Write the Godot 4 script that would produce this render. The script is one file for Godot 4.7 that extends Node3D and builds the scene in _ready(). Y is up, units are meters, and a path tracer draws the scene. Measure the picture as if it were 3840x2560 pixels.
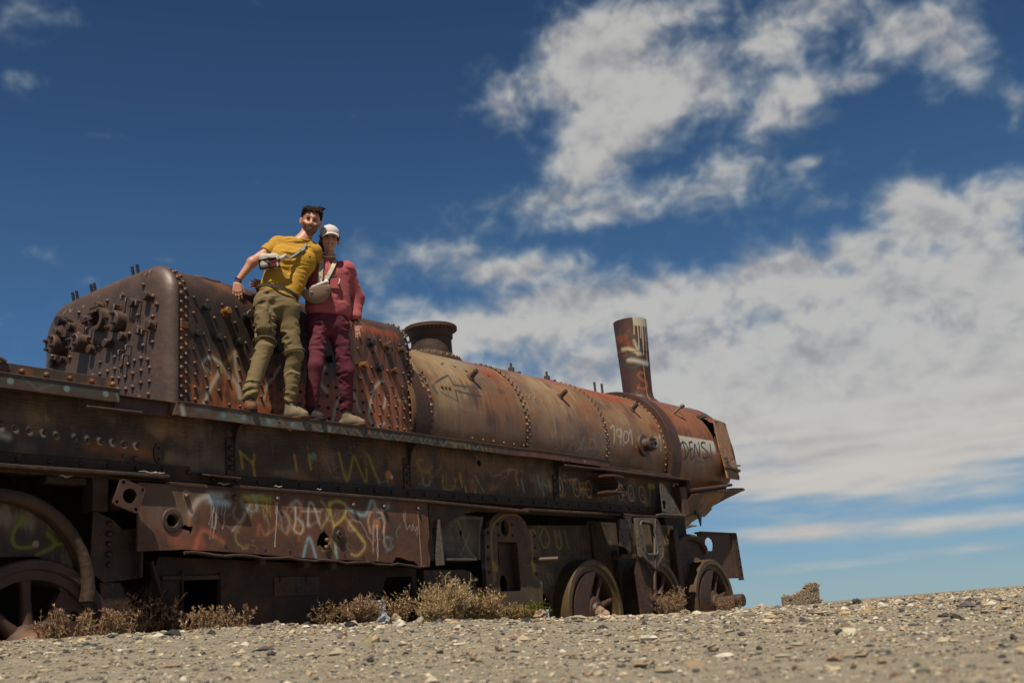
extends Node3D

const EXPO := 1.25
const DIM := 0.64                              # base colours below are given as seen in full sun; this brings them to their reflectance
const EYE := Vector3(-6.13652, -1.7985, 6.50007)
var LOCO: Node3D
var LB := Vector3(2.6, -1.85, -1.18)          # the locomotive's base
var M := {}                                    # materials
var NZ := {}                                   # tables of seamless noise
var uvf: Callable
var no_call: Callable
var grp := 0
var rng := RandomNumberGenerator.new()


func _ready() -> void:
	rng.seed = 77
	make_noise()
	make_camera_and_light()
	make_materials()
	make_ground()
	make_locomotive()
	make_people()
	make_stones()
	make_shrubs()
	make_ruin()


# ------------------------------------------------------------------ camera, sky, sun

func make_camera_and_light() -> void:
	var cam := Camera3D.new()
	cam.name = "camera"
	cam.transform = Transform3D(Basis(Vector3(0.60225, -0.07991, 0.7943), Vector3(-0.15985, 0.96276, 0.21806), Vector3(-0.78214, -0.25829, 0.56705)).orthonormalized(), EYE)
	cam.fov = 35.4893
	cam.near = 0.05
	cam.far = 9000.0
	var lens := CameraAttributesPhysical.new()
	lens.frustum_focal_length = 37.5
	lens.frustum_near = 0.05
	lens.frustum_far = 9000.0
	lens.frustum_focus_distance = 10.0
	lens.exposure_aperture = 4.0
	cam.attributes = lens
	cam.fov = 35.4893
	add_child(cam)
	cam.current = true
	var we := WorldEnvironment.new()
	we.name = "environment"
	var env := Environment.new()
	env.background_mode = Environment.BG_SKY
	env.tonemap_mode = Environment.TONE_MAPPER_LINEAR
	env.tonemap_exposure = EXPO
	env.sdfgi_enabled = true
	env.ssao_enabled = true
	env.ssil_enabled = true
	var sky := Sky.new()
	var ps := PanoramaSkyMaterial.new()
	ps.panorama = ImageTexture.create_from_image(sky_image())
	ps.energy_multiplier = 1.0 / EXPO
	sky.sky_material = ps
	env.sky = sky
	we.environment = env
	add_child(we)
	var sun := DirectionalLight3D.new()
	sun.name = "sun"
	sun.light_energy = 1.6
	sun.light_color = Color(1.0, 0.955, 0.88)
	sun.light_angular_distance = 0.5
	sun.shadow_enabled = true
	add_child(sun)
	sun.look_at_from_position(Vector3.ZERO, Vector3(0.40, -0.90, -0.20), Vector3(0, 0, 1))


func sky_colour(az: float, el: float, cov: float, f1: FastNoiseLite, f2: FastNoiseLite) -> Color:
	# clear air: deep blue overhead, paler and greyer towards the horizon
	var stops := [[-1.0, Color8(152, 176, 181)], [0.8, Color8(146, 173, 182)], [3.0, Color8(128, 165, 190)], [6.0, Color8(108, 150, 187)], [10.0, Color8(86, 130, 174)], [15.0, Color8(69, 108, 152)], [21.0, Color8(58, 92, 132)], [27.0, Color8(48, 77, 115)], [34.0, Color8(41, 66, 102)], [60.0, Color8(34, 56, 90)], [91.0, Color8(32, 52, 84)]]
	var c: Color = stops[0][1]
	for i in range(stops.size() - 1):
		if el >= stops[i][0]:
			c = (stops[i][1] as Color).lerp(stops[i + 1][1], clampf((el - stops[i][0]) / (stops[i + 1][0] - stops[i][0]), 0, 1))
	if cov <= 0.02:
		return c
	var low := smoothstep(13.0, 5.0, el)                      # clouds near the horizon lie in long flat streaks
	var wx := f2.get_noise_2d(az * 1.6, el * 2.0) * 0.5
	var wy := f2.get_noise_2d(az * 1.6 + 90.0, el * 2.0 + 40.0) * 0.25
	var n := 0.0
	var fine := 0.0
	var above := 0.0
	if low < 1.0:
		n = f1.get_noise_2d(az + wx, (el + wy) * 1.35) * 0.62
		fine = f1.get_noise_2d((az + wx * 1.4) * 3.7 + 300.0, (el + wy * 1.4) * 5.0) * 0.34
		above = f1.get_noise_2d(az + wx, (el + wy + 0.75) * 1.35)
	if low > 0.0:
		n = lerpf(n, f1.get_noise_2d(az * 0.34 + 500.0, el * 3.2) * 0.62, low)
		fine = lerpf(fine, f1.get_noise_2d(az * 1.2 + 700.0, el * 9.0) * 0.34, low)
		above = lerpf(above, f1.get_noise_2d(az * 0.34 + 500.0, (el + 0.4) * 3.2), low)
	var d := clampf((cov - 0.15) * 0.95 + n * 0.46 + fine * 0.72, 0.0, 1.0)
	var a := smoothstep(0.0, 0.86, d)
	a = a * lerpf(0.93, 0.985, low)
	# sunlit tops, mauve-grey hollows
	var lit := clampf(0.5 + (above * -0.75 + n * 0.9) + fine * 0.5 + (d - 0.5) * 0.5, 0.0, 1.0)
	var bright := Color8(194, 192, 187)
	var grey := Color8(156, 154, 157)
	if low > 0.0:
		bright = bright.lerp(Color8(202, 198, 192), low)
		grey = grey.lerp(Color8(180, 175, 172), low)
	var cl := grey.lerp(bright, smoothstep(0.1, 0.9, lerpf(lit, 0.62, low * 0.45)))
	return c.lerp(cl, a)


func sky_image() -> Image:
	var f1 := FastNoiseLite.new()
	f1.seed = 5
	f1.frequency = 0.17
	f1.fractal_octaves = 6
	f1.fractal_gain = 0.55
	var f2 := FastNoiseLite.new()
	f2.seed = 9
	f2.frequency = 0.12
	f2.fractal_octaves = 3
	# cloud masses: azimuth, elevation, half-widths (degrees), weight
	var blobs := [59.1,29.7,2.5,1.6,0.90, 61.9,30.4,3.1,1.6,0.90, 65.8,30.8,3.8,1.0,0.70, 56.6,28.2,1.9,1.1,0.60, 54.6,27.4,1.4,1.5,0.70, 55.3,26.4,0.9,0.8,0.50, 59.7,28.3,2.8,1.7,1.10, 62.8,27.3,4.0,2.0,1.15, 61.0,25.8,3.5,1.9,1.15, 59.2,24.0,2.3,1.5,1.00, 66.5,26.5,2.2,1.6,0.75, 56.7,22.2,4.6,0.8,0.62, 63.5,21.7,7.0,1.2,0.60, 67.4,22.4,2.5,1.8,0.65, 60.4,21.0,7.4,0.7,0.62, 58.5,21.6,5.0,1.0,0.5, 69.5,25.2,1.2,1.6,0.6, 67.5,27.5,2.0,2.0,0.5, 72.0,19.8,1.8,0.5,0.50, 70.6,28.4,2.2,1.4,0.90, 73.0,29.3,3.5,1.4,0.85, 77.6,27.2,3.3,1.5,0.90, 79.5,25.7,1.8,1.7,0.85, 80.4,24.2,1.1,0.9,0.60, 71.4,26.0,2.4,1.5,0.75, 69.6,24.6,2.4,0.8,0.70, 73.9,25.5,2.5,0.6,0.70, 71.0,22.1,1.1,0.4,0.75, 70.7,21.2,0.8,0.3,0.40, 76.0,19.1,1.8,1.3,1.00, 77.1,17.8,2.5,1.3,1.00, 80.5,18.4,2.4,1.5,0.95, 82.0,22.3,0.7,1.3,0.50, 50.4,19.9,2.7,0.7,0.70, 54.1,18.7,4.2,0.9,0.90, 48.0,17.1,1.9,0.7,0.60, 51.6,15.6,4.9,1.4,1.00, 56.9,16.2,4.9,1.6,1.00, 62.8,16.1,5.7,1.5,1.00, 68.6,16.4,4.1,1.5,0.95, 73.0,17.2,1.5,1.1,1.00, 73.9,15.0,4.5,1.9,1.05, 79.3,14.5,3.3,2.6,1.15, 63.6,11.2,12.2,3.9,1.25, 75.7,9.9,8.3,4.3,1.25, 47.8,14.7,3.8,1.6,1.00, 72.5,6.5,8.5,1.5,1.00, 67.1,6.0,6.6,0.8,0.80, 77.2,4.8,3.5,0.5,0.60, 68.1,3.3,4.9,0.5,0.80, 74.5,3.1,5.9,0.6,0.75, 68.5,1.6,4.5,0.2,0.50, 75.5,1.8,4.7,0.3,0.55, 71.5,0.6,3.7,0.2,0.35, 27.7,27.9,1.7,0.6,0.50, 28.1,31.1,2.7,1.3,0.40, 31.7,25.7,1.0,0.2,0.35, 39.5,32.7,1.9,0.3,0.25, 29.0,19.8,0.8,0.4,0.25, 31.4,18.6,0.5,0.3,0.35, 40.1,23.8,0.4,0.3,0.33, 45.8,27.1,0.6,0.2,0.30, 45.7,20.2,1.2,0.8,0.50, 46.9,18.7,1.5,0.8,0.55, 35.4,19.7,0.6,0.2,0.40, 39.0,19.5,0.6,0.6,0.30]
	# the sky goes on outside the frame as it is inside it: scattered heaps and veils all round
	var r := RandomNumberGenerator.new()
	r.seed = 31
	for i in 150:
		var az := r.randf_range(88.0, 378.0)
		var el := r.randf_range(3.0, 62.0)
		blobs.append_array([az if az < 180.0 else az - 360.0, el, r.randf_range(2.0, 11.0), r.randf_range(0.8, 4.0), r.randf_range(0.4, 1.15)])
	for i in 40:
		blobs.append_array([r.randf_range(-180.0, 180.0), r.randf_range(36.0, 75.0), r.randf_range(3.0, 12.0), r.randf_range(0.8, 3.0), r.randf_range(0.4, 0.9)])
	var cw := 1440
	var ch := 360                                          # quarter degrees, elevation 0 .. 90
	var cov := PackedFloat32Array()
	cov.resize(cw * ch)
	for b in range(0, blobs.size(), 5):
		var bx: float = (blobs[b] + 180.0) * 4.0
		var by: float = blobs[b + 1] * 4.0
		var rx: float = blobs[b + 2] * 4.0
		var ry: float = blobs[b + 3] * 4.0
		var wt: float = blobs[b + 4]
		for y in range(maxi(0, int(by - ry * 1.9)), mini(ch, int(by + ry * 1.9) + 2)):
			for x in range(int(bx - rx * 1.9), int(bx + rx * 1.9) + 2):
				var q := Vector2((x - bx) / rx, (y - by) / ry).length_squared()
				var v := wt * exp(-q * 0.75)
				var at := y * cw + posmod(x, cw)
				var old := cov[at]
				cov[at] = maxf(v, old) + 0.25 * minf(v, old)
	var covi := Image.create_from_data(cw, ch, false, Image.FORMAT_RF, cov.to_byte_array())
	# coarse picture of the whole sky, then the finely drawn quarter
	var low := Image.create(720, 360, false, Image.FORMAT_RGB8)
	for y in 360:
		var el := 90.0 - (y + 0.5) * 0.5
		for x in 720:
			var az := (x + 0.5) * 0.5
			if az > 180.0:
				az -= 360.0
			var cv := 0.0
			if el > 0.0:
				cv = cov[mini(ch - 1, int(el * 4.0)) * cw + mini(cw - 1, int((az + 180.0) * 4.0))]
			low.set_pixel(x, y, sky_colour(az, maxf(el, -0.9), cv, f1, f2))
	low.resize(4096, 2048, Image.INTERPOLATE_BILINEAR)
	var step := 360.0 / 4096.0
	for y in range(int((90.0 - 37.0) / step), int((90.0 + 1.0) / step)):
		var el := 90.0 - (y + 0.5) * step
		for x in range(int(18.0 / step), int(92.0 / step)):
			var az := (x + 0.5) * step
			var cv := 0.0
			if el > 0.0:
				var fx := (az + 180.0) * 4.0 - 0.5
				var fy := el * 4.0 - 0.5
				var ix := int(fx)
				var iy := maxi(int(fy), 0)
				var tx := fx - ix
				var ty := clampf(fy - iy, 0, 1)
				var at := iy * cw + ix
				cv = lerpf(lerpf(cov[at], cov[at + 1], tx), lerpf(cov[at + cw], cov[at + cw + 1], tx), ty)
			low.set_pixel(x, y, sky_colour(az, el, cv, f1, f2))
	return low


# ------------------------------------------------------------------ noise tables, painted textures, materials

func make_noise() -> void:
	var specs := {"low": [0.008, 3], "mid": [0.022, 4], "fine": [0.07, 3], "grit": [0.22, 2]}
	var k := 11
	for n in specs:
		var f := FastNoiseLite.new()
		f.seed = k
		k += 7
		f.noise_type = FastNoiseLite.TYPE_SIMPLEX_SMOOTH
		f.frequency = specs[n][0]
		f.fractal_octaves = specs[n][1]
		var im := f.get_seamless_image(512, 512, false, false, 0.2, true)
		im.convert(Image.FORMAT_L8)
		NZ[n] = im.get_data()


class Canvas:
	var w := 0
	var h := 0
	var x0 := 0.0
	var y1 := 0.0
	var s := 1.0
	var d := PackedFloat32Array()

	func _init(xa: float, xb: float, ya: float, yb: float, ppm: float) -> void:
		x0 = xa
		y1 = yb
		s = ppm
		w = int((xb - xa) * ppm)
		h = int((yb - ya) * ppm)
		d.resize(w * h * 3)

	func uv(x: float, y: float) -> Vector2:
		return Vector2((x - x0) * s / w, (y1 - y) * s / h)

	func put(i: int, c: Color, a: float) -> void:
		d[i] += (c.r - d[i]) * a
		d[i + 1] += (c.g - d[i + 1]) * a
		d[i + 2] += (c.b - d[i + 2]) * a

	# four tones laid over one another by noise; streak > 0 draws them out downwards
	func fill(nz: Dictionary, c0: Color, c1: Color, c2: Color, c3: Color, streak := 0.5, k := 1.0, seed_at := 0) -> void:
		var low: PackedByteArray = nz.low
		var mid: PackedByteArray = nz.mid
		var fine: PackedByteArray = nz.fine
		var grit: PackedByteArray = nz.grit
		var f := 220.0 / s * k
		for y in h:
			var ly := int(y * f) + seed_at * 37
			var sy := int(y * f * 0.16) + seed_at * 91
			for x in w:
				var lx := int(x * f) + seed_at * 53
				var a := low[((ly) & 511) * 512 + (lx & 511)] / 255.0
				var b := mid[((ly + 77) & 511) * 512 + ((lx + 190) & 511)] / 255.0
				var g := fine[((ly + 31) & 511) * 512 + ((lx + 11) & 511)] / 255.0
				var t := grit[((ly * 2) & 511) * 512 + ((lx * 2) & 511)] / 255.0
				var st := fine[((sy) & 511) * 512 + ((lx + 5) & 511)] / 255.0
				var u := clampf((a - 0.3) * 2.4, 0, 1)
				var p := clampf((b * 0.6 + lerpf(g, st, streak) * 0.55 - 0.47) * 4.2, 0, 1)
				var q := clampf((lerpf(b, st, streak) * 0.55 + g * 0.5 - 0.62) * 6.0, 0, 1)
				var m := 0.80 + 0.25 * t + 0.16 * (st - 0.5)
				var r := lerpf(lerpf(lerpf(c0.r, c1.r, u), c2.r, p * 0.75), c3.r, q * 0.7) * m
				var gg := lerpf(lerpf(lerpf(c0.g, c1.g, u), c2.g, p * 0.75), c3.g, q * 0.7) * m
				var bb := lerpf(lerpf(lerpf(c0.b, c1.b, u), c2.b, p * 0.75), c3.b, q * 0.7) * m
				var i := (y * w + x) * 3
				d[i] = r
				d[i + 1] = gg
				d[i + 2] = bb

	# a cloudy patch of another tone, its edge broken by noise
	func patch(nz: Dictionary, cx: float, cy: float, rx: float, ry: float, c: Color, alpha: float, streak := 0.5, k := 0) -> void:
		var mid: PackedByteArray = nz.mid
		var fine: PackedByteArray = nz.fine
		for y in range(maxi(0, int((y1 - cy - ry * 1.6) * s)), mini(h, int((y1 - cy + ry * 1.6) * s))):
			for x in range(maxi(0, int((cx - rx * 1.6 - x0) * s)), mini(w, int((cx + rx * 1.6 - x0) * s))):
				var e := Vector2((x / s + x0 - cx) / rx, (y1 - y / s - cy) / ry).length()
				var n := mid[((y + k * 61) & 511) * 512 + ((x + k * 17) & 511)] / 255.0
				var st := fine[((int(y * 0.15) + k * 29) & 511) * 512 + ((x + k * 7) & 511)] / 255.0
				var a := smoothstep(0.0, 1.0, (1.2 - e) * 0.85 + (lerpf(n, st, streak) - 0.5) * 1.5) * alpha
				if a > 0.004:
					put((y * w + x) * 3, c, a)

	# hand-drawn line: corners rounded off, a faint haze of spray round it
	func spray(given: Array, wid: float, c: Color, alpha := 0.85) -> void:
		var pts := []
		var n := given.size()
		for k in range(n - 1):
			var p0: Vector2 = given[maxi(k - 1, 0)]
			var p1: Vector2 = given[k]
			var p2: Vector2 = given[k + 1]
			var p3: Vector2 = given[mini(k + 2, n - 1)]
			for q in 4:
				pts.append(p1.cubic_interpolate(p2, p0, p3, q / 4.0))
		pts.append(given[n - 1])
		stroke(pts, wid * 2.3, c, alpha * 0.22, 1.0)
		stroke(pts, wid, c, alpha, 0.85)

	func stroke(pts: Array, wid: float, c: Color, alpha := 0.85, soft := 0.9) -> void:
		var r := wid * 0.5
		var run := {}
		for k in range(pts.size() - 1 if pts.size() > 1 else 1):
			var a: Vector2 = pts[k]
			var b: Vector2 = pts[mini(k + 1, pts.size() - 1)]
			var lo := Vector2(minf(a.x, b.x) - r, minf(a.y, b.y) - r)
			var hi := Vector2(maxf(a.x, b.x) + r, maxf(a.y, b.y) + r)
			var ab := b - a
			var l2 := maxf(ab.length_squared(), 1e-9)
			for y in range(maxi(0, int((y1 - hi.y) * s)), mini(h, int((y1 - lo.y) * s) + 1)):
				for x in range(maxi(0, int((lo.x - x0) * s)), mini(w, int((hi.x - x0) * s) + 1)):
					var p := Vector2((x + 0.5) / s + x0, y1 - (y + 0.5) / s)
					var t := clampf((p - a).dot(ab) / l2, 0, 1)
					var dist := p.distance_to(a + ab * t)
					if dist < r:
						var v := alpha * clampf((r - dist) / (r * soft + 0.0001), 0, 1)
						var at := y * w + x
						if not run.has(at) or run[at] < v:
							run[at] = v
		for at in run:
			put(at * 3, c, run[at])

	func drips(x: float, y: float, wide: float, n: int, longest: float, c: Color, slant := 0.0, rnd: RandomNumberGenerator = null) -> void:
		for i in n:
			var px := x + wide * rnd.randf()
			var len := longest * pow(rnd.randf_range(0.3, 1.0), 1.5)
			var pts := [Vector2(px, y + 0.02)]
			for k in 4:
				pts.append(Vector2(px + slant * len * (k + 1) / 4.0 + rnd.randfn() * 0.004, y - len * (k + 1) / 4.0))
			stroke(pts, rnd.randf_range(0.008, 0.014), c, rnd.randf_range(0.5, 0.85), 0.8)
			stroke([pts[4]], 0.016, c, 0.7, 0.6)

	func gain(g: float) -> void:
		for i in d.size():
			d[i] = minf(d[i] * g, 1.0)

	# faded sprayed squiggles, one over another
	func scrawl(n: int, xa: float, xb: float, ya: float, yb: float, cols: Array, rnd: RandomNumberGenerator) -> void:
		for i in n:
			var p := Vector2(rnd.randf_range(xa, xb), rnd.randf_range(ya, yb))
			var t := rnd.randf() * TAU
			var turn := rnd.randf_range(-1.1, 1.1)
			var pts := [p]
			for k in rnd.randi_range(3, 8):
				t += turn + rnd.randfn() * 0.35
				p += Vector2(cos(t), sin(t)) * rnd.randf_range(0.02, 0.06)
				p = p.clamp(Vector2(xa, ya), Vector2(xb, yb))
				pts.append(p)
			spray(pts, rnd.randf_range(0.012, 0.04), cols[rnd.randi() % cols.size()], rnd.randf_range(0.2, 0.6))

	func texture() -> ImageTexture:
		var b := PackedByteArray()
		b.resize(w * h * 3)
		for i in w * h * 3:
			b[i] = int(clampf(d[i], 0, 1) * 255.0 + 0.5)
		return ImageTexture.create_from_image(Image.create_from_data(w, h, false, Image.FORMAT_RGB8, b))


func vs(a: Array) -> Array:
	var o := []
	for i in range(0, a.size(), 2):
		o.append(Vector2(a[i], a[i + 1]))
	return o


func noise_texture(n: String, lo := 0.0, hi := 1.0) -> ImageTexture:
	var b := PackedByteArray(NZ[n])
	for i in b.size():
		b[i] = int(255.0 * lerpf(lo, hi, b[i] / 255.0))
	return ImageTexture.create_from_image(Image.create_from_data(512, 512, false, Image.FORMAT_L8, b))


var bump_tex: ImageTexture
var rough_tex: ImageTexture


func surf(called: String, albedo: Texture2D, tint := Color.WHITE, rough := 0.7, tri := 0.0, bump := 0.4, metal := 0.0) -> StandardMaterial3D:
	var m := StandardMaterial3D.new()
	m.resource_name = called
	m.albedo_color = (tint.srgb_to_linear() * DIM).linear_to_srgb()
	m.albedo_color.a = 1.0
	if albedo:
		m.albedo_texture = albedo
	m.roughness = rough
	m.metallic = metal
	if tri > 0.0:
		m.uv1_triplanar = true
		m.uv1_world_triplanar = true
		m.uv1_scale = Vector3.ONE * tri
	if bump > 0.0:
		m.heightmap_enabled = true
		m.heightmap_texture = bump_tex
		m.heightmap_scale = bump
	M[called] = m
	return m


func rust(called: String, c0: Color, c1: Color, c2: Color, c3: Color, streak := 0.35, k := 1) -> ImageTexture:
	var cv := Canvas.new(0, 512.0 / 220.0 + 0.001, 0, 512.0 / 220.0 + 0.001, 220.0)
	cv.fill(NZ, c0, c1, c2, c3, streak, 1.0, k)
	return cv.texture()


func make_materials() -> void:
	bump_tex = noise_texture("fine")
	rough_tex = noise_texture("mid", 0.45, 1.0)
	var dark := rust("dark", Color8(58, 42, 32), Color8(84, 58, 40), Color8(44, 36, 31), Color8(112, 74, 46), 0.4, 1)
	surf("frame_iron", dark, Color(1.18, 1.15, 1.12), 0.72, 0.43)
	surf("frame_dim", dark, Color(1.0, 0.95, 0.92), 0.8, 0.43)
	var brown := rust("brown", Color8(98, 78, 68), Color8(114, 88, 74), Color8(84, 66, 58), Color8(142, 94, 66), 0.65, 2)
	surf("plate_iron", brown, Color.WHITE, 0.5, 0.43, 0.2)
	surf("knob_iron", brown, Color(0.86, 0.84, 0.82), 0.55, 0.9, 0.2)
	var orange := rust("orange", Color8(134, 92, 66), Color8(146, 98, 66), Color8(112, 80, 62), Color8(166, 118, 76), 0.3, 3)
	surf("rivet_orange", orange, Color(0.94, 0.88, 0.82), 0.6, 1.3, 0.0)
	surf("rivet_red", orange, Color(0.84, 0.72, 0.68), 0.6, 1.3, 0.0)
	surf("rivet_brown", brown, Color(1.05, 0.98, 0.95), 0.5, 1.3, 0.0)
	surf("rivet_dark", brown, Color(0.66, 0.64, 0.66), 0.5, 1.3, 0.0)
	surf("rivet_pale", orange, Color(1.25, 1.35, 1.4), 0.55, 1.3, 0.0)
	surf("plate_tan", rust("tan", Color8(178, 132, 98), Color8(160, 116, 84), Color8(194, 148, 108), Color8(140, 98, 74), 0.6, 14), Color.WHITE, 0.6, 0.6)
	surf("edge_rust", orange, Color(0.75, 0.75, 0.78), 0.65, 0.8)
	surf("wheel_iron", brown, Color(0.86, 0.74, 0.66), 0.6, 0.43, 0.2)
	surf("tyre_iron", rust("tyre", Color8(106, 84, 56), Color8(96, 70, 50), Color8(128, 112, 62), Color8(84, 64, 50), 0.1, 4), Color(0.92, 0.88, 0.84), 0.55, 0.43, 0.15)
	surf("yellow_brass", orange, Color(1.15, 1.12, 0.62), 0.5, 1.0, 0.15)
	surf("black_iron", null, Color8(50, 46, 46), 0.42, 0.0, 0.0)
	surf("grey_paint", rust("grey", Color8(118, 108, 98), Color8(104, 86, 74), Color8(128, 126, 120), Color8(124, 88, 66), 0.4, 5), Color(0.9, 0.9, 0.9), 0.7, 0.5)
	surf("bare_steel", null, Color8(150, 140, 128), 0.4, 0.0, 0.0, 0.3)
	surf("pale_dust", rust("dust", Color8(206, 192, 166), Color8(190, 174, 148), Color8(220, 208, 186), Color8(170, 152, 126), 0.0, 6), Color.WHITE, 0.95, 2.0)
	# ground
	var gc := Canvas.new(0, 512.0 / 220.0 + 0.001, 0, 512.0 / 220.0 + 0.001, 220.0)
	gc.fill(NZ, Color8(168, 160, 144), Color8(182, 173, 155), Color8(140, 134, 122), Color8(198, 188, 168), 0.0, 1.0, 8)
	var gm := surf("sand", gc.texture(), Color(0.97, 0.96, 0.94), 0.97, 1.1, 0.8)
	gm.metallic_specular = 0.2
	surf("rock", rust("rock", Color8(176, 158, 132), Color8(160, 140, 112), Color8(196, 180, 154), Color8(128, 104, 82), 0.0, 9), Color.WHITE, 0.95, 3.0, 0.5)
	surf("rock_pink", rust("rockp", Color8(190, 158, 132), Color8(170, 140, 116), Color8(214, 188, 160), Color8(140, 104, 82), 0.0, 10), Color.WHITE, 0.95, 3.0, 1.0)
	surf("rock_grey", rust("rockg", Color8(92, 88, 82), Color8(74, 70, 66), Color8(120, 114, 106), Color8(60, 56, 54), 0.0, 12), Color.WHITE, 0.9, 3.0, 0.5)
	# cloth and skin
	cloth("shirt_yellow", Color8(204, 156, 60), 0.05)
	cloth("trouser_khaki", Color8(134, 117, 84), 0.1)
	cloth("trouser_seam", Color8(108, 93, 66), 0.1)
	cloth("fleece_rose", Color8(184, 96, 100), 0.5)
	cloth("trim_cream", Color8(214, 204, 178), 0.2)
	cloth("trouser_plum", Color8(106, 50, 64), 0.15)
	cloth("cap_white", Color8(228, 218, 216), 0.2)
	cloth("bag_taupe", Color8(158, 130, 112), 0.1)
	cloth("bag_cream", Color8(216, 206, 190), 0.1)
	cloth("strap_grey", Color8(150, 150, 146), 0.0)
	cloth("strap_dark", Color8(58, 56, 56), 0.0)
	cloth("bag_red", Color8(140, 44, 52), 0.0)
	cloth("bag_black", Color8(36, 32, 34), 0.0)
	cloth("boot_brown", Color8(124, 88, 66), 0.0)
	cloth("boot_grey", Color8(136, 122, 102), 0.0)
	cloth("shoe_dark", Color8(60, 54, 54), 0.0)
	cloth("lace", Color8(36, 32, 32), 0.0)
	cloth("band_purple", Color8(98, 76, 128), 0.0)
	cloth("hair_dark", Color8(48, 34, 26), 0.0)
	cloth("hair_brown", Color8(84, 58, 42), 0.0)
	cloth("belt_dark", Color8(72, 62, 46), 0.0)
	cloth("plastic_white", Color8(206, 212, 224), 0.0)
	for n in ["skin_man", "skin_woman"]:
		var m := StandardMaterial3D.new()
		m.resource_name = n
		m.vertex_color_use_as_albedo = true
		m.roughness = 0.52
		m.subsurf_scatter_enabled = true
		m.subsurf_scatter_strength = 0.06
		M[n] = m
	surf("tooth", null, Color8(232, 224, 208), 0.3, 0.0, 0.0)
	surf("eye_dark", null, Color8(28, 20, 16), 0.2, 0.0, 0.0)
	surf("eye_white", null, Color8(150, 132, 120), 0.3, 0.0, 0.0)
	surf("watch_face", null, Color8(176, 176, 170), 0.25, 0.0, 0.0, 0.5)
	for n in ["twig", "foliage", "stone_mix"]:
		var m := StandardMaterial3D.new()
		m.resource_name = n
		m.vertex_color_use_as_albedo = true
		m.roughness = 0.92
		m.metallic_specular = 0.25
		if n == "foliage":
			m.backlight_enabled = true
			m.backlight = Color(0.12, 0.1, 0.06)
		M[n] = m


func cloth(called: String, c: Color, fuzz: float) -> void:
	var m := surf(called, null, c, 0.88, 0.0, 0.0)
	m.metallic_specular = 0.3
	if fuzz > 0.0:
		m.rim_enabled = true
		m.rim = fuzz
		m.rim_tint = 0.6
	if called in ["shirt_yellow", "trouser_khaki", "fleece_rose", "trouser_plum", "bag_taupe"]:
		m.uv1_triplanar = true
		m.uv1_scale = Vector3.ONE * (3.0 if called != "fleece_rose" else 7.0)
		m.heightmap_enabled = true
		m.heightmap_texture = bump_tex
		m.heightmap_scale = 0.1


# ------------------------------------------------------------------ mesh helpers (triangles given counter-clockwise from outside)

func begin() -> SurfaceTool:
	var st := SurfaceTool.new()
	st.begin(Mesh.PRIMITIVE_TRIANGLES)
	st.set_smooth_group(-1)
	grp = 0
	return st


func T(st: SurfaceTool, a: Vector3, b: Vector3, c: Vector3) -> void:
	if uvf.is_valid():
		st.set_uv(uvf.call(a))
		st.add_vertex(a)
		st.set_uv(uvf.call(c))
		st.add_vertex(c)
		st.set_uv(uvf.call(b))
		st.add_vertex(b)
	else:
		st.add_vertex(a)
		st.add_vertex(c)
		st.add_vertex(b)


func Q(st: SurfaceTool, a: Vector3, b: Vector3, c: Vector3, d: Vector3) -> void:
	T(st, a, b, c)
	T(st, a, c, d)


# a triangle or quad of a convex body turned so that it faces away from its middle
func TO(st: SurfaceTool, a: Vector3, b: Vector3, c: Vector3, mid: Vector3) -> void:
	if (b - a).cross(c - a).dot((a + b + c) / 3.0 - mid) >= 0.0:
		T(st, a, b, c)
	else:
		T(st, a, c, b)


func QO(st: SurfaceTool, a: Vector3, b: Vector3, c: Vector3, d: Vector3, mid: Vector3) -> void:
	TO(st, a, b, c, mid)
	TO(st, a, c, d, mid)


func done(st: SurfaceTool) -> ArrayMesh:
	st.generate_normals()
	return st.commit()


func box(st: SurfaceTool, xf: Transform3D, size: Vector3, ch := 0.006) -> void:
	st.set_smooth_group(-1)
	var h := size * 0.5
	ch = minf(ch, minf(h.x, minf(h.y, h.z)) * 0.6)
	var o := xf.origin
	var P := func(x: float, y: float, z: float) -> Vector3: return xf * Vector3(x, y, z)
	var X := h.x - ch
	var Y := h.y - ch
	var Z := h.z - ch
	for s in [-1.0, 1.0]:
		QO(st, P.call(s * h.x, -Y, -Z), P.call(s * h.x, Y, -Z), P.call(s * h.x, Y, Z), P.call(s * h.x, -Y, Z), o)
		QO(st, P.call(-X, s * h.y, -Z), P.call(X, s * h.y, -Z), P.call(X, s * h.y, Z), P.call(-X, s * h.y, Z), o)
		QO(st, P.call(-X, -Y, s * h.z), P.call(X, -Y, s * h.z), P.call(X, Y, s * h.z), P.call(-X, Y, s * h.z), o)
		for t in [-1.0, 1.0]:
			QO(st, P.call(-X, s * h.y, t * Z), P.call(X, s * h.y, t * Z), P.call(X, s * Y, t * h.z), P.call(-X, s * Y, t * h.z), o)
			QO(st, P.call(s * h.x, -Y, t * Z), P.call(s * h.x, Y, t * Z), P.call(s * X, Y, t * h.z), P.call(s * X, -Y, t * h.z), o)
			QO(st, P.call(s * h.x, t * Y, -Z), P.call(s * h.x, t * Y, Z), P.call(s * X, t * h.y, Z), P.call(s * X, t * h.y, -Z), o)
			for u in [-1.0, 1.0]:
				TO(st, P.call(s * h.x, t * Y, u * Z), P.call(s * X, t * h.y, u * Z), P.call(s * X, t * Y, u * h.z), o)


func abox(st: SurfaceTool, a: Vector3, b: Vector3, ch := 0.006) -> void:
	box(st, Transform3D(Basis(), (a + b) * 0.5), (b - a).abs(), ch)


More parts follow.
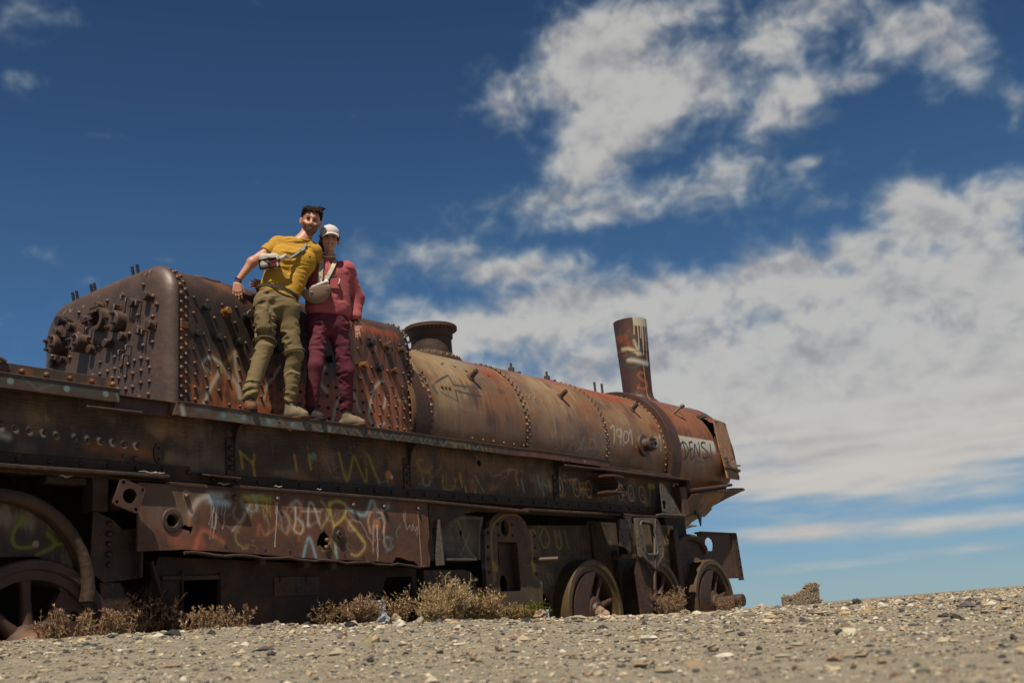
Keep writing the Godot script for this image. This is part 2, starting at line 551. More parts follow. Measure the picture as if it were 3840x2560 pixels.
# turned about the y axis of xf; profile of (radius, height) from bottom to top on the outside
func lathe(st: SurfaceTool, xf: Transform3D, prof: Array, segs := 24, smooth := false) -> void:
	for i in range(prof.size() - 1):
		if not smooth or i == 0:
			grp += 1
		st.set_smooth_group(grp)
		var a: Vector2 = prof[i]
		var b: Vector2 = prof[i + 1]
		for k in segs:
			var t0 := TAU * k / segs
			var t1 := TAU * (k + 1) / segs
			var p00 := xf * Vector3(a.x * cos(t0), a.y, -a.x * sin(t0))
			var p01 := xf * Vector3(a.x * cos(t1), a.y, -a.x * sin(t1))
			var p10 := xf * Vector3(b.x * cos(t0), b.y, -b.x * sin(t0))
			var p11 := xf * Vector3(b.x * cos(t1), b.y, -b.x * sin(t1))
			if a.x > 0.0:
				T(st, p00, p01, p11)
			if b.x > 0.0:
				T(st, p00, p11, p10)
	st.set_smooth_group(-1)


func axis_xf(at: Vector3, y: Vector3) -> Transform3D:
	y = y.normalized()
	var x := y.cross(Vector3(0.31, 0.2, 0.93)).normalized()
	if absf(y.dot(Vector3(0.31, 0.2, 0.93).normalized())) > 0.95:
		x = y.cross(Vector3.RIGHT).normalized()
	return Transform3D(Basis(x, y, x.cross(y)), at)


func tube(st: SurfaceTool, pts: Array, radii, sides := 8, caps := true) -> void:
	grp += 1
	var n := pts.size()
	var rings := []
	var prev := Vector3.ZERO
	for i in n:
		var dir: Vector3 = (pts[mini(i + 1, n - 1)] - pts[maxi(i - 1, 0)]).normalized()
		var u: Vector3
		if i == 0:
			u = dir.cross(Vector3(0.2, 0.9, 0.31)).normalized()
			if u.length() < 0.5:
				u = dir.cross(Vector3.RIGHT).normalized()
		else:
			u = (prev - dir * prev.dot(dir)).normalized()
		prev = u
		var v := dir.cross(u)
		var r: float = radii[i] if radii is Array else radii
		var ring := []
		for k in sides:
			var t := TAU * k / sides
			ring.append(pts[i] + (u * cos(t) + v * sin(t)) * r)
		rings.append(ring)
	st.set_smooth_group(grp)
	for i in range(n - 1):
		for k in sides:
			var k1 := (k + 1) % sides
			Q(st, rings[i][k], rings[i][k1], rings[i + 1][k1], rings[i + 1][k])
	st.set_smooth_group(-1)
	if caps:
		for k in sides:
			var k1 := (k + 1) % sides
			T(st, pts[0], rings[0][k1], rings[0][k])
			T(st, pts[n - 1], rings[n - 1][k], rings[n - 1][k1])


func circle(c: Vector2, r: float, n := 16, ry := -1.0) -> PackedVector2Array:
	var o := PackedVector2Array()
	for k in n:
		o.append(c + Vector2(r * cos(TAU * k / n), (ry if ry > 0 else r) * sin(TAU * k / n)))
	return o


func rect(a: float, b: float, c: float, d: float) -> PackedVector2Array:
	return PackedVector2Array([Vector2(a, c), Vector2(b, c), Vector2(b, d), Vector2(a, d)])


# flat plate in the xy plane of xf with real openings, from z0 (back) to z1 (front)
func plate(st: SurfaceTool, xf: Transform3D, outline: PackedVector2Array, holes: Array, z0: float, z1: float) -> void:
	st.set_smooth_group(-1)
	if Geometry2D.is_polygon_clockwise(outline):
		outline.reverse()
	var pieces := [outline]
	for hole in holes:
		var cx := 0.0
		for p in hole:
			cx += p.x / hole.size()
		var next := []
		for pc in pieces:
			if Geometry2D.intersect_polygons(pc, hole).is_empty():
				next.append(pc)
				continue
			for side in [rect(-99, cx, -99, 99), rect(cx, 99, -99, 99)]:
				for half in Geometry2D.intersect_polygons(pc, side):
					for rest in Geometry2D.clip_polygons(half, hole):
						next.append(rest)
		pieces = next
	for pc in pieces:
		var idx := Geometry2D.triangulate_polygon(pc)
		for i in range(0, idx.size(), 3):
			var a: Vector2 = pc[idx[i]]
			var b: Vector2 = pc[idx[i + 1]]
			var c: Vector2 = pc[idx[i + 2]]
			if (b - a).cross(c - a) < 0.0:
				var t := b
				b = c
				c = t
			T(st, xf * Vector3(a.x, a.y, z1), xf * Vector3(b.x, b.y, z1), xf * Vector3(c.x, c.y, z1))
			T(st, xf * Vector3(a.x, a.y, z0), xf * Vector3(c.x, c.y, z0), xf * Vector3(b.x, b.y, z0))
	var rims := [outline]
	for hole in holes:
		var hh := PackedVector2Array(hole)
		if not Geometry2D.is_polygon_clockwise(hh):
			hh.reverse()
		rims.append(hh)
	for rim in rims:
		for i in rim.size():
			var a: Vector2 = rim[i]
			var b: Vector2 = rim[(i + 1) % rim.size()]
			Q(st, xf * Vector3(a.x, a.y, z0), xf * Vector3(b.x, b.y, z0), xf * Vector3(b.x, b.y, z1), xf * Vector3(a.x, a.y, z1))


# ------------------------------------------------------------------ nodes

func tag(o: Node, label: String, category := "", group := "", kind := "") -> void:
	if label:
		o.set_meta("label", label)
	if category:
		o.set_meta("category", category)
	if group:
		o.set_meta("group", group)
	if kind:
		o.set_meta("kind", kind)


func thing(called: String, at: Vector3, label: String, category: String, group := "") -> Node3D:
	var o := Node3D.new()
	o.name = called
	o.position = at
	add_child(o, true)
	tag(o, label, category, group)
	return o


# a mesh laid out in world coordinates becomes a child of a thing (which stands at its base) or of a part
func part(called: String, mesh: Mesh, mat: String, parent: Node, xf := Transform3D()) -> MeshInstance3D:
	var o := MeshInstance3D.new()
	o.name = called
	o.mesh = mesh
	o.material_override = M[mat]
	if parent.get_parent() == self and not parent is MeshInstance3D:
		xf.origin -= (parent as Node3D).position
	o.transform = xf
	parent.add_child(o, true)
	return o


# ------------------------------------------------------------------ bodies from joints: distance field on a grid, meshed as surface nets

# prims: [a, b, ra, rb] tapered capsules, or [centre, basis, radii] ellipsoids
func sdf(prims: Array, cell: float, k: float, clips := [], wrinkle := 0.0, wf := Vector3(1, 1, 1), colour: Callable = no_call, into: SurfaceTool = null) -> Array:
	var lo := Vector3(1e9, 1e9, 1e9)
	var hi := -lo
	var boxes := []
	for p in prims:
		var a: Vector3
		var b: Vector3
		if p.size() == 4:
			var m := maxf(p[2], p[3])
			a = (p[0] as Vector3).min(p[1]) - Vector3.ONE * m
			b = (p[0] as Vector3).max(p[1]) + Vector3.ONE * m
		else:
			var ba: Basis = p[1]
			var rr: Vector3 = p[2]
			var e := (ba.x * rr.x).abs() + (ba.y * rr.y).abs() + (ba.z * rr.z).abs()
			a = p[0] - e
			b = p[0] + e
		boxes.append([a, b])
		lo = lo.min(a)
		hi = hi.max(b)
	var pad := k + cell * 2.0 + wrinkle
	lo -= Vector3.ONE * pad
	hi += Vector3.ONE * pad
	var nx := int((hi.x - lo.x) / cell) + 2
	var ny := int((hi.y - lo.y) / cell) + 2
	var nz := int((hi.z - lo.z) / cell) + 2
	var f := PackedFloat32Array()
	f.resize(nx * ny * nz)
	f.fill(1.0)
	var sxy := nx * ny
	for pi in prims.size():
		var p: Array = prims[pi]
		var i0 := Vector3i(((boxes[pi][0] - Vector3.ONE * pad - lo) / cell).max(Vector3.ZERO))
		var i1 := Vector3i(((boxes[pi][1] + Vector3.ONE * pad - lo) / cell)) + Vector3i.ONE
		i1 = i1.min(Vector3i(nx, ny, nz))
		if p.size() == 4:
			var a: Vector3 = p[0]
			var ab: Vector3 = p[1] - p[0]
			var inv := 1.0 / maxf(ab.length_squared(), 1e-9)
			var ra: float = p[2]
			var dr: float = p[3] - p[2]
			for z in range(i0.z, i1.z):
				for y in range(i0.y, i1.y):
					var at := z * sxy + y * nx + i0.x
					var q := Vector3(lo.x + i0.x * cell, lo.y + y * cell, lo.z + z * cell) - a
					for x in range(i0.x, i1.x):
						var t := clampf(q.dot(ab) * inv, 0.0, 1.0)
						var dd := (q - ab * t).length() - ra - dr * t
						var o := f[at]
						var h := k - absf(dd - o)
						f[at] = minf(dd, o) - (h * h / (4.0 * k) if h > 0.0 else 0.0)
						at += 1
						q.x += cell
		else:
			var c: Vector3 = p[0]
			var inv: Basis = (p[1] as Basis).transposed()
			var rr: Vector3 = p[2]
			var mr := minf(rr.x, minf(rr.y, rr.z))
			for z in range(i0.z, i1.z):
				for y in range(i0.y, i1.y):
					var at := z * sxy + y * nx + i0.x
					for x in range(i0.x, i1.x):
						var q := inv * (Vector3(lo.x + x * cell, lo.y + y * cell, lo.z + z * cell) - c)
						var k0 := (q / rr).length()
						var k1 := (q / (rr * rr)).length()
						var dd := k0 * (k0 - 1.0) / k1 if k1 > 1e-6 else -mr
						var o := f[at]
						var h := k - absf(dd - o)
						f[at] = minf(dd, o) - (h * h / (4.0 * k) if h > 0.0 else 0.0)
						at += 1
	if wrinkle > 0.0:
		var wn := FastNoiseLite.new()
		wn.seed = 4
		wn.frequency = 1.0
		wn.fractal_octaves = 2
		for z in nz:
			for y in ny:
				for x in nx:
					var at := z * sxy + y * nx + x
					if absf(f[at]) < 0.04:
						f[at] += (absf(wn.get_noise_3d((lo.x + x * cell) * wf.x, (lo.y + y * cell) * wf.y, (lo.z + z * cell) * wf.z)) * 2.6 - 0.6) * wrinkle * clampf(0.45 + 1.3 * wn.get_noise_3d((lo.x + x * cell) * 4.0 + 30.0, (lo.y + y * cell) * 3.0, (lo.z + z * cell) * 4.0), 0.05, 1.5)
	for cl in clips:
		var cp: Vector3 = cl[0]
		var cn: Vector3 = (cl[1] as Vector3).normalized()
		for z in nz:
			for y in ny:
				for x in nx:
					var at := z * sxy + y * nx + x
					f[at] = maxf(f[at], (Vector3(lo.x + x * cell, lo.y + y * cell, lo.z + z * cell) - cp).dot(cn))
	# surface nets
	var vid := PackedInt32Array()
	vid.resize(nx * ny * nz)
	vid.fill(-1)
	var pos := PackedVector3Array()
	var nor := PackedVector3Array()
	var col := PackedColorArray()
	var idx := PackedInt32Array()
	var off := [0, 1, nx, nx + 1, sxy, sxy + 1, sxy + nx, sxy + nx + 1]
	var reach := cell * 3.0
	for z in range(nz - 1):
		for y in range(ny - 1):
			for x in range(nx - 1):
				var at := z * sxy + y * nx + x
				if absf(f[at]) > reach:
					continue
				var inside := 0
				for o in off:
					if f[at + o] < 0.0:
						inside += 1
				if inside == 0 or inside == 8:
					continue
				var sum := Vector3.ZERO
				var n := 0
				for e in 12:
					var c0 := 0
					var c1 := 0
					if e < 4:
						c0 = e * 2
						c1 = c0 + 1
					elif e < 8:
						c0 = (e - 4) + (2 if e >= 6 else 0)
						c1 = c0 + 2
					else:
						c0 = e - 8
						c1 = c0 + 4
					var v0 := f[at + off[c0]]
					var v1 := f[at + off[c1]]
					if (v0 < 0.0) == (v1 < 0.0):
						continue
					var t := v0 / (v0 - v1)
					var p0 := Vector3(c0 & 1, (c0 >> 1) & 1, c0 >> 2)
					var p1 := Vector3(c1 & 1, (c1 >> 1) & 1, c1 >> 2)
					sum += p0.lerp(p1, t)
					n += 1
				var w := lo + (Vector3(x, y, z) + sum / n) * cell
				vid[at] = pos.size()
				pos.append(w)
				var g := Vector3(f[at + 1] + f[at + nx + 1] + f[at + sxy + 1] + f[at + sxy + nx + 1] - f[at] - f[at + nx] - f[at + sxy] - f[at + sxy + nx], f[at + nx] + f[at + nx + 1] + f[at + sxy + nx] + f[at + sxy + nx + 1] - f[at] - f[at + 1] - f[at + sxy] - f[at + sxy + 1], f[at + sxy] + f[at + sxy + 1] + f[at + sxy + nx] + f[at + sxy + nx + 1] - f[at] - f[at + 1] - f[at + nx] - f[at + nx + 1])
				nor.append(g.normalized())
				if colour.is_valid():
					col.append(colour.call(w))
	for z in range(1, nz - 1):
		for y in range(1, ny - 1):
			for x in range(1, nx - 1):
				var at := z * sxy + y * nx + x
				var s0 := f[at] < 0.0
				if absf(f[at]) > reach:
					continue
				for ax in 3:
					var st: int = [1, nx, sxy][ax]
					if s0 == (f[at + st] < 0.0):
						continue
					var u: int = [nx, sxy, 1][ax]
					var v: int = [sxy, 1, nx][ax]
					var a := vid[at]
					var b := vid[at - u]
					var c := vid[at - u - v]
					var d := vid[at - v]
					if a < 0 or b < 0 or c < 0 or d < 0:
						continue
					if s0:                                   # counter-clockwise seen from outside would be a b c d
						idx.append_array(PackedInt32Array([a, c, b, a, d, c]))
					else:
						idx.append_array(PackedInt32Array([a, b, c, a, c, d]))
	return [pos, nor, col, idx]


func join(pieces: Array) -> ArrayMesh:
	var pos := PackedVector3Array()
	var nor := PackedVector3Array()
	var col := PackedColorArray()
	var idx := PackedInt32Array()
	for p in pieces:
		var base := pos.size()
		pos.append_array(p[0])
		nor.append_array(p[1])
		col.append_array(p[2])
		for i in p[3]:
			idx.append(base + i)
	var arr := []
	arr.resize(Mesh.ARRAY_MAX)
	arr[Mesh.ARRAY_VERTEX] = pos
	arr[Mesh.ARRAY_NORMAL] = nor
	if col.size() == pos.size():
		arr[Mesh.ARRAY_COLOR] = col
	arr[Mesh.ARRAY_INDEX] = idx
	var m := ArrayMesh.new()
	m.add_surface_from_arrays(Mesh.PRIMITIVE_TRIANGLES, arr)
	return m


# ------------------------------------------------------------------ the locomotive

const ZC := -1.18         # boiler axis
const ZF := -1.25         # middle of the firebox
const YC := 0.35
const RB := 0.87          # barrel radius
const RS := 0.93          # smokebox radius
var rivet_mesh: ArrayMesh
var bolt_mesh: ArrayMesh
var plug_mesh: ArrayMesh
var nut_mesh: ArrayMesh


func make_locomotive() -> void:
	LOCO = thing("steam_locomotive", LB, "long derelict rusty steam locomotive standing in sand, two people standing on its running board", "locomotive")
	small_meshes()
	make_firebox()
	make_backhead()
	make_barrel()
	make_smokebox()
	make_running_board()
	make_frame()
	make_left_end()
	make_middle_plates()
	make_front_end()
	make_wheels()


func small_meshes() -> void:
	var st := begin()
	lathe(st, Transform3D(), [Vector2(0.0205, 0.0), Vector2(0.0195, 0.0085), Vector2(0.0125, 0.017), Vector2(0.0, 0.02)], 8, true)
	rivet_mesh = done(st)
	st = begin()
	lathe(st, Transform3D(), [Vector2(0.0185, 0.0), Vector2(0.018, 0.013), Vector2(0.012, 0.0215), Vector2(0.0, 0.024)], 8, true)
	bolt_mesh = done(st)
	st = begin()
	lathe(st, Transform3D(), [Vector2(0.046, -0.004), Vector2(0.046, 0.008), Vector2(0.034, 0.01), Vector2(0.034, 0.056), Vector2(0.029, 0.06), Vector2(0.0, 0.061)], 6)
	plug_mesh = done(st)
	st = begin()
	lathe(st, Transform3D(), [Vector2(0.018, 0.0), Vector2(0.018, 0.018), Vector2(0.009, 0.018), Vector2(0.009, 0.034), Vector2(0.0, 0.035)], 6)
	nut_mesh = done(st)


func rivet(at: Vector3, n: Vector3, parent: Node, mat := "rivet_brown", called := "rivet", mesh: Mesh = null, s := 1.0) -> void:
	var xf := axis_xf(at, n)
	xf.basis = xf.basis * Basis(Vector3.UP, rng.randf() * TAU)
	xf.basis = xf.basis.scaled_local(Vector3.ONE * s * rng.randf_range(0.9, 1.08))
	part(called, mesh if mesh else rivet_mesh, mat, parent, xf)


# the firebox wrapper's outline in (z, y), from the near foot over the top to the far foot; inset shrinks it
func wrapper(inset := 0.0, n := 10) -> Array:
	var o := []
	var zs := -0.35 - inset
	var top := 1.262 - inset
	var r := maxf(0.3 - inset * 0.4, 0.05)
	for i in 9:
		o.append(Vector2(zs, lerpf(-0.16, top - r, i / 8.0)))
	for i in range(1, n + 1):
		var t := PI * 0.5 * i / n
		o.append(Vector2(zs - r + r * cos(t), top - r + r * sin(t)))
	for i in range(1, 4):
		o.append(Vector2(lerpf(zs - r, 2 * ZF - zs + r, i / 4.0), top + 0.012 * sin(PI * i / 4.0)))
	for i in n + 1:
		var t := PI * 0.5 + PI * 0.5 * i / n
		o.append(Vector2(2 * ZF - zs + r + r * cos(t), top - r + r * sin(t)))
	for i in range(1, 5):
		o.append(Vector2(2 * ZF - zs, lerpf(top - r, -0.16, i / 4.0)))
	return o


func make_firebox() -> void:
	var cv := Canvas.new(-1.2, 1.75, -0.2, 1.75, 200.0)
	cv.fill(NZ, Color8(70, 53, 46), Color8(94, 68, 54), Color8(58, 45, 40), Color8(122, 80, 56), 0.8, 1.0, 3)
	# orange-red lower plates, dark upper ones, as the rust lies on them
	cv.patch(NZ, -0.3, 0.05, 1.1, 0.5, Color8(192, 102, 54), 0.95, 0.6, 1)
	cv.patch(NZ, 0.55, 0.12, 0.95, 0.62, Color8(182, 94, 54), 0.9, 0.6, 2)
	cv.patch(NZ, 1.15, 0.3, 0.55, 0.75, Color8(178, 104, 70), 0.9, 0.85, 3)
	cv.patch(NZ, 1.1, 0.62, 0.5, 0.45, Color8(104, 62, 48), 0.5, 0.95, 4)
	cv.patch(NZ, 1.05, 1.08, 0.42, 0.07, Color8(168, 74, 44), 0.7, 0.1, 5)
	cv.patch(NZ, -0.55, 0.8, 0.6, 0.22, Color8(46, 37, 33), 0.8, 0.9, 6)
	cv.patch(NZ, 0.2, 0.85, 0.45, 0.3, Color8(62, 40, 31), 0.7, 0.9, 7)
	cv.patch(NZ, 0.2, 1.4, 1.6, 0.22, Color8(96, 80, 74), 0.75, 0.3, 8)
	cv.patch(NZ, -1.12, 0.72, 0.09, 0.35, Color8(150, 96, 54), 0.6, 0.6, 9)
	cv.patch(NZ, -0.72, 1.18, 0.2, 0.09, Color8(150, 92, 52), 0.55, 0.2, 10)
	cv.patch(NZ, 1.53, 0.5, 0.09, 0.6, Color8(70, 40, 32), 0.8, 0.6, 12)
	cv.gain(1.08)
	var chalk := Color8(214, 206, 182)
	cv.spray(vs([-0.86,0.38, -0.91,0.43, -0.89,0.48, -0.83,0.50, -0.75,0.46, -0.68,0.40, -0.59,0.31, -0.56,0.20]), 0.062, chalk, 0.8)
	cv.spray(vs([-0.92,0.08, -0.84,0.26, -0.75,0.40]), 0.062, chalk, 0.85)
	cv.spray(vs([-0.75,0.40, -0.67,0.50, -0.60,0.58]), 0.07, Color8(168, 132, 76), 0.7)
	cv.spray(vs([-0.60,0.58, -0.59,0.44, -0.56,0.33, -0.55,0.2]), 0.055, chalk, 0.75)
	cv.spray(vs([-0.12,0.53, -0.18,0.44, -0.27,0.33, -0.30,0.22]), 0.05, chalk, 0.7)
	cv.spray(vs([-0.39,0.19, -0.29,0.18, -0.13,0.17]), 0.05, Color8(170, 146, 110), 0.7)
	cv.spray(vs([0.41,0.60, 0.35,0.52, 0.34,0.45, 0.42,0.38]), 0.06, chalk, 0.9)
	cv.spray(vs([0.26,0.30, 0.24,0.24]), 0.05, chalk, 0.9)
	cv.spray(vs([0.59,0.37, 0.52,0.23, 0.48,0.10]), 0.055, chalk, 0.85)
	cv.spray(vs([0.76,0.40, 0.83,0.24]), 0.06, chalk, 0.7)
	cv.spray(vs([1.17,0.57, 1.11,0.55, 1.04,0.48, 0.99,0.37, 0.96,0.28, 0.95,0.20, 0.99,0.14, 1.06,0.12, 1.15,0.16]), 0.05, chalk, 0.85)
	cv.spray(vs([1.18,0.41, 1.17,0.35, 1.15,0.31]), 0.045, chalk, 0.95)
	cv.spray(vs([1.33,0.41, 1.47,0.41]), 0.045, Color8(190, 170, 130), 0.8)
	surf("firebox_paint", cv.texture(), Color.WHITE, 0.55, 0.0, 0.0, 0.1)
	var st := begin()
	var sec := wrapper()
	var arc := [0.0]
	for i in range(1, sec.size()):
		arc.append(arc[i - 1] + sec[i].distance_to(sec[i - 1]))
	# the near top corner is open in two places
	var hole := func(x: float, y: float, z: float) -> bool:
		return Vector2((x + 0.71 - (z + 0.5) * 0.0) / 0.11, (z + 0.56) / 0.06).length() < 1.0 and y > 1.0 or Vector2((x - 0.78) / 0.1, (z + 0.56) / 0.055).length() < 1.0 and y > 1.0
	var nx := 110
	grp = 5
	for i in nx:
		var xa := lerpf(-1.15, 1.53, float(i) / nx)
		var xb := lerpf(-1.15, 1.53, float(i + 1) / nx)
		for j in range(sec.size() - 1):
			var a: Vector2 = sec[j]
			var b: Vector2 = sec[j + 1]
			if hole.call((xa + xb) * 0.5, (a.y + b.y) * 0.5, (a.x + b.x) * 0.5):
				continue
			st.set_smooth_group(1)
			var va: float = arc[j] - 0.16
			var vb: float = arc[j + 1] - 0.16
			var pts := [Vector3(xa, a.y, a.x), Vector3(xb, a.y, a.x), Vector3(xb, b.y, b.x), Vector3(xa, b.y, b.x)]
			var uvs := [cv.uv(xa, va), cv.uv(xb, va), cv.uv(xb, vb), cv.uv(xa, vb)]
			for k in [0, 2, 1, 0, 3, 2]:
				st.set_uv(uvs[k])
				st.add_vertex(pts[k])
	# rounded front flange
	var prev := sec
	var px := 1.53
	for step in 6:
		var t := PI * 0.5 * (step + 1) / 6.0
		var s2 := wrapper(0.08 * (1.0 - cos(t)))
		var x2 := 1.53 + 0.08 * sin(t)
		st.set_smooth_group(1)
		for j in range(sec.size() - 1):
			var pts := [Vector3(px, prev[j].y, prev[j].x), Vector3(x2, s2[j].y, s2[j].x), Vector3(x2, s2[j + 1].y, s2[j + 1].x), Vector3(px, prev[j + 1].y, prev[j + 1].x)]
			var uvs := [cv.uv(px, arc[j] - 0.16), cv.uv(x2, arc[j] - 0.16), cv.uv(x2, arc[j + 1] - 0.16), cv.uv(px, arc[j + 1] - 0.16)]
			for k in [0, 2, 1, 0, 3, 2]:
				st.set_uv(uvs[k])
				st.add_vertex(pts[k])
		prev = s2
		px = x2
	st.set_smooth_group(-1)
	var mid := Vector3(px, 0.5, ZF)
	for j in range(sec.size() - 1):
		st.set_uv(Vector2(0.9, 0.5))
		st.add_vertex(mid)
		st.set_uv(Vector2(0.9, 0.5))
		st.add_vertex(Vector3(px, prev[j + 1].y, prev[j + 1].x))
		st.set_uv(Vector2(0.9, 0.5))
		st.add_vertex(Vector3(px, prev[j].y, prev[j].x))
	var fb := part("firebox", done(st), "firebox_paint", LOCO)
	# lip round the two openings
	for hx in [-0.71, 0.78]:
		var lip := begin()
		var pts := []
		for k in 25:
			var t := TAU * k / 24.0
			var z: float = -0.56 + 0.065 * sin(t)
			var y := 0.962 + sqrt(maxf(0.09 - pow(clampf(z, -0.65, 0.0) + 0.65, 2), 0.0)) + 0.001
			pts.append(Vector3(hx + 0.12 * cos(t), y, z))
		tube(lip, pts, 0.012, 6, false)
		part("opening_rim", done(lip), "edge_rust", fb)
	# rivets along both seams, over the rounded corner onto the top
	var lens := []
	for k in 22:
		lens.append(0.30 + 0.077 * k)
	for row in [[-1.125, 0.0], [-1.08, 0.039], [1.523, 0.0], [1.566, 0.039]]:
		for l in lens:
			var s: float = l + row[1]
			var j := 0
			while j < arc.size() - 2 and arc[j + 1] < s:
				j += 1
			var a: Vector2 = sec[j]
			var b: Vector2 = sec[j + 1]
			var p := a.lerp(b, (s - arc[j]) / (arc[j + 1] - arc[j]))
			var d := (b - a).normalized()
			if p.x < -1.0:
				continue
			var mats := ["rivet_orange", "rivet_orange", "rivet_brown"] if p.y > 0.5 and row[0] < 0 else ["rivet_brown", "rivet_brown", "rivet_red"]
			rivet(Vector3(row[0], p.y, p.x), Vector3(0, -d.x, d.y), fb, mats[rng.randi() % 3], "rivet", null, 1.0 if row[1] == 0.0 else 0.86)
	# staybolts: four close rows below, wider staggered rows above
	var bolt := func(x: float, y: float) -> void:
		if x < 1.46 and rng.randf() > 0.03:
			x += rng.randf_range(-0.008, 0.008)
			y += rng.randf_range(-0.006, 0.006)
			var mats := ["rivet_red", "rivet_brown", "rivet_orange"] if y < 0.5 else ["rivet_orange", "rivet_brown", "rivet_dark", "rivet_orange"]
			var z := -0.35
			if y > 0.962:
				z = -0.65 + sqrt(maxf(0.0, 0.09 - pow(y - 0.962, 2)))
			rivet(Vector3(x, y, z), Vector3(0, 0, 1), fb, mats[rng.randi() % mats.size()], "staybolt", bolt_mesh, rng.randf_range(0.74, 0.88))
	for r in 4:
		for k in 23:
			bolt.call(-1.0 + 0.1105 * k + rng.randf_range(-0.006, 0.006), 0.13 + 0.1 * r)
	for k in 18:
		bolt.call(-1.01 + 0.1435 * k, 0.535 + 0.01 * (k % 2))
	for k in 12:
		bolt.call(-0.92 + 0.215 * k, 0.68)
		bolt.call(-1.01 + 0.205 * k, 0.838)
	for k in 18:
		bolt.call(-1.01 + 0.1435 * k, 0.97)
	# washout plugs, some of them yellow
	for k in 12:
		var x := -0.985 + 0.2085 * k
		var m := "yellow_brass" if k == 9 else ("rivet_orange" if k == 11 else "black_iron")
		var xf := axis_xf(Vector3(x, 0.665 + 0.02 * (k / 11.0), -0.35), Vector3(0, 0.05, 1))
		xf.basis = xf.basis * Basis(Vector3.UP, rng.randf())
		part("washout_plug", plug_mesh, m, fb, xf)
		if k < 3 or k > 8:
			x = -0.91 + 0.213 * k
			if x < 1.45:
				xf = axis_xf(Vector3(x, 0.905 + 0.012 * (k / 11.0), -0.35), Vector3(0, 0.1, 1))
				xf.basis = xf.basis * Basis(Vector3.UP, rng.randf())
				part("washout_plug", plug_mesh, "yellow_brass" if k == 1 else ("plate_iron" if k > 9 else "black_iron"), fb, xf)
	for p in [Vector3(-1.1, 0.72, -0.345), Vector3(1.6, 0.72, -0.43)]:
		var sq := begin()
		box(sq, Transform3D(Basis(), p), Vector3(0.085, 0.06, 0.03), 0.008)
		part("repair_patch", done(sq), "rivet_red", fb)
	# studs and scraps along the roof
	for x in [-0.95, -0.62, -0.45, -0.33, -0.1, 0.35, 0.6]:
		var sc := begin()
		box(sc, Transform3D(Basis(Vector3(0.2, 1, 0.3).normalized(), rng.randf() * 3.0), Vector3(x, 1.268, -0.66 - rng.randf() * 0.1)), Vector3(0.09, 0.02, 0.03), 0.004)
		part("roof_scrap", done(sc), "knob_iron", fb)
	# patch plate in front of the firebox where the barrel begins
	var th := begin()
	var tp := []
	for k in 13:
		tp.append(deg_to_rad(lerpf(-22, 34, k / 12.0)))
	th.set_smooth_group(1)
	for k in 12:
		var w0 := 0.17 * cos((k - 3) / 9.5 * PI * 0.5) + 0.02 * sin(k * 2.1)
		var w1 := 0.17 * cos((k - 2) / 9.5 * PI * 0.5) + 0.02 * sin((k + 1) * 2.1)
		var r := RB + 0.022
		Q(th, bp(1.55, tp[k], r), bp(1.60 + maxf(w0, 0), tp[k], r), bp(1.60 + maxf(w1, 0), tp[k + 1], r), bp(1.55, tp[k + 1], r))
	part("throat_plate", done(th), "wheel_iron", fb)


func bp(x: float, t: float, r: float) -> Vector3:
	return Vector3(x, YC + r * sin(t), ZC + r * cos(t))


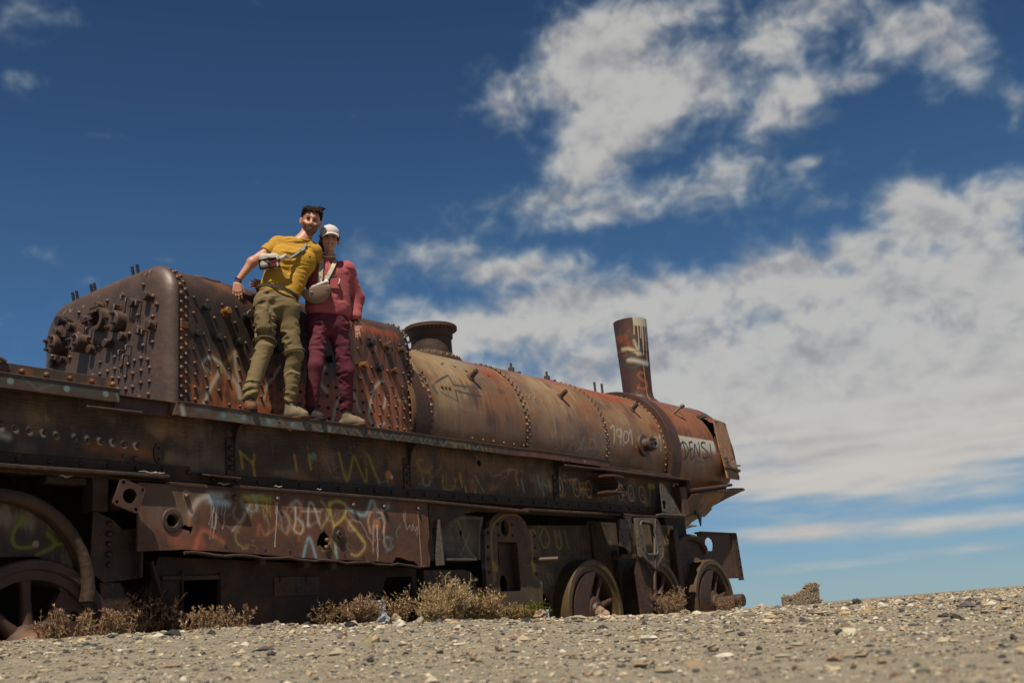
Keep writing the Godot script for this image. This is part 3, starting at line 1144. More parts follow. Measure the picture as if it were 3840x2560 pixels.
func make_backhead() -> void:
	# flanged end plate: outline drawn in as it curves back, then the flat face
	var st := begin()
	var steps := [[-1.15, 0.0], [-1.152, -0.012], [-1.17, -0.014], [-1.195, -0.006], [-1.22, 0.012], [-1.243, 0.04], [-1.258, 0.075], [-1.266, 0.12], [-1.27, 0.17]]
	st.set_smooth_group(1)
	var prev := []
	for s in steps:
		var sec := wrapper(s[1])
		var ring := []
		for p in sec:
			ring.append(Vector3(s[0], p.y, p.x))
		if prev:
			for j in range(ring.size() - 1):
				Q(st, ring[j], prev[j], prev[j + 1], ring[j + 1])
		prev = ring
	var n := prev.size()
	for j in n / 2:
		if j < n - 1 - j - 1:
			Q(st, prev[n - 1 - j], prev[j], prev[j + 1], prev[n - 2 - j])
	var bh := part("backhead", done(st), "plate_iron", LOCO)
	var fx := -1.268
	var N := Vector3(-1, 0, 0)
	# rivets (y, z) read off the plate
	var pts := vs([1.1,-0.64, 1.09,-0.92, 1.09,-1.14, 0.97,-0.51, 0.89,-0.46, 0.86,-0.71, 0.8,-0.51, 0.73,-0.82, 0.59,-0.51, 0.59,-0.64, 0.49,-0.75, 0.49,-0.66, 0.46,-0.57, 0.39,-0.55, 0.39,-0.66, 0.28,-0.55, 0.29,-0.66, 0.39,-0.77, 0.38,-0.87, 0.28,-0.77, 0.28,-0.86, 0.18,-0.56, 0.58,-1.02, 0.48,-1.02, 0.48,-0.93, 0.48,-0.84, 0.39,-0.96, 0.41,-1.05, 1.09,-1.56, 1.09,-1.84, 0.9,-1.56, 0.72,-1.68, 0.79,-1.96, 0.72,-1.24, 0.58,-1.23, 0.49,-1.33, 0.48,-1.23, 0.48,-1.12, 0.18,-0.68, 0.18,-0.8, 0.17,-0.92, 0.3,-0.97, 0.3,-1.08])
	for p in pts:
		rivet(Vector3(fx, p.x, p.y), N, bh, "rivet_brown", "rivet", bolt_mesh, 1.0)
	for p in vs([0.97,-0.75, 0.98,-0.56, 0.98,-0.99, 0.72,-0.66, 0.73,-0.51, 0.72,-0.89, 0.71,-1.1, 0.98,-1.65, 0.98,-1.86, 0.99,-1.43, 0.72,-1.77, 0.71,-1.91, 0.71,-1.33, 1.06,-1.23]):
		var xf := axis_xf(Vector3(fx, p.x, p.y), N)
		xf.basis = xf.basis * Basis(Vector3.UP, 0.3 + rng.randf() * 0.5)
		part("washout_plug", plug_mesh, "knob_iron", bh, xf.scaled_local(Vector3(1.15, 1.0, 1.15)))
	# drum-like fittings with bolted caps
	for c in [[0.85, -1.80, 0.106, 0.12, true], [0.785, -1.45, 0.10, 0.12, true], [0.94, -1.21, 0.128, 0.075, false], [0.86, -0.955, 0.115, 0.085, true]]:
		var xf := axis_xf(Vector3(fx, c[0], c[1]), N)
		var r: float = c[2] * 0.8
		var l: float = c[3]
		var d := begin()
		if c[4]:
			lathe(d, xf, [Vector2(r, -0.01), Vector2(r, l - 0.012), Vector2(r - 0.004, l - 0.012), Vector2(r - 0.004, l), Vector2(r - 0.012, l + 0.006), Vector2(0.0, l + 0.006)], 28)
		else:
			lathe(d, xf, [Vector2(r, -0.01), Vector2(r, l), Vector2(r - 0.018, l + 0.003), Vector2(r * 0.62, l), Vector2(r * 0.62, 0.02), Vector2(0, 0.02)], 28)
		var dm := part("flanged_fitting", done(d), "plate_iron", bh)
		if c[4]:
			for k in 4:
				var t := TAU * (k + 0.5) / 4.0
				part("nut", nut_mesh, "knob_iron", bh, axis_xf(xf * Vector3(r * 0.66 * cos(t), l + 0.004, r * 0.66 * sin(t)), N).scaled_local(Vector3.ONE * 1.1))
		else:
			for b in [[0.09, 0.02], [0.05, 0.0], [0.0, -0.06]]:
				var bb := begin()
				abox(bb, Vector3(fx - l - 0.03, c[0] + b[0] - 0.008, c[1] + b[1] - 0.07), Vector3(fx - l - 0.012, c[0] + b[0] + 0.008, c[1] + b[1] + 0.05))
				part("bar", done(bb), "knob_iron", bh)
	# valve stump top left
	var vst := begin()
	lathe(vst, axis_xf(Vector3(fx, 1.03, -1.70), N), [Vector2(0.05, 0), Vector2(0.05, 0.05), Vector2(0.03, 0.055), Vector2(0.03, 0.1), Vector2(0.042, 0.1), Vector2(0.042, 0.13), Vector2(0.0, 0.13)], 8)
	part("valve_stump", done(vst), "black_iron", bh)
	# bent rods hanging off the plate
	for p in vs([1.06,-0.87, 1.02,-0.80, 0.96,-0.66, 0.72,-0.63, 0.70,-0.58, 0.6,-0.89, 0.55,-0.83, 0.62,-0.79, 0.17,-0.75, 0.9,-1.36, 1.0,-0.96]):
		var rod := begin()
		var q := Vector3(fx, p.x, p.y)
		tube(rod, [q + Vector3(0.01, 0, 0), q + Vector3(-0.05, 0.002, 0), q + Vector3(-0.06, -0.004, 0), q + Vector3(-0.062, -0.04, 0.004)], 0.0085, 6)
		part("bent_rod", done(rod), "knob_iron", bh)
	# pairs of studs on the roof edge
	for z in [-0.80, -0.87, -1.42, -1.47, -1.69, -1.75]:
		var sd := begin()
		tube(sd, [Vector3(-1.2, 1.2, z), Vector3(-1.225, 1.33, z - 0.005)], 0.013, 8)
		part("stud", done(sd), "black_iron", bh)
	# chalk scribbles near the roof
	for c in [[[-1.83, 1.13], [-1.76, 1.2], [-1.7, 1.13], [-1.62, 1.21]], [[-1.55, 1.2], [-1.5, 1.12], [-1.42, 1.22]], [[-1.3, 1.17], [-1.05, 1.235]], [[-0.76, 1.17], [-0.74, 1.21], [-0.72, 1.17], [-0.70, 1.215]], [[-0.66, 1.19], [-0.63, 1.22], [-0.62, 1.17]], [[-0.60, 1.2], [-0.57, 1.22], [-0.57, 1.18]]]:
		var sc := begin()
		for i in range(c.size() - 1):
			var a := Vector3(backhead_x(c[i][1]), c[i][1], c[i][0])
			var b := Vector3(backhead_x(c[i + 1][1]), c[i + 1][1], c[i + 1][0])
			var w := Vector3(0, 0.007, 0.003)
			Q(sc, a - w, a + w, b + w, b - w)
		part("chalk_mark", done(sc), "pale_dust", bh)


func backhead_x(y: float) -> float:
	var inset := 1.262 - y
	return -1.271 + 0.05 * pow(clampf(1.0 - inset / 0.15, 0, 1), 1.6) - 0.003


func make_barrel() -> void:
	# painted in metres along the axis and round the shell
	var cv := Canvas.new(1.55, 6.75, -0.55, 1.95, 190.0)
	cv.fill(NZ, Color8(170, 140, 106), Color8(150, 118, 88), Color8(172, 118, 78), Color8(128, 94, 72), 0.75, 1.0, 5)
	cv.patch(NZ, 2.4, 0.75, 0.85, 0.4, Color8(190, 166, 126), 0.8, 0.7, 1)
	cv.patch(NZ, 2.2, 0.25, 0.7, 0.5, Color8(184, 158, 118), 0.7, 0.5, 2)
	cv.patch(NZ, 3.1, 0.75, 0.35, 0.25, Color8(172, 88, 50), 0.8, 0.85, 3)
	cv.patch(NZ, 2.9, 0.2, 0.6, 0.4, Color8(150, 102, 66), 0.7, 0.85, 4)
	cv.patch(NZ, 2.6, -0.1, 1.0, 0.22, Color8(146, 106, 78), 0.75, 0.7, 5)
	cv.patch(NZ, 4.2, 0.6, 0.7, 0.4, Color8(192, 166, 128), 0.75, 0.8, 6)
	cv.patch(NZ, 4.6, 0.95, 0.6, 0.16, Color8(166, 96, 58), 0.75, 0.85, 7)
	cv.patch(NZ, 4.0, 0.15, 0.5, 0.4, Color8(176, 144, 110), 0.7, 0.7, 8)
	cv.patch(NZ, 4.4, -0.1, 0.8, 0.25, Color8(142, 108, 86), 0.8, 0.5, 9)
	cv.patch(NZ, 4.75, 0.4, 0.35, 0.3, Color8(160, 96, 58), 0.5, 0.9, 10)
	cv.patch(NZ, 5.8, 0.8, 0.75, 0.3, Color8(176, 92, 52), 0.85, 0.9, 11)
	cv.patch(NZ, 5.5, 0.35, 0.4, 0.4, Color8(184, 150, 108), 0.65, 0.8, 12)
	cv.patch(NZ, 6.2, 0.4, 0.4, 0.45, Color8(184, 134, 84), 0.65, 0.9, 13)
	cv.patch(NZ, 5.8, -0.2, 0.9, 0.25, Color8(142, 88, 58), 0.85, 0.8, 14)
	cv.patch(NZ, 5.9, 0.45, 0.12, 0.3, Color8(104, 72, 62), 0.6, 0.9, 15)
	cv.patch(NZ, 4.0, 1.35, 3.0, 0.35, Color8(112, 88, 80), 0.8, 0.4, 16)
	cv.patch(NZ, 2.75, 0.8, 0.45, 0.1, Color8(140, 146, 132), 0.55, 0.7, 17)
	cv.patch(NZ, 3.55, 0.62, 0.14, 0.3, Color8(146, 152, 140), 0.5, 0.9, 18)
	cv.patch(NZ, 1.8, 0.1, 0.1, 0.5, Color8(96, 66, 50), 0.7, 0.6, 19)
	for i in 46:
		cv.patch(NZ, rng.randf_range(1.8, 6.6), rng.randf_range(-0.2, 1.05), rng.randf_range(0.05, 0.22), rng.randf_range(0.05, 0.22), [Color8(150, 82, 50), Color8(104, 74, 58), Color8(118, 100, 84), Color8(170, 110, 64), Color8(92, 66, 58), Color8(176, 152, 120)][i % 6], rng.randf_range(0.35, 0.75), 0.7, i)
	cv.scrawl(26, 1.9, 6.5, -0.2, 0.75, [Color8(120, 112, 104), Color8(96, 92, 92), Color8(176, 160, 136)], rng)
	cv.patch(NZ, 3.0, 0.95, 0.3, 0.12, Color8(186, 84, 46), 0.7, 0.8, 31)
	cv.patch(NZ, 4.5, 0.85, 0.45, 0.12, Color8(182, 88, 50), 0.7, 0.8, 32)
	cv.patch(NZ, 5.7, 0.85, 0.7, 0.2, Color8(180, 82, 46), 0.75, 0.9, 33)
	cv.gain(0.97)
	for i in 90:                                             # thin run-offs of rust and lime
		var x := rng.randf_range(1.8, 6.6)
		var y := rng.randf_range(-0.1, 1.05)
		var l := rng.randf_range(0.1, 0.4)
		cv.stroke([Vector2(x, y), Vector2(x + rng.randf_range(-0.02, 0.02), y - l)], rng.randf_range(0.012, 0.045), [Color8(98, 74, 60), Color8(178, 118, 70), Color8(174, 154, 122), Color8(138, 66, 44), Color8(88, 84, 82)][rng.randi() % 5], rng.randf_range(0.2, 0.5), 1.0)
	var blue := Color8(58, 66, 74)
	cv.stroke(vs([1.97,0.33, 2.08,0.39, 2.24,0.47, 2.25,0.34, 2.46,0.35, 2.68,0.365]), 0.036, blue, 0.85)
	cv.stroke(vs([2.67,0.26, 2.45,0.26, 2.24,0.27, 2.24,0.15]), 0.036, blue, 0.8)
	cv.stroke(vs([2.24,0.15, 2.11,0.185, 2.0,0.22]), 0.025, blue, 0.55)
	cv.stroke(vs([1.91,0.26, 1.89,0.28, 1.9,0.24, 1.93,0.2]), 0.05, blue, 0.7)
	cv.stroke(vs([1.9,0.28, 1.97,0.33]), 0.02, blue, 0.5)
	cv.stroke(vs([2.24,0.15, 2.24,0.08, 2.30,0.04, 2.38,0.04]), 0.014, blue, 0.55)
	cv.stroke(vs([2.45,0.35, 2.68,0.365]), 0.07, Color8(104, 112, 108), 0.4)
	var chalk := Color8(190, 180, 164)
	for s in [[3.93,-0.24, 3.97,-0.21, 4.04,-0.24], [3.97,-0.16, 4.09,-0.2, 4.08,-0.06], [4.20,-0.20, 4.28,-0.11, 4.25,-0.21, 4.35,-0.10, 4.38,-0.21, 4.46,-0.15, 4.51,-0.18, 4.47,-0.08], [4.57,-0.19, 4.59,-0.13, 4.62,-0.19, 4.71,-0.02, 4.83,-0.13, 4.65,-0.14], [4.87,-0.13, 4.93,-0.17, 4.89,-0.22], [4.28,-0.04, 4.31,-0.07], [4.55,-0.02, 4.51,-0.1]]:
		cv.spray(vs(s), 0.014, chalk, 0.75)
	for s in [[5.22,0.16, 5.31,0.19, 5.24,-0.04], [5.44,0.16, 5.36,0.15, 5.35,0.08, 5.40,0.06, 5.46,0.1, 5.47,0.17, 5.39,-0.03], [5.54,0.13, 5.48,0.06, 5.49,0.0, 5.55,0.0, 5.62,0.06, 5.63,0.14, 5.56,0.15], [5.67,0.13, 5.73,0.18, 5.69,-0.01], [5.77,-0.03, 5.775,-0.035], [5.47,-0.03, 5.475,-0.035], [6.36,0.15, 6.29,0.12, 6.26,0.03, 6.32,0.02, 6.38,0.08, 6.38,0.15], [6.43,0.13, 6.48,0.18, 6.43,-0.03], [6.65,0.17, 6.56,0.16, 6.54,0.09, 6.59,0.08, 6.65,0.12, 6.66,0.18, 6.57,-0.08]]:
		cv.spray(vs(s), 0.028, Color8(214, 208, 190), 0.85)
	cv.stroke([Vector2(1.66, 0.02), Vector2(1.74, 0.1)], 0.09, Color8(146, 110, 70), 0.5)
	surf("barrel_paint", cv.texture(), Color.WHITE, 0.48, 0.0, 0.0, 0.12)
	M["barrel_paint"].roughness_texture = rough_tex
	M["barrel_paint"].roughness = 0.62
	# three lapped rings; the plates are a little uneven
	var f := FastNoiseLite.new()
	f.seed = 3
	f.frequency = 1.5
	var st := begin()
	var rings := [[1.5, 3.47, 0.0], [3.40, 5.125, 0.008], [5.055, 6.66, 0.0]]
	var na := 84
	for rg in rings:
		var nx := 36
		grp += 1
		st.set_smooth_group(grp)
		for i in nx:
			for k in na:
				var pts := []
				var uvs := []
				for c in [[0, 0], [1, 0], [1, 1], [0, 1]]:
					var x := lerpf(rg[0], rg[1], float(i + c[0]) / nx)
					var t := deg_to_rad(-45.0 + 360.0 * (k + c[1]) / na)
					var r: float = RB + rg[2] + f.get_noise_2d(x, t * 2.0) * 0.006
					if i + c[0] == nx and rg[1] < 6.0:
						r -= 0.012
					pts.append(bp(x, t, r))
					uvs.append(cv.uv(x, t * RB))
				for q in [0, 2, 1, 0, 3, 2]:
					st.set_uv(uvs[q])
					st.add_vertex(pts[q])
	var barrel := part("boiler_barrel", done(st), "barrel_paint", LOCO)
	# double rows of rivets at the ring seams
	for row in [[1.745, 0.0, 0.0], [1.80, 2.5, 0.0], [3.405, 0.0, 0.006], [3.45, 2.5, 0.006], [5.06, 0.0, 0.006], [5.10, 2.5, 0.006], [6.56, 0.0, 0.0]]:
		for k in 23:
			var t := deg_to_rad(-24.0 + 5.0 * k + row[1])
			if row[0] < 1.9 and t > deg_to_rad(30):
				continue
			var n := Vector3(0, sin(t), cos(t))
			rivet(bp(row[0], t, RB + row[2] - 0.001), n, barrel, ["rivet_brown", "rivet_orange", "rivet_pale", "rivet_brown"][rng.randi() % 4], "rivet", null, 0.92)
	for k in 6:
		rivet(bp(2.45 + 0.18 * k, deg_to_rad(-14.7), RB), Vector3(0, -0.25, 0.97), barrel, "rivet_pale", "rivet", null, 0.7)
	for x in [2.03, 2.09, 2.15]:
		rivet(bp(x, deg_to_rad(18.8), RB), Vector3(0, 0.3, 0.95), barrel, "rivet_orange", "rivet", null, 0.9)
	for p in [[3.56, 26.0], [3.64, 26.5], [3.72, 25.0], [3.6, 24.0]]:
		rivet(bp(p[0], deg_to_rad(p[1]), RB), Vector3(0, 0.4, 0.9), barrel, "rivet_pale", "rivet", null, 0.9)
	for p in [[2.28, 43.0], [2.33, 45.0], [2.5, 43.5], [2.66, 41.0], [2.9, 44.0], [3.05, 41.0]]:
		var hd := begin()
		lathe(hd, axis_xf(bp(p[0], deg_to_rad(p[1]), RB - 0.002), Vector3(0, sin(deg_to_rad(p[1])), cos(deg_to_rad(p[1])))), [Vector2(0.016, 0), Vector2(0.014, 0.006), Vector2(0, 0.006)], 8)
		part("bolt_hole", done(hd), "black_iron", barrel)
	# stub pipes that throw long shadows down the shell
	for p in [[2.63, 33.0], [4.33, 32.5], [6.07, 36.0]]:
		var t: float = deg_to_rad(p[1])
		var n := Vector3(0, sin(t), cos(t))
		var s := begin()
		lathe(s, axis_xf(bp(p[0], t, RB - 0.01), n), [Vector2(0.05, 0), Vector2(0.05, 0.022), Vector2(0.03, 0.03), Vector2(0.029, 0.125), Vector2(0.022, 0.13), Vector2(0.02, 0.09), Vector2(0, 0.09)], 14)
		part("stub_pipe", done(s), "plate_iron", barrel)
	# bolted pipe flange on the third ring
	var pn := Vector3(0, 0.0, 1)
	var at := bp(5.97, 0.0, RB - 0.03)
	var pf := begin()
	lathe(pf, axis_xf(at, pn), [Vector2(0.145, 0), Vector2(0.145, 0.05), Vector2(0.138, 0.058), Vector2(0.085, 0.062), Vector2(0.078, 0.13), Vector2(0.098, 0.132), Vector2(0.098, 0.17), Vector2(0.09, 0.175), Vector2(0, 0.175)], 26)
	part("pipe_flange", done(pf), "plate_iron", barrel)
	for k in 6:
		var xf := axis_xf(at, pn)
		var t := TAU * k / 6.0
		part("flange_nut", nut_mesh, "knob_iron", barrel, axis_xf(xf * Vector3(0.07 * cos(t), 0.173, 0.07 * sin(t)), pn))
	# steam dome: saddle plate, neck and the bolted ring on top
	var dm := begin()
	var dx := 2.88
	grp += 1
	for ring in [[0.0, 0.40, 0.30, 0.024, 0.40, 0.30], [0.024, 0.40, 0.30, 0.05, 0.35, 0.26], [0.05, 0.30, 0.27, 0.08, 0.24, 0.24]]:
		grp += 1
		dm.set_smooth_group(grp)
		for k in 40:
			var pts := []
			for c in [[0, 0], [1, 0], [1, 1], [0, 1]]:
				var t: float = -TAU * (k + c[0]) / 40.0
				var o: int = c[1] * 3
				var ex: float = ring[1 + o] * cos(t)
				var ez: float = ring[2 + o] * sin(t)
				pts.append(Vector3(dx + ex, YC + sqrt(RB * RB - ez * ez) + ring[o] - 0.004, ZC + ez))
			Q(dm, pts[0], pts[1], pts[2], pts[3])
	lathe(dm, Transform3D(Basis(), Vector3(dx, 0, ZC)), [Vector2(0.236, 1.2), Vector2(0.233, 1.455), Vector2(0.25, 1.46), Vector2(0.254, 1.545), Vector2(0.295, 1.55), Vector2(0.305, 1.556), Vector2(0.305, 1.59), Vector2(0.297, 1.597), Vector2(0.2, 1.597), Vector2(0.2, 1.3), Vector2(0, 1.3)], 48)
	var dome := part("steam_dome", done(dm), "frame_iron", LOCO)
	for k in 36:
		var t := TAU * k / 36.0
		rivet(Vector3(dx + 0.265 * cos(t), 1.5525, ZC + 0.265 * sin(t)), Vector3.DOWN, dome, "rivet_pale", "ring_bolt", bolt_mesh, 0.5)
	for k in 26:
		var t := TAU * k / 26.0
		var ez := 0.265 * sin(t)
		if ez > -0.12:
			rivet(Vector3(dx + 0.355 * cos(t), YC + sqrt(RB * RB - ez * ez) + 0.036, ZC + ez), Vector3.UP, dome, "rivet_pale" if k < 8 else "rivet_brown", "saddle_rivet", null, 1.05)
	# fittings on the ridge
	for x in [4.39, 5.17]:
		var v := begin()
		box(v, Transform3D(Basis(), Vector3(x, YC + RB + 0.012, ZC)), Vector3(0.26, 0.03, 0.2), 0.006)
		box(v, Transform3D(Basis(), Vector3(x, YC + RB + 0.04, ZC)), Vector3(0.2, 0.035, 0.15), 0.006)
		lathe(v, Transform3D(Basis(), Vector3(x, YC + RB, ZC)), [Vector2(0.04, 0.05), Vector2(0.04, 0.125), Vector2(0.016, 0.13), Vector2(0.016, 0.185), Vector2(0, 0.185)], 12)
		for s in [-0.1, 0.1]:
			lathe(v, Transform3D(Basis(), Vector3(x + s, YC + RB, ZC + 0.05)), [Vector2(0.018, 0.05), Vector2(0.018, 0.08), Vector2(0, 0.08)], 6)
		part("ridge_fitting", done(v), "plate_iron", LOCO)
	for x in [6.34, 6.53]:
		var s := begin()
		tube(s, [Vector3(x, YC + RB - 0.03, ZC), Vector3(x - 0.005, YC + RB + 0.2, ZC)], 0.017, 8)
		part("ridge_stud", done(s), "plate_iron", LOCO)


func make_smokebox() -> void:
	var cv := Canvas.new(6.5, 8.7, -1.0, 1.9, 190.0)
	cv.fill(NZ, Color8(158, 100, 60), Color8(132, 82, 56), Color8(168, 114, 68), Color8(112, 72, 52), 0.85, 1.0, 7)
	cv.patch(NZ, 7.4, 0.55, 0.6, 0.3, Color8(176, 110, 64), 0.8, 0.9, 1)
	cv.patch(NZ, 7.3, -0.18, 0.5, 0.16, Color8(140, 112, 78), 0.8, 0.5, 2)
	cv.patch(NZ, 7.6, -0.5, 0.9, 0.25, Color8(136, 84, 52), 0.8, 0.8, 3)
	cv.patch(NZ, 7.9, -0.35, 0.2, 0.3, Color8(96, 66, 50), 0.7, 0.8, 4)
	cv.patch(NZ, 7.5, 1.3, 1.2, 0.35, Color8(112, 88, 82), 0.85, 0.4, 5)
	cv.patch(NZ, 7.6, -0.85, 1.2, 0.2, Color8(92, 66, 46), 0.9, 0.5, 6)
	for i in 40:
		var x := rng.randf_range(6.9, 8.2)
		var y := rng.randf_range(-0.3, 0.95)
		cv.stroke([Vector2(x, y), Vector2(x + 0.01, y - rng.randf_range(0.1, 0.4))], rng.randf_range(0.015, 0.05), [Color8(196, 132, 76), Color8(112, 70, 48), Color8(150, 84, 50)][rng.randi() % 3], 0.4, 1.0)
	# whitewashed rectangle with the word sprayed on it
	for i in 18:
		var y := lerpf(0.21, 0.02, i / 17.0)
		cv.stroke([Vector2(6.92, y), Vector2(7.45, y + 0.004), Vector2(7.96, y + 0.012)], 0.035, Color8(226, 221, 204), 0.62 * clampf((18 - i) / 7.0, 0.3, 1.0), 0.5)
	cv.patch(NZ, 7.45, 0.06, 0.55, 0.1, Color8(208, 198, 172), 0.35, 0.3, 8)
	var ink := Color8(48, 48, 46)
	for s in [[6.98,0.11, 7.02,-0.02, 6.99,-0.10, 6.94,-0.12], [6.89,0.05, 6.93,0.10, 7.00,0.13, 7.08,0.10, 7.12,0.01, 7.06,-0.07, 6.98,-0.12], [7.27,0.15, 7.17,0.13, 7.17,0.04, 7.15,-0.05, 7.18,-0.11, 7.25,-0.06], [7.15,0.03, 7.24,0.05], [7.25,-0.07, 7.32,0.11, 7.34,0.12, 7.41,-0.06, 7.46,0.07, 7.47,0.16], [7.68,0.17, 7.62,0.18, 7.55,0.15, 7.53,0.11, 7.62,0.075, 7.69,0.03, 7.68,-0.03, 7.61,-0.06, 7.53,-0.05], [7.83,0.17, 7.80,0.03], [7.775,-0.02, 7.785,-0.025]]:
		cv.stroke(vs(s), 0.036, ink, 0.92, 0.5)
	cv.stroke(vs([7.21,-0.18, 7.29,-0.12, 7.41,-0.11, 7.53,-0.13]), 0.024, ink, 0.75)
	cv.stroke(vs([7.5,-0.14, 7.57,-0.19, 7.62,-0.27]), 0.012, Color8(190, 176, 150), 0.5)
	surf("smokebox_paint", cv.texture(), Color.WHITE, 0.6, 0.0, 0.0, 0.1)
	M["smokebox_paint"].roughness_texture = rough_tex
	var st := begin()
	var na := 96
	var nx := 38
	st.set_smooth_group(1)
	for i in nx:
		var xa := lerpf(6.62, 8.52, float(i) / nx)
		var xb := lerpf(6.62, 8.52, float(i + 1) / nx)
		for k in na:
			var t0 := deg_to_rad(-75.0 + 360.0 * k / na)
			var t1 := deg_to_rad(-75.0 + 360.0 * (k + 1) / na)
			var dg := rad_to_deg((t0 + t1) * 0.5)
			var xm := (xa + xb) * 0.5
			if xm > 8.02 and dg > 3.0 and dg < 41.0 - (xm - 8.02) * 6.0:          # the torn side behind the loose plate
				continue
			if (dg < -14.0 or dg > 250.0) and xm > 8.46 + 0.3 * (clampf(dg, -75.0, -14.0) + 14.0) / 55.0 + 0.04 * sin(dg * 0.31):   # rusted away below
				continue
			if Vector2((xm - 7.35) / 0.1, (dg + 49.0) / 3.4).length() < 1.0:
				continue
			var pts := [bp(xa, t0, RS), bp(xb, t0, RS), bp(xb, t1, RS), bp(xa, t1, RS)]
			var uvs := [cv.uv(xa, t0 * RS), cv.uv(xb, t0 * RS), cv.uv(xb, t1 * RS), cv.uv(xa, t1 * RS)]
			for q in [0, 2, 1, 0, 3, 2]:
				st.set_uv(uvs[q])
				st.add_vertex(pts[q])
	var sb := part("smokebox", done(st), "smokebox_paint", LOCO)
	# broad band at its rear edge and the ring at its front
	var bd := begin()
	var xax := Transform3D(Basis(Vector3(0, -1, 0), Vector3(1, 0, 0), Vector3(0, 0, 1)), Vector3(0, YC, ZC))
	lathe(bd, xax, [Vector2(RB - 0.03, 6.60), Vector2(RS + 0.012, 6.60), Vector2(RS + 0.018, 6.61), Vector2(RS + 0.018, 6.86), Vector2(RS + 0.01, 6.87), Vector2(RS - 0.02, 6.87)], 96, false)
	part("smokebox_band", done(bd), "wheel_iron", sb)
	var fr := begin()
	var rp := [Vector2(RS - 0.1, 8.44), Vector2(RS - 0.004, 8.44), Vector2(RS + 0.012, 8.505), Vector2(RS + 0.012, 8.56), Vector2(RS - 0.1, 8.56)]
	for k in 46:
		var a0 := deg_to_rad(-16.0 + k * 5.0)
		var a1 := deg_to_rad(-11.0 + k * 5.0)
		for i in 4:
			fr.set_smooth_group(30 + i)
			Q(fr, bp(rp[i].y, a0, rp[i].x), bp(rp[i + 1].y, a0, rp[i + 1].x), bp(rp[i + 1].y, a1, rp[i + 1].x), bp(rp[i].y, a1, rp[i].x))
	fr.set_smooth_group(-1)
	for k in 46:
		T(fr, bp(8.46, 0.0, 0.0), bp(8.46, deg_to_rad(-11.0 + k * 5.0), RS - 0.02), bp(8.46, deg_to_rad(-16.0 + k * 5.0), RS - 0.02))
	part("front_ring", done(fr), "edge_rust", sb)
	var tp := begin()
	lathe(tp, xax, [Vector2(0.0, 6.7), Vector2(RB - 0.05, 6.7), Vector2(RB - 0.05, 6.72), Vector2(0, 6.72)], 40)
	part("tube_plate", done(tp), "frame_dim", sb)
	# loose plate at the side of the front
	var lp := begin()
	var lxf := Transform3D(Basis(Vector3.UP, 0.06) * Basis(Vector3.RIGHT, -0.12), Vector3(8.32, 0.48, -0.255))
	plate(lp, lxf, PackedVector2Array([Vector2(-0.22, 0.44), Vector2(0.2, 0.43), Vector2(0.25, 0.05), Vector2(0.25, -0.27), Vector2(0.21, -0.45), Vector2(-0.24, -0.45), Vector2(-0.22, -0.3), Vector2(-0.25, 0.0)]), [circle(Vector2(0.13, -0.16), 0.022, 8, 0.04)], -0.012, 0.012)
	part("loose_plate", done(lp), "plate_tan", sb)
	for q in [[-0.17, 0.4], [0.15, 0.39], [-0.19, -0.3], [0.2, -0.33], [-0.2, -0.41], [0.17, -0.41]]:
		part("plate_nut", nut_mesh, "knob_iron", sb, axis_xf(lxf * Vector3(q[0], q[1], 0.012), Vector3(0, 0, 1)).scaled_local(Vector3.ONE * 0.8))
	var lg := begin()
	box(lg, lxf * Transform3D(Basis(Vector3.FORWARD, 0.05), Vector3(-0.01, -0.31, 0.03)), Vector3(0.46, 0.035, 0.06), 0.006)
	box(lg, lxf * Transform3D(Basis(), Vector3(-0.18, -0.22, 0.03)), Vector3(0.03, 0.16, 0.05), 0.006)
	part("hinge_strap", done(lg), "knob_iron", sb)
	for e in [[-0.14, -0.2, 0.14], [0.26, -0.24, 0.1]]:
		var pn := begin()
		tube(pn, [lxf * Vector3(e[0] - 0.06, e[1], 0.03), lxf * Vector3(e[0] - 0.06 + e[2], e[1] + 0.005, 0.035)], 0.014, 8)
		part("hinge_pin", done(pn), "bare_steel", sb)
	# torn lip on top of the opening
	var lip := begin()
	lip.set_smooth_group(-1)
	for k in 8:
		var a := deg_to_rad(41.0 + k * 1.2)
		var x0 := 8.0 + k * 0.06
		box(lip, axis_xf(bp(x0, a, RS + 0.008), Vector3(0, sin(a), cos(a))), Vector3(0.075, 0.02, 0.07), 0.004)
	part("torn_lip", done(lip), "knob_iron", sb)
	for x in [8.1, 8.22, 8.34]:
		rivet(bp(x, deg_to_rad(44), RS + 0.015), Vector3(0, 0.7, 0.7), sb, "rivet_brown", "rivet", null, 0.9)
	# small fittings
	var t := deg_to_rad(39.0)
	var bs := begin()
	tube(bs, [bp(7.2, t, RS - 0.01), bp(7.25, t + 0.01, RS + 0.09), bp(7.31, t + 0.02, RS + 0.13)], 0.017, 8)
	lathe(bs, axis_xf(bp(7.31, t + 0.02, RS + 0.13), Vector3(0.6, 0.5, 0.6)), [Vector2(0.028, -0.02), Vector2(0.03, 0.03), Vector2(0, 0.03)], 10)
	part("bent_stub", done(bs), "plate_iron", sb)
	for x in [7.15, 7.9, 8.12, 8.2]:
		var s := begin()
		box(s, Transform3D(Basis(), Vector3(x, YC + RS + 0.01, ZC + 0.1)), Vector3(0.08, 0.035, 0.05), 0.006)
		part("ridge_lug", done(s), "knob_iron", sb)
	# chimney
	var cc := Canvas.new(0.0, 1.5, 1.2, 2.6, 260.0)
	cc.fill(NZ, Color8(88, 58, 48), Color8(104, 68, 54), Color8(82, 56, 48), Color8(126, 78, 56), 0.4, 1.0, 9)
	# (u runs round the near half, left to right)
	var teal := Color8(62, 86, 84)
	cc.patch(NZ, 0.62, 2.2, 0.2, 0.16, Color8(176, 92, 52), 0.75, 0.1, 1)
	cc.patch(NZ, 0.68, 1.98, 0.22, 0.12, Color8(168, 106, 66), 0.6, 0.2, 2)
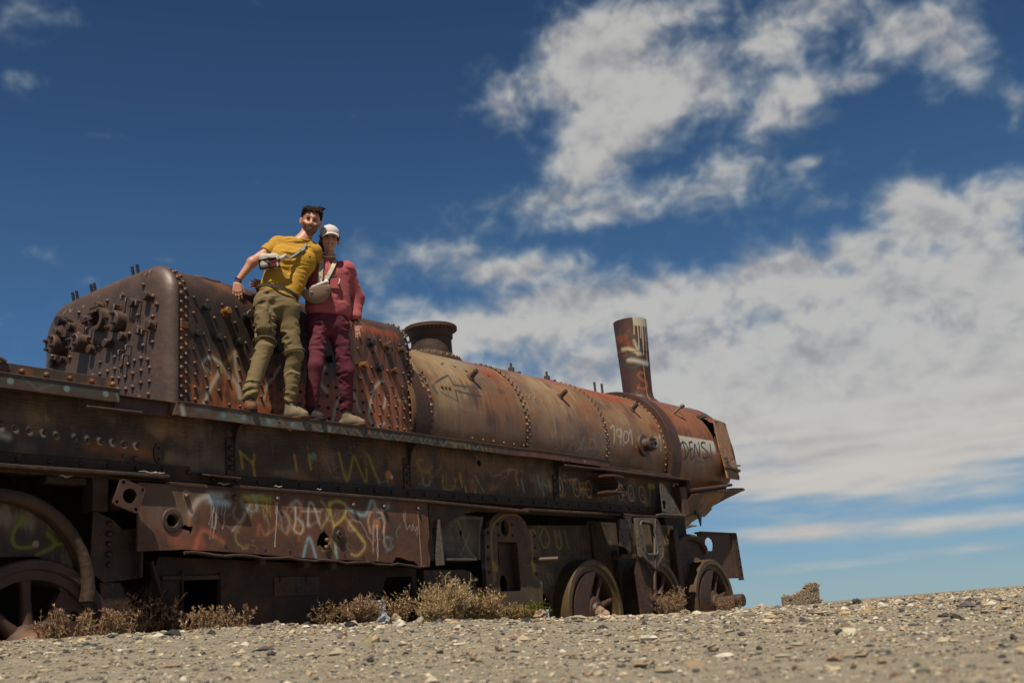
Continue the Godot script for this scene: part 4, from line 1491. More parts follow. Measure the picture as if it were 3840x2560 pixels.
	cc.stroke(vs([0.42,2.34, 0.43,2.2, 0.47,2.05, 0.52,1.98]), 0.03, Color8(170, 92, 52), 0.7)
	cc.stroke(vs([0.52,2.28, 0.62,2.33, 0.74,2.26, 0.84,2.1, 0.88,1.92, 0.84,1.8, 0.74,1.75, 0.64,1.77, 0.55,1.84, 0.42,1.86]), 0.045, teal, 0.95)
	cc.stroke(vs([0.58,2.06, 0.68,2.05, 0.78,2.0, 0.82,1.95]), 0.1, Color8(214, 200, 160), 0.95)
	cc.stroke(vs([0.66,1.88, 0.76,1.86, 0.86,1.83, 0.96,1.82]), 0.13, Color8(208, 206, 188), 0.95)
	cc.stroke(vs([0.92,1.81, 1.0,1.82]), 0.09, Color8(160, 196, 204), 0.95)
	cc.stroke(vs([0.6,1.98, 0.56,1.93, 0.62,1.91, 0.72,1.95, 0.66,2.01]), 0.045, teal, 0.95)
	cc.stroke(vs([0.78,2.16, 0.82,2.02, 0.86,1.95]), 0.08, Color8(196, 194, 168), 0.9)
	for i in 6:
		cc.stroke([Vector2(0.52, 2.16 + i * 0.022), Vector2(0.74, 2.14 + i * 0.022)], 0.012, Color8(150, 66, 44), 0.6)
	cc.stroke(vs([0.88,1.66, 0.82,1.68, 0.78,1.63, 0.83,1.57, 0.92,1.53, 0.93,1.46, 0.86,1.42, 0.76,1.45]), 0.065, Color8(176, 98, 56), 0.85)
	cc.stroke(vs([0.79,1.5, 0.76,1.45]), 0.04, Color8(188, 92, 44), 0.7)
	var cream := Color8(216, 206, 178)
	for i in 7:
		cc.stroke([Vector2(0.80 + 0.004 * i, 2.52 - i * 0.02), Vector2(1.35, 2.52 - i * 0.02)], 0.04, cream, 0.9, 0.5)
	for q in [[0.80, 0.24], [0.855, 0.46], [0.9, 0.3], [0.925, 0.56], [0.94, 0.4], [0.99, 0.72], [1.03, 0.34], [1.08, 0.5], [1.2, 0.3]]:
		cc.stroke([Vector2(q[0], 2.5), Vector2(q[0], 2.5 - q[1] * 0.5), Vector2(q[0] - 0.01, 2.5 - q[1])], 0.026, cream, 0.9, 0.6)
	cc.stroke(vs([0.89,1.8, 0.9,1.5, 0.9,1.25]), 0.028, Color8(206, 166, 112), 0.8)
	surf("chimney_paint", cc.texture(), Color.WHITE, 0.55, 0.0, 0.0, 0.1)
	M["chimney_paint"].texture_repeat = false
	var ch := begin()
	var ca := 56
	var prof := [[0.33, 1.20], [0.27, 1.27], [0.235, 1.31], [0.222, 1.36], [0.218, 1.42], [0.225, 1.7], [0.238, 2.1], [0.252, 2.5], [0.252, 2.515], [0.238, 2.518], [0.238, 2.0]]
	for i in range(prof.size() - 1):
		ch.set_smooth_group(1 if i < 7 else 2 + i)
		for k in ca:
			var pts := []
			var uvs := []
			for c in [[0, 0], [1, 0], [1, 1], [0, 1]]:
				# angle 0 faces away from the near side, so that the picture's seam is at the back
				var tt: float = TAU * (k + c[0]) / ca + deg_to_rad(30.0)
				var pr: Array = prof[i + c[1]]
				var r: float = pr[0]
				var y: float = pr[1]
				pts.append(Vector3(7.53 + r * cos(-tt), y if y > 1.21 else YC + sqrt(maxf(0.0, RS * RS - pow(r * sin(-tt), 2))) - 0.01, ZC + r * sin(-tt)))
				uvs.append(cc.uv(1.5 * (k + c[0]) / float(ca), y))
			for q in [0, 2, 1, 0, 3, 2]:
				ch.set_uv(uvs[q])
				ch.add_vertex(pts[q])
	var chim := part("chimney", done(ch), "chimney_paint", LOCO)
	for k in 10:
		var tt := TAU * k / 10.0
		rivet(Vector3(7.53 + 0.221 * cos(tt), 1.375, ZC + 0.221 * sin(tt)), Vector3(cos(tt), 0, sin(tt)), chim, "rivet_brown", "rivet", null, 0.5)
	# bent apron and ragged sheet under the front
	var ap := begin()
	var fl := FastNoiseLite.new()
	fl.seed = 21
	fl.frequency = 4.0
	var top := [[7.05, -0.26, -0.24], [7.35, -0.22, -0.2], [7.8, -0.2, -0.15], [8.3, -0.22, -0.095], [8.72, -0.25, -0.07], [8.88, -0.3, -0.068], [8.86, -0.36, -0.085], [8.62, -0.46, -0.17], [8.3, -0.6, -0.30], [7.9, -0.66, -0.42], [7.4, -0.6, -0.48], [7.05, -0.45, -0.45]]
	var am := Vector3(7.9, -0.15, -0.45)
	for k in top.size():
		var p: Array = top[k]
		var q: Array = top[(k + 1) % top.size()]
		var p3 := Vector3(p[0], p[2], p[1])
		var q3 := Vector3(q[0], q[2], q[1])
		var dn := Vector3(0, -0.022, 0)
		T(ap, am, p3, q3)
		T(ap, am + dn, q3 + dn, p3 + dn)
		Q(ap, p3, p3 + dn, q3 + dn, q3)
	part("front_apron", done(ap), "edge_rust", sb)
	var rg := begin()
	plate(rg, Transform3D(Basis(Vector3.UP, 0.3), Vector3(7.85, -0.32, -0.62)), PackedVector2Array([Vector2(-0.2, 0.1), Vector2(0.45, 0.2), Vector2(0.85, 0.18), Vector2(0.95, -0.02), Vector2(0.84, 0.0), Vector2(0.76, -0.05), Vector2(0.68, 0.0), Vector2(0.6, -0.06), Vector2(0.42, -0.02), Vector2(0.36, -0.12), Vector2(0.2, -0.28), Vector2(0.06, -0.15), Vector2(-0.1, -0.1)]), [circle(Vector2(0.62, 0.07), 0.025, 8), circle(Vector2(0.2, 0.0), 0.018, 7)], -0.008, 0.008)
	part("ragged_sheet", done(rg), "frame_iron", sb)
	var hs := begin()
	plate(hs, Transform3D(Basis(Vector3.UP, 0.5), Vector3(7.85, -0.62, -1.0)), PackedVector2Array([Vector2(-0.1, 0.05), Vector2(0.25, 0.08), Vector2(0.28, -0.05), Vector2(0.22, -0.2), Vector2(0.16, -0.3), Vector2(0.1, -0.16), Vector2(0.0, -0.06)]), [], -0.008, 0.008)
	part("hanging_scrap", done(hs), "frame_dim", sb)
	# saddle under the smokebox
	var sd := begin()
	abox(sd, Vector3(6.75, -0.9, -1.95), Vector3(7.35, -0.4, -0.55), 0.02)
	part("saddle", done(sd), "frame_dim", sb)


func make_running_board() -> void:
	var cv := Canvas.new(-1.45, 4.65, -0.13, 0.03, 230.0)
	cv.fill(NZ, Color8(104, 74, 56), Color8(88, 68, 56), Color8(118, 80, 58), Color8(132, 90, 66), 0.3, 1.0, 11)
	var pale := Color8(172, 156, 134)
	var blue := Color8(104, 138, 150)
	cv.patch(NZ, -0.6, -0.06, 0.9, 0.07, Color8(112, 122, 116), 0.75, 0.1, 1)
	cv.patch(NZ, 0.9, -0.05, 1.4, 0.06, Color8(62, 66, 62), 0.8, 0.1, 2)
	cv.patch(NZ, 2.0, -0.04, 0.5, 0.05, Color8(64, 70, 68), 0.7, 0.1, 3)
	cv.stroke(vs([-1.38,-0.02, -1.36,-0.09]), 0.07, Color8(206, 194, 174), 0.8)
	for i in 11:
		var x := -0.95 + i * 0.17 + rng.randf_range(-0.03, 0.03)
		cv.stroke([Vector2(x, -0.02 - rng.randf() * 0.03), Vector2(x + 0.05, -0.08), Vector2(x + 0.1, -0.09), Vector2(x + 0.16, -0.03)], rng.randf_range(0.02, 0.034), Color8(150, 136, 118) if i % 3 else Color8(174, 118, 84), rng.randf_range(0.3, 0.65))
		cv.stroke([Vector2(x + 0.08, -0.045)], rng.randf_range(0.035, 0.065), blue, rng.randf_range(0.3, 0.8))
	for i in 7:
		var x := 0.9 + i * 0.16 + rng.randf_range(-0.02, 0.02)
		cv.stroke([Vector2(x, -0.02), Vector2(x + 0.05, -0.085), Vector2(x + 0.12, -0.015)], rng.randf_range(0.015, 0.026), pale, rng.randf_range(0.35, 0.7))
		cv.stroke([Vector2(x + 0.04, -0.03)], rng.randf_range(0.03, 0.055), blue, rng.randf_range(0.3, 0.7))
	for q in [-1.0, -0.8, -0.55, -0.3, 0.1]:
		cv.stroke([Vector2(q, -0.06)], 0.07, Color8(120, 158, 172), 0.75, 0.6)
	cv.stroke(vs([1.62,-0.03, 1.9,-0.035]), 0.035, Color8(150, 134, 44), 0.75)
	for i in 9:
		var x := 1.75 + i * 0.07
		cv.stroke([Vector2(x, -0.02 - rng.randf() * 0.03), Vector2(x + 0.02, -0.08)], 0.02, [pale, blue, Color8(146, 140, 60), Color8(190, 176, 150)][i % 4], 0.7)
	cv.stroke(vs([2.05,-0.09, 2.14,-0.015, 2.2,-0.09]), 0.016, pale, 0.7)
	cv.patch(NZ, 3.5, -0.05, 1.2, 0.07, Color8(120, 76, 62), 0.8, 0.4, 5)
	for i in 16:
		var x := rng.randf_range(2.2, 4.5)
		cv.stroke([Vector2(x, -0.0), Vector2(x + rng.randf_range(-0.03, 0.03), -0.09)], 0.014, Color8(160, 118, 96), 0.45, 1.0)
	cv.stroke([Vector2(4.05, -0.05)], 0.06, Color8(170, 170, 158), 0.6, 0.7)
	surf("valance_paint", cv.texture(), Color.WHITE, 0.75, 0.0, 0.0)
	# walkway and its painted valance with a rolled lip, slightly buckled
	var buckle := func(x: float) -> float: return 0.008 * sin(x * 2.3) + 0.005 * sin(x * 6.1 + 1.0)
	var st := begin()
	var n := 48
	for i in n:
		var xa := lerpf(-1.4, 4.59, float(i) / n)
		var xb := lerpf(-1.4, 4.59, float(i + 1) / n)
		var ya: float = 0.4 * buckle.call(xa)
		var yb: float = 0.4 * buckle.call(xb)
		st.set_smooth_group(1)
		Q(st, Vector3(xa, ya, -0.005), Vector3(xb, yb, -0.005), Vector3(xb, yb, -0.345), Vector3(xa, ya, -0.345))
		st.set_smooth_group(2)
		Q(st, Vector3(xa, ya - 0.012, -0.345), Vector3(xb, yb - 0.012, -0.345), Vector3(xb, yb - 0.012, -0.005), Vector3(xa, ya - 0.012, -0.005))
	var deck := part("running_board", done(st), "frame_iron", LOCO)
	st = begin()
	uvf = func(p: Vector3) -> Vector2: return cv.uv(p.x, p.y)
	for i in n:
		var xa := lerpf(-1.4, 4.59, float(i) / n)
		var xb := lerpf(-1.4, 4.59, float(i + 1) / n)
		var ya: float = 0.4 * buckle.call(xa)
		var yb: float = 0.4 * buckle.call(xb)
		var za: float = 0.5 * buckle.call(xa * 1.7)
		var zb: float = 0.5 * buckle.call(xb * 1.7)
		var da := lerpf(-0.103, -0.078, clampf((xa + 1.4) / 3.5, 0, 1))
		var db := lerpf(-0.103, -0.078, clampf((xb + 1.4) / 3.5, 0, 1))
		st.set_smooth_group(1)
		Q(st, Vector3(xa, da + ya, za - 0.004), Vector3(xb, db + yb, zb - 0.004), Vector3(xb, yb - 0.004, zb), Vector3(xa, ya - 0.004, za))
		st.set_smooth_group(2)
		Q(st, Vector3(xb, db + yb, zb - 0.014), Vector3(xa, da + ya, za - 0.014), Vector3(xa, ya - 0.004, za - 0.01), Vector3(xb, yb - 0.004, zb - 0.01))
		st.set_smooth_group(3)
		Q(st, Vector3(xa, da + ya, za - 0.014), Vector3(xb, db + yb, zb - 0.014), Vector3(xb, db + yb, zb - 0.004), Vector3(xa, da + ya, za - 0.004))
	uvf = no_call
	var val := part("valance", done(st), "valance_paint", LOCO)
	st = begin()
	var lip := []
	for i in n + 1:
		var x := lerpf(-1.41, 4.595, float(i) / n)
		lip.append(Vector3(x, 0.4 * buckle.call(x) + 0.001, 0.5 * buckle.call(x * 1.7) - 0.003))
	tube(st, lip, 0.0085, 6)
	part("rolled_lip", done(st), "wheel_iron", val)
	for x in [1.45, 1.5, 3.66, 3.73, -0.45, 0.32]:
		var hb := begin()
		lathe(hb, axis_xf(Vector3(x, -0.06, 0.002), Vector3(0, 0, 1)), [Vector2(0.012, 0), Vector2(0.012, 0.004), Vector2(0, 0.004)], 8)
		part("bolt_hole", done(hb), "black_iron", val)
	# curled corner where the valance meets the lower piece
	st = begin()
	st.set_smooth_group(1)
	for i in 6:
		var t0 := PI * 0.5 * i / 6.0
		var t1 := PI * 0.5 * (i + 1) / 6.0
		Q(st, Vector3(-1.4 - 0.05 * sin(t0), -0.1, 0.0 - 0.05 * (1 - cos(t0))), Vector3(-1.4 - 0.05 * sin(t0), 0.0, -0.05 * (1 - cos(t0))), Vector3(-1.4 - 0.05 * sin(t1), 0.0, -0.05 * (1 - cos(t1))), Vector3(-1.4 - 0.05 * sin(t1), -0.1, -0.05 * (1 - cos(t1))))
	part("curled_corner", done(st), "edge_rust", val)
	# lower valance to the left, loose strip under it
	st = begin()
	abox(st, Vector3(-1.895, -0.112, -0.072), Vector3(-1.452, -0.008, -0.055), 0.004)
	abox(st, Vector3(-1.9, -0.012, -0.36), Vector3(-1.39, -0.006, -0.004), 0.002)
	abox(st, Vector3(-1.47, -0.11, -0.075), Vector3(-1.38, -0.012, -0.055), 0.002)
	part("lower_valance", done(st), "wheel_iron", LOCO)
	st = begin()
	box(st, Transform3D(Basis(Vector3(0, 0, 1), 0.008), Vector3(-1.925, -0.118, -0.025)), Vector3(0.43, 0.012, 0.07), 0.004)
	part("loose_strip", done(st), "plate_iron", LOCO)


func make_frame() -> void:
	# deep web plate between the running board and the lower flange
	var cv := Canvas.new(-3.1, 6.6, -0.62, 0.02, 200.0)
	cv.fill(NZ, Color8(64, 46, 35), Color8(90, 64, 45), Color8(50, 42, 37), Color8(120, 84, 54), 0.45, 1.0, 13)
	cv.patch(NZ, -2.2, -0.36, 0.9, 0.12, Color8(46, 44, 46), 0.85, 0.1, 1)
	cv.patch(NZ, -1.2, -0.4, 0.5, 0.14, Color8(110, 92, 76), 0.7, 0.3, 2)
	cv.patch(NZ, 1.6, -0.25, 1.2, 0.2, Color8(116, 82, 56), 0.75, 0.4, 3)
	cv.patch(NZ, 2.7, -0.2, 0.9, 0.16, Color8(112, 82, 54), 0.7, 0.3, 4)
	cv.patch(NZ, 0.8, -0.48, 2.8, 0.06, Color8(48, 50, 52), 0.8, 0.1, 5)
	cv.patch(NZ, 4.5, -0.3, 1.8, 0.25, Color8(58, 46, 40), 0.7, 0.3, 6)
	cv.patch(NZ, 3.4, -0.3, 0.6, 0.14, Color8(104, 92, 72), 0.7, 0.4, 7)
	for x in [-2.0, -1.75, -1.6]:
		cv.patch(NZ, x, -0.37, 0.14, 0.07, Color8(124, 70, 38), 0.8, 0.3, int(x * -10))
	for i in 70:
		cv.patch(NZ, rng.randf_range(-3.0, 6.3), rng.randf_range(-0.5, -0.05), rng.randf_range(0.05, 0.25), rng.randf_range(0.04, 0.16), [Color8(124, 84, 52), Color8(54, 46, 42), Color8(110, 92, 74), Color8(92, 56, 36), Color8(64, 62, 62), Color8(134, 104, 68)][i % 6], rng.randf_range(0.35, 0.75), 0.4, i)
	var white := Color8(196, 194, 184)
	for k in 12:
		var x := -2.75 + 0.095 * k + (0.04 if k > 5 else 0.0)
		cv.stroke([Vector2(x, -0.275 - 0.004 * k), Vector2(x + 0.012, -0.295 - 0.004 * k)], 0.052, white, 0.75, 0.6)
	cv.stroke([Vector2(-2.68, -0.33), Vector2(-2.6, -0.35)], 0.09, white, 0.6, 0.9)
	for k in 7:
		cv.stroke([Vector2(-2.76 + 0.12 * k, -0.475), Vector2(-2.75 + 0.12 * k, -0.5)], 0.05, Color8(140, 150, 150), 0.6, 0.7)
	cv.stroke([Vector2(-1.76, -0.41)], 0.05, white, 0.8, 0.5)
	cv.stroke([Vector2(-1.66, -0.42)], 0.05, white, 0.7, 0.5)
	var ylw := Color8(130, 118, 40)
	cv.spray(vs([0.35,-0.22, 0.43,-0.46, 0.52,-0.24]), 0.045, ylw, 0.75)
	cv.spray(vs([0.54,-0.24, 0.66,-0.45, 0.68,-0.34]), 0.04, ylw, 0.7)
	cv.spray(vs([0.71,-0.22, 0.83,-0.45]), 0.05, ylw, 0.75)
	cv.spray(vs([1.72,-0.34, 1.72,-0.45, 1.88,-0.45, 1.90,-0.35]), 0.035, ylw, 0.7)
	for q in [[-0.72, -0.3], [-0.6, -0.36], [-0.16, -0.28], [0.0, -0.26], [1.98, -0.3], [2.2, -0.45], [2.05, -0.42]]:
		cv.stroke([Vector2(q[0], q[1]), Vector2(q[0] + 0.02, q[1] - 0.12)], 0.04, Color8(156, 128, 30), 0.7, 0.6)
	cv.spray(vs([-0.73,-0.29, -0.6,-0.37, -0.58,-0.31]), 0.04, ylw, 0.7)
	cv.stroke(vs([0.05,-0.27]), 0.08, Color8(92, 116, 124), 0.8, 0.3)
	cv.drips(0.02, -0.28, 0.07, 5, 0.1, Color8(92, 116, 124), 0.0, rng)
	cv.stroke([Vector2(0.96, -0.37)], 0.1, Color8(170, 98, 56), 0.85, 0.4)
	cv.stroke([Vector2(1.0, -0.39)], 0.05, Color8(170, 180, 176), 0.8, 0.4)
	cv.drips(0.93, -0.38, 0.08, 6, 0.15, Color8(166, 112, 74), 0.0, rng)
	for q in [[2.9, -0.3], [3.0, -0.36], [3.3, -0.3], [3.36, -0.38], [3.5, -0.33], [3.68, -0.3]]:
		cv.stroke([Vector2(q[0], q[1] + 0.06), Vector2(q[0] + 0.03, q[1] - 0.06)], 0.05, [Color8(110, 138, 140), Color8(170, 164, 140), Color8(176, 120, 70)][int(q[0] * 10) % 3], 0.6, 0.8)
	for q in [[3.72, 0.05], [4.05, 0.07], [4.3, 0.065], [5.0, 0.06], [5.25, 0.06], [5.52, 0.075]]:
		var ring := []
		for k in 17:
			ring.append(Vector2(q[0] + q[1] * cos(TAU * k / 16.0), -0.33 + 0.1 * sin(TAU * k / 16.0)))
		cv.stroke(ring, 0.022, Color8(164, 140, 106), 0.75, 0.7)
		cv.stroke([Vector2(q[0], -0.34)], 0.045, Color8(196, 120, 66), 0.8, 0.8)
	for k in 22:
		cv.stroke([Vector2(3.6 + 0.1 * k, -0.52), Vector2(3.6 + 0.1 * k, -0.54)], 0.045, [Color8(134, 128, 48), Color8(120, 108, 62), Color8(104, 112, 108)][k % 3], 0.65, 0.7)
	cv.stroke([Vector2(5.72, -0.22), Vector2(5.83, -0.22)], 0.09, Color8(148, 140, 40), 0.8, 0.4)
	cv.drips(5.69, -0.25, 0.14, 8, 0.14, Color8(148, 140, 40), 0.0, rng)
	cv.stroke([Vector2(2.22, -0.3), Vector2(2.34, -0.46)], 0.014, Color8(206, 196, 176), 0.7)
	cv.scrawl(40, 0.0, 5.6, -0.44, -0.2, [Color8(130, 118, 50), Color8(112, 120, 116), Color8(140, 96, 62), Color8(96, 112, 116), Color8(150, 134, 104)], rng)
	cv.scrawl(22, 3.2, 5.6, -0.42, -0.24, [Color8(110, 138, 140), Color8(170, 160, 130), Color8(176, 120, 70)], rng)
	cv.gain(1.3)
	surf("web_paint", cv.texture(), Color.WHITE, 0.78, 0.0, 0.0)
	M["web_paint"].heightmap_enabled = true
	M["web_paint"].heightmap_texture = bump_tex
	M["web_paint"].heightmap_scale = 0.4
	M["web_paint"].texture_repeat = true
	var st := begin()
	uvf = func(p: Vector3) -> Vector2: return cv.uv(p.x, p.y)
	plate(st, Transform3D(), rect(-3.05, 6.35, -0.575, -0.02), [circle(Vector2(2.3, -0.17), 0.035, 12), circle(Vector2(4.86, -0.3), 0.035, 12, 0.05), circle(Vector2(5.1, -0.3), 0.045, 12, 0.06)], -0.17, -0.15)
	uvf = no_call
	var web := part("frame_beam", done(st), "web_paint", LOCO)
	# angle along its foot and the projecting lower flange in bent lengths
	st = begin()
	abox(st, Vector3(-3.05, -0.565, -0.15), Vector3(-1.2, -0.45, -0.136), 0.004)
	abox(st, Vector3(-1.2, -0.575, -0.15), Vector3(6.3, -0.485, -0.138), 0.004)
	part("foot_angle", done(st), "frame_dim", web)
	st = begin()
	for s in [[-3.05, -1.45, -0.542, -0.538, -0.035], [-1.46, -0.86, -0.58, -0.59, -0.07], [-0.87, 1.3, -0.575, -0.592, -0.055], [1.29, 2.95, -0.592, -0.63, -0.05], [2.94, 5.7, -0.61, -0.6, -0.06]]:
		var a := Vector3(s[0], s[2], -0.1)
		var b := Vector3(s[1], s[3], -0.1)
		var dir := (b - a).normalized()
		box(st, Transform3D(Basis(dir, Vector3(0, 0, 1).cross(dir), Vector3(0, 0, 1)), Vector3((a.x + b.x) * 0.5, (a.y + b.y) * 0.5 - 0.014, (-0.3 + s[4]) * 0.5)), Vector3((b - a).length(), 0.026, s[4] + 0.3), 0.005)
	part("lower_flange", done(st), "frame_iron", web)
	st = begin()
	box(st, Transform3D(Basis(Vector3(0, 0, 1), -0.02) * Basis(Vector3.RIGHT, 0.2), Vector3(-0.98, -0.515, -0.08)), Vector3(0.3, 0.014, 0.16), 0.004)
	part("bent_ledge", done(st), "frame_iron", web)
	# bolts on the web
	for k in 12:
		var x := -2.74 + 0.095 * k + (0.04 if k > 5 else 0.0)
		rivet(Vector3(x + rng.randfn() * 0.008, -0.285 - 0.004 * k + rng.randfn() * 0.006, -0.15), Vector3(0, 0, 1), web, "rivet_brown", "web_bolt", bolt_mesh, 1.0)
	for k in 40:
		rivet(Vector3(-2.76 + 0.22 * k, -0.49 if k < 8 else -0.53, -0.137), Vector3(0, 0, 1), web, "rivet_dark", "web_bolt", bolt_mesh, 0.9)
	for p in [[-1.76, -0.41], [-1.66, -0.42]]:
		rivet(Vector3(p[0], p[1], -0.15), Vector3(0, 0, 1), web, "rivet_brown", "web_bolt", bolt_mesh, 1.1)
	# knees under the walkway
	for x in [-0.82, 1.2, 3.62]:
		st = begin()
		plate(st, Transform3D(Basis(Vector3.UP, PI * 0.5), Vector3(x + 0.03, 0, 0)), PackedVector2Array([Vector2(0.02, -0.1), Vector2(0.055, -0.115), Vector2(0.095, -0.16), Vector2(0.12, -0.26), Vector2(0.125, -0.47), Vector2(0.16, -0.47), Vector2(0.16, -0.02), Vector2(0.02, -0.02)]), [], -0.008, 0.008)
		abox(st, Vector3(x - 0.045, -0.49, -0.149), Vector3(x + 0.045, -0.2, -0.133), 0.004)
		var kn := part("knee_bracket", done(st), "frame_iron", web)
		for y in [-0.28, -0.36, -0.43]:
			rivet(Vector3(x - 0.012, y, -0.133), Vector3(0, 0, 1), web, "rivet_dark", "web_bolt", bolt_mesh, 1.1)
	# oval boss on the left web
	st = begin()
	plate(st, Transform3D(), circle(Vector2(-1.47, -0.37), 0.045, 16, 0.075), [circle(Vector2(-1.48, -0.33), 0.012, 8), circle(Vector2(-1.48, -0.41), 0.012, 8)], -0.15, -0.135)
	part("oval_boss", done(st), "frame_iron", web)
	# top plate towards the front
	st = begin()
	box(st, Transform3D(Basis(Vector3(0, 0, 1), 0.003), Vector3(5.1, -0.118, -0.1)), Vector3(2.95, 0.02, 0.24), 0.005)
	box(st, Transform3D(Basis(Vector3(0, 0, 1), 0.012), Vector3(5.25, -0.102, -0.03)), Vector3(1.9, 0.012, 0.06), 0.004)
	part("front_top_plate", done(st), "wheel_iron", LOCO)
	# dark inside: inner frames and ash pan behind everything
	st = begin()
	abox(st, Vector3(-3.2, -2.1, -0.98), Vector3(3.2, -0.05, -0.95), 0.004)
	abox(st, Vector3(3.2, -2.1, -0.98), Vector3(4.25, -0.05, -0.95), 0.004)
	abox(st, Vector3(4.25, -1.6, -0.98), Vector3(6.7, -0.05, -0.95), 0.004)
	abox(st, Vector3(-3.2, -2.1, -1.98), Vector3(2.9, -0.05, -1.95), 0.004)
	abox(st, Vector3(2.9, -1.6, -1.98), Vector3(6.6, -0.05, -1.95), 0.004)
	abox(st, Vector3(-3.2, -0.05, -2.0), Vector3(1.6, -0.02, -0.37), 0.004)
	abox(st, Vector3(-3.2, -2.1, -1.98), Vector3(-3.17, -0.05, -0.2), 0.004)
	part("inner_frame", done(st), "frame_dim", LOCO)
	# side tank with the sprayed lettering
	cv = Canvas.new(-1.75, 1.5, -1.32, -0.55, 200.0)
	cv.fill(NZ, Color8(84, 56, 42), Color8(98, 62, 44), Color8(66, 47, 38), Color8(122, 76, 50), 0.4, 1.0, 15)
	for i in 26:
		cv.patch(NZ, rng.randf_range(-1.6, 1.3), rng.randf_range(-1.1, -0.6), rng.randf_range(0.08, 0.25), rng.randf_range(0.05, 0.2), [Color8(118, 72, 46), Color8(60, 46, 40), Color8(104, 84, 68), Color8(96, 56, 38)][i % 4], rng.randf_range(0.3, 0.6), 0.6, i)
	cv.patch(NZ, -1.45, -0.75, 0.3, 0.3, Color8(94, 78, 64), 0.7, 0.7, 1)
	cv.patch(NZ, -1.3, -1.02, 0.25, 0.1, Color8(152, 76, 54), 0.6, 0.2, 2)
	var grey := Color8(160, 158, 154)
	var lb := Color8(122, 150, 164)
	cv.spray(vs([-1.26,-0.92, -1.24,-0.80, -1.18,-0.71]), 0.06, Color8(150, 96, 66), 0.7)
	cv.spray(vs([-1.24,-0.80, -1.18,-0.71, -1.07,-0.665, -0.96,-0.66]), 0.08, grey, 0.75)
	cv.spray(vs([-1.05,-0.70, -0.9,-0.72]), 0.09, Color8(138, 164, 176), 0.9)
	cv.drips(-1.07, -0.72, 0.2, 9, 0.36, Color8(168, 172, 172), -0.15, rng)
	cv.spray(vs([-1.20,-1.06, -1.16,-0.95, -1.10,-0.93, -0.95,-1.01]), 0.06, Color8(160, 86, 62), 0.7)
	cv.spray(vs([-0.70,-0.73, -0.77,-0.83, -0.86,-0.92]), 0.04, Color8(150, 146, 134), 0.65)
	cv.spray(vs([-0.75,-0.665, -0.49,-0.665]), 0.075, Color8(140, 138, 50), 0.9)
	cv.drips(-0.74, -0.68, 0.26, 13, 0.16, Color8(140, 138, 50), 0.0, rng)
	cv.stroke(vs([-0.42,-0.67]), 0.08, Color8(190, 176, 164), 0.85)
	cv.drips(-0.46, -0.68, 0.07, 4, 0.45, Color8(176, 160, 148), -0.12, rng)
	cv.spray(vs([-0.62,-0.95, -0.6,-0.87, -0.55,-0.95, -0.46,-0.9, -0.4,-0.86, -0.34,-0.93, -0.24,-0.85]), 0.035, Color8(150, 92, 66), 0.6)
	cv.spray(vs([-0.27,-0.70, -0.21,-0.67, -0.17,-0.7]), 0.06, grey, 0.75)
	cv.spray(vs([-0.23,-0.72, -0.23,-0.84, -0.25,-0.90, -0.18,-0.93, -0.15,-0.86, -0.21,-0.81]), 0.035, Color8(176, 170, 164), 0.8)
	cv.spray(vs([-0.17,-0.75, 0.04,-0.745]), 0.025, grey, 0.6)
	cv.spray(vs([-0.1,-0.86, -0.08,-0.69, -0.03,-0.7, 0.03,-0.85]), 0.04, Color8(176, 168, 160), 0.7)
	cv.stroke([Vector2(-0.09, -0.86)], 0.07, grey, 0.7)
	cv.spray(vs([0.15,-0.67, 0.16,-0.77, 0.20,-0.89, 0.20,-1.08]), 0.045, Color8(170, 148, 62), 0.8)
	cv.spray(vs([0.15,-0.68, 0.24,-0.65, 0.34,-0.69, 0.30,-0.79, 0.19,-0.86]), 0.045, Color8(172, 150, 70), 0.8)
	cv.spray(vs([0.06,-0.66, 0.14,-0.76, 0.05,-0.88]), 0.04, Color8(150, 136, 72), 0.7)
	cv.spray(vs([0.33,-0.79, 0.45,-0.90, 0.52,-0.98]), 0.04, Color8(164, 140, 70), 0.7)
	cv.spray(vs([0.37,-0.71, 0.56,-0.76, 0.66,-0.62, 0.72,-0.72, 0.86,-0.67]), 0.055, lb, 0.85)
	cv.spray(vs([0.62,-0.9, 0.6,-0.8, 0.66,-0.71, 0.76,-0.72, 0.80,-0.82, 0.78,-0.9]), 0.045, Color8(184, 140, 112), 0.8)
	cv.stroke([Vector2(0.7, -0.83)], 0.13, Color8(176, 106, 70), 0.8, 0.5)
	cv.drips(0.61, -0.86, 0.2, 11, 0.3, Color8(190, 174, 160), -0.05, rng)
	cv.spray(vs([-0.16,-1.12, -0.09,-0.96, -0.02,-1.13]), 0.05, lb, 0.8)
	cv.spray(vs([0.38,-0.85, 0.55,-1.0, 0.46,-1.1, 0.38,-1.09]), 0.045, Color8(166, 142, 76), 0.75)
	cv.spray(vs([0.2,-0.98, 0.21,-1.12]), 0.05, lb, 0.7)
	cv.spray(vs([1.06,-0.80, 1.05,-0.74, 1.08,-0.71, 1.07,-0.77, 1.09,-0.87, 1.13,-0.83, 1.16,-0.88, 1.17,-0.82, 1.20,-0.88, 1.23,-0.84, 1.22,-0.92]), 0.012, grey, 0.7)
	cv.spray(vs([1.25,-0.70, 1.26,-1.18]), 0.016, Color8(176, 140, 112), 0.8)
	cv.stroke([Vector2(1.25, -0.68)], 0.05, Color8(178, 140, 112), 0.8)
	for p in [[-0.55, -1.06], [-0.3, -1.07], [0.1, -1.09], [0.3, -1.1], [-0.93, -1.03], [0.52, -1.13]]:
		cv.stroke([Vector2(p[0], p[1])], 0.04, Color8(150, 66, 58), 0.7)
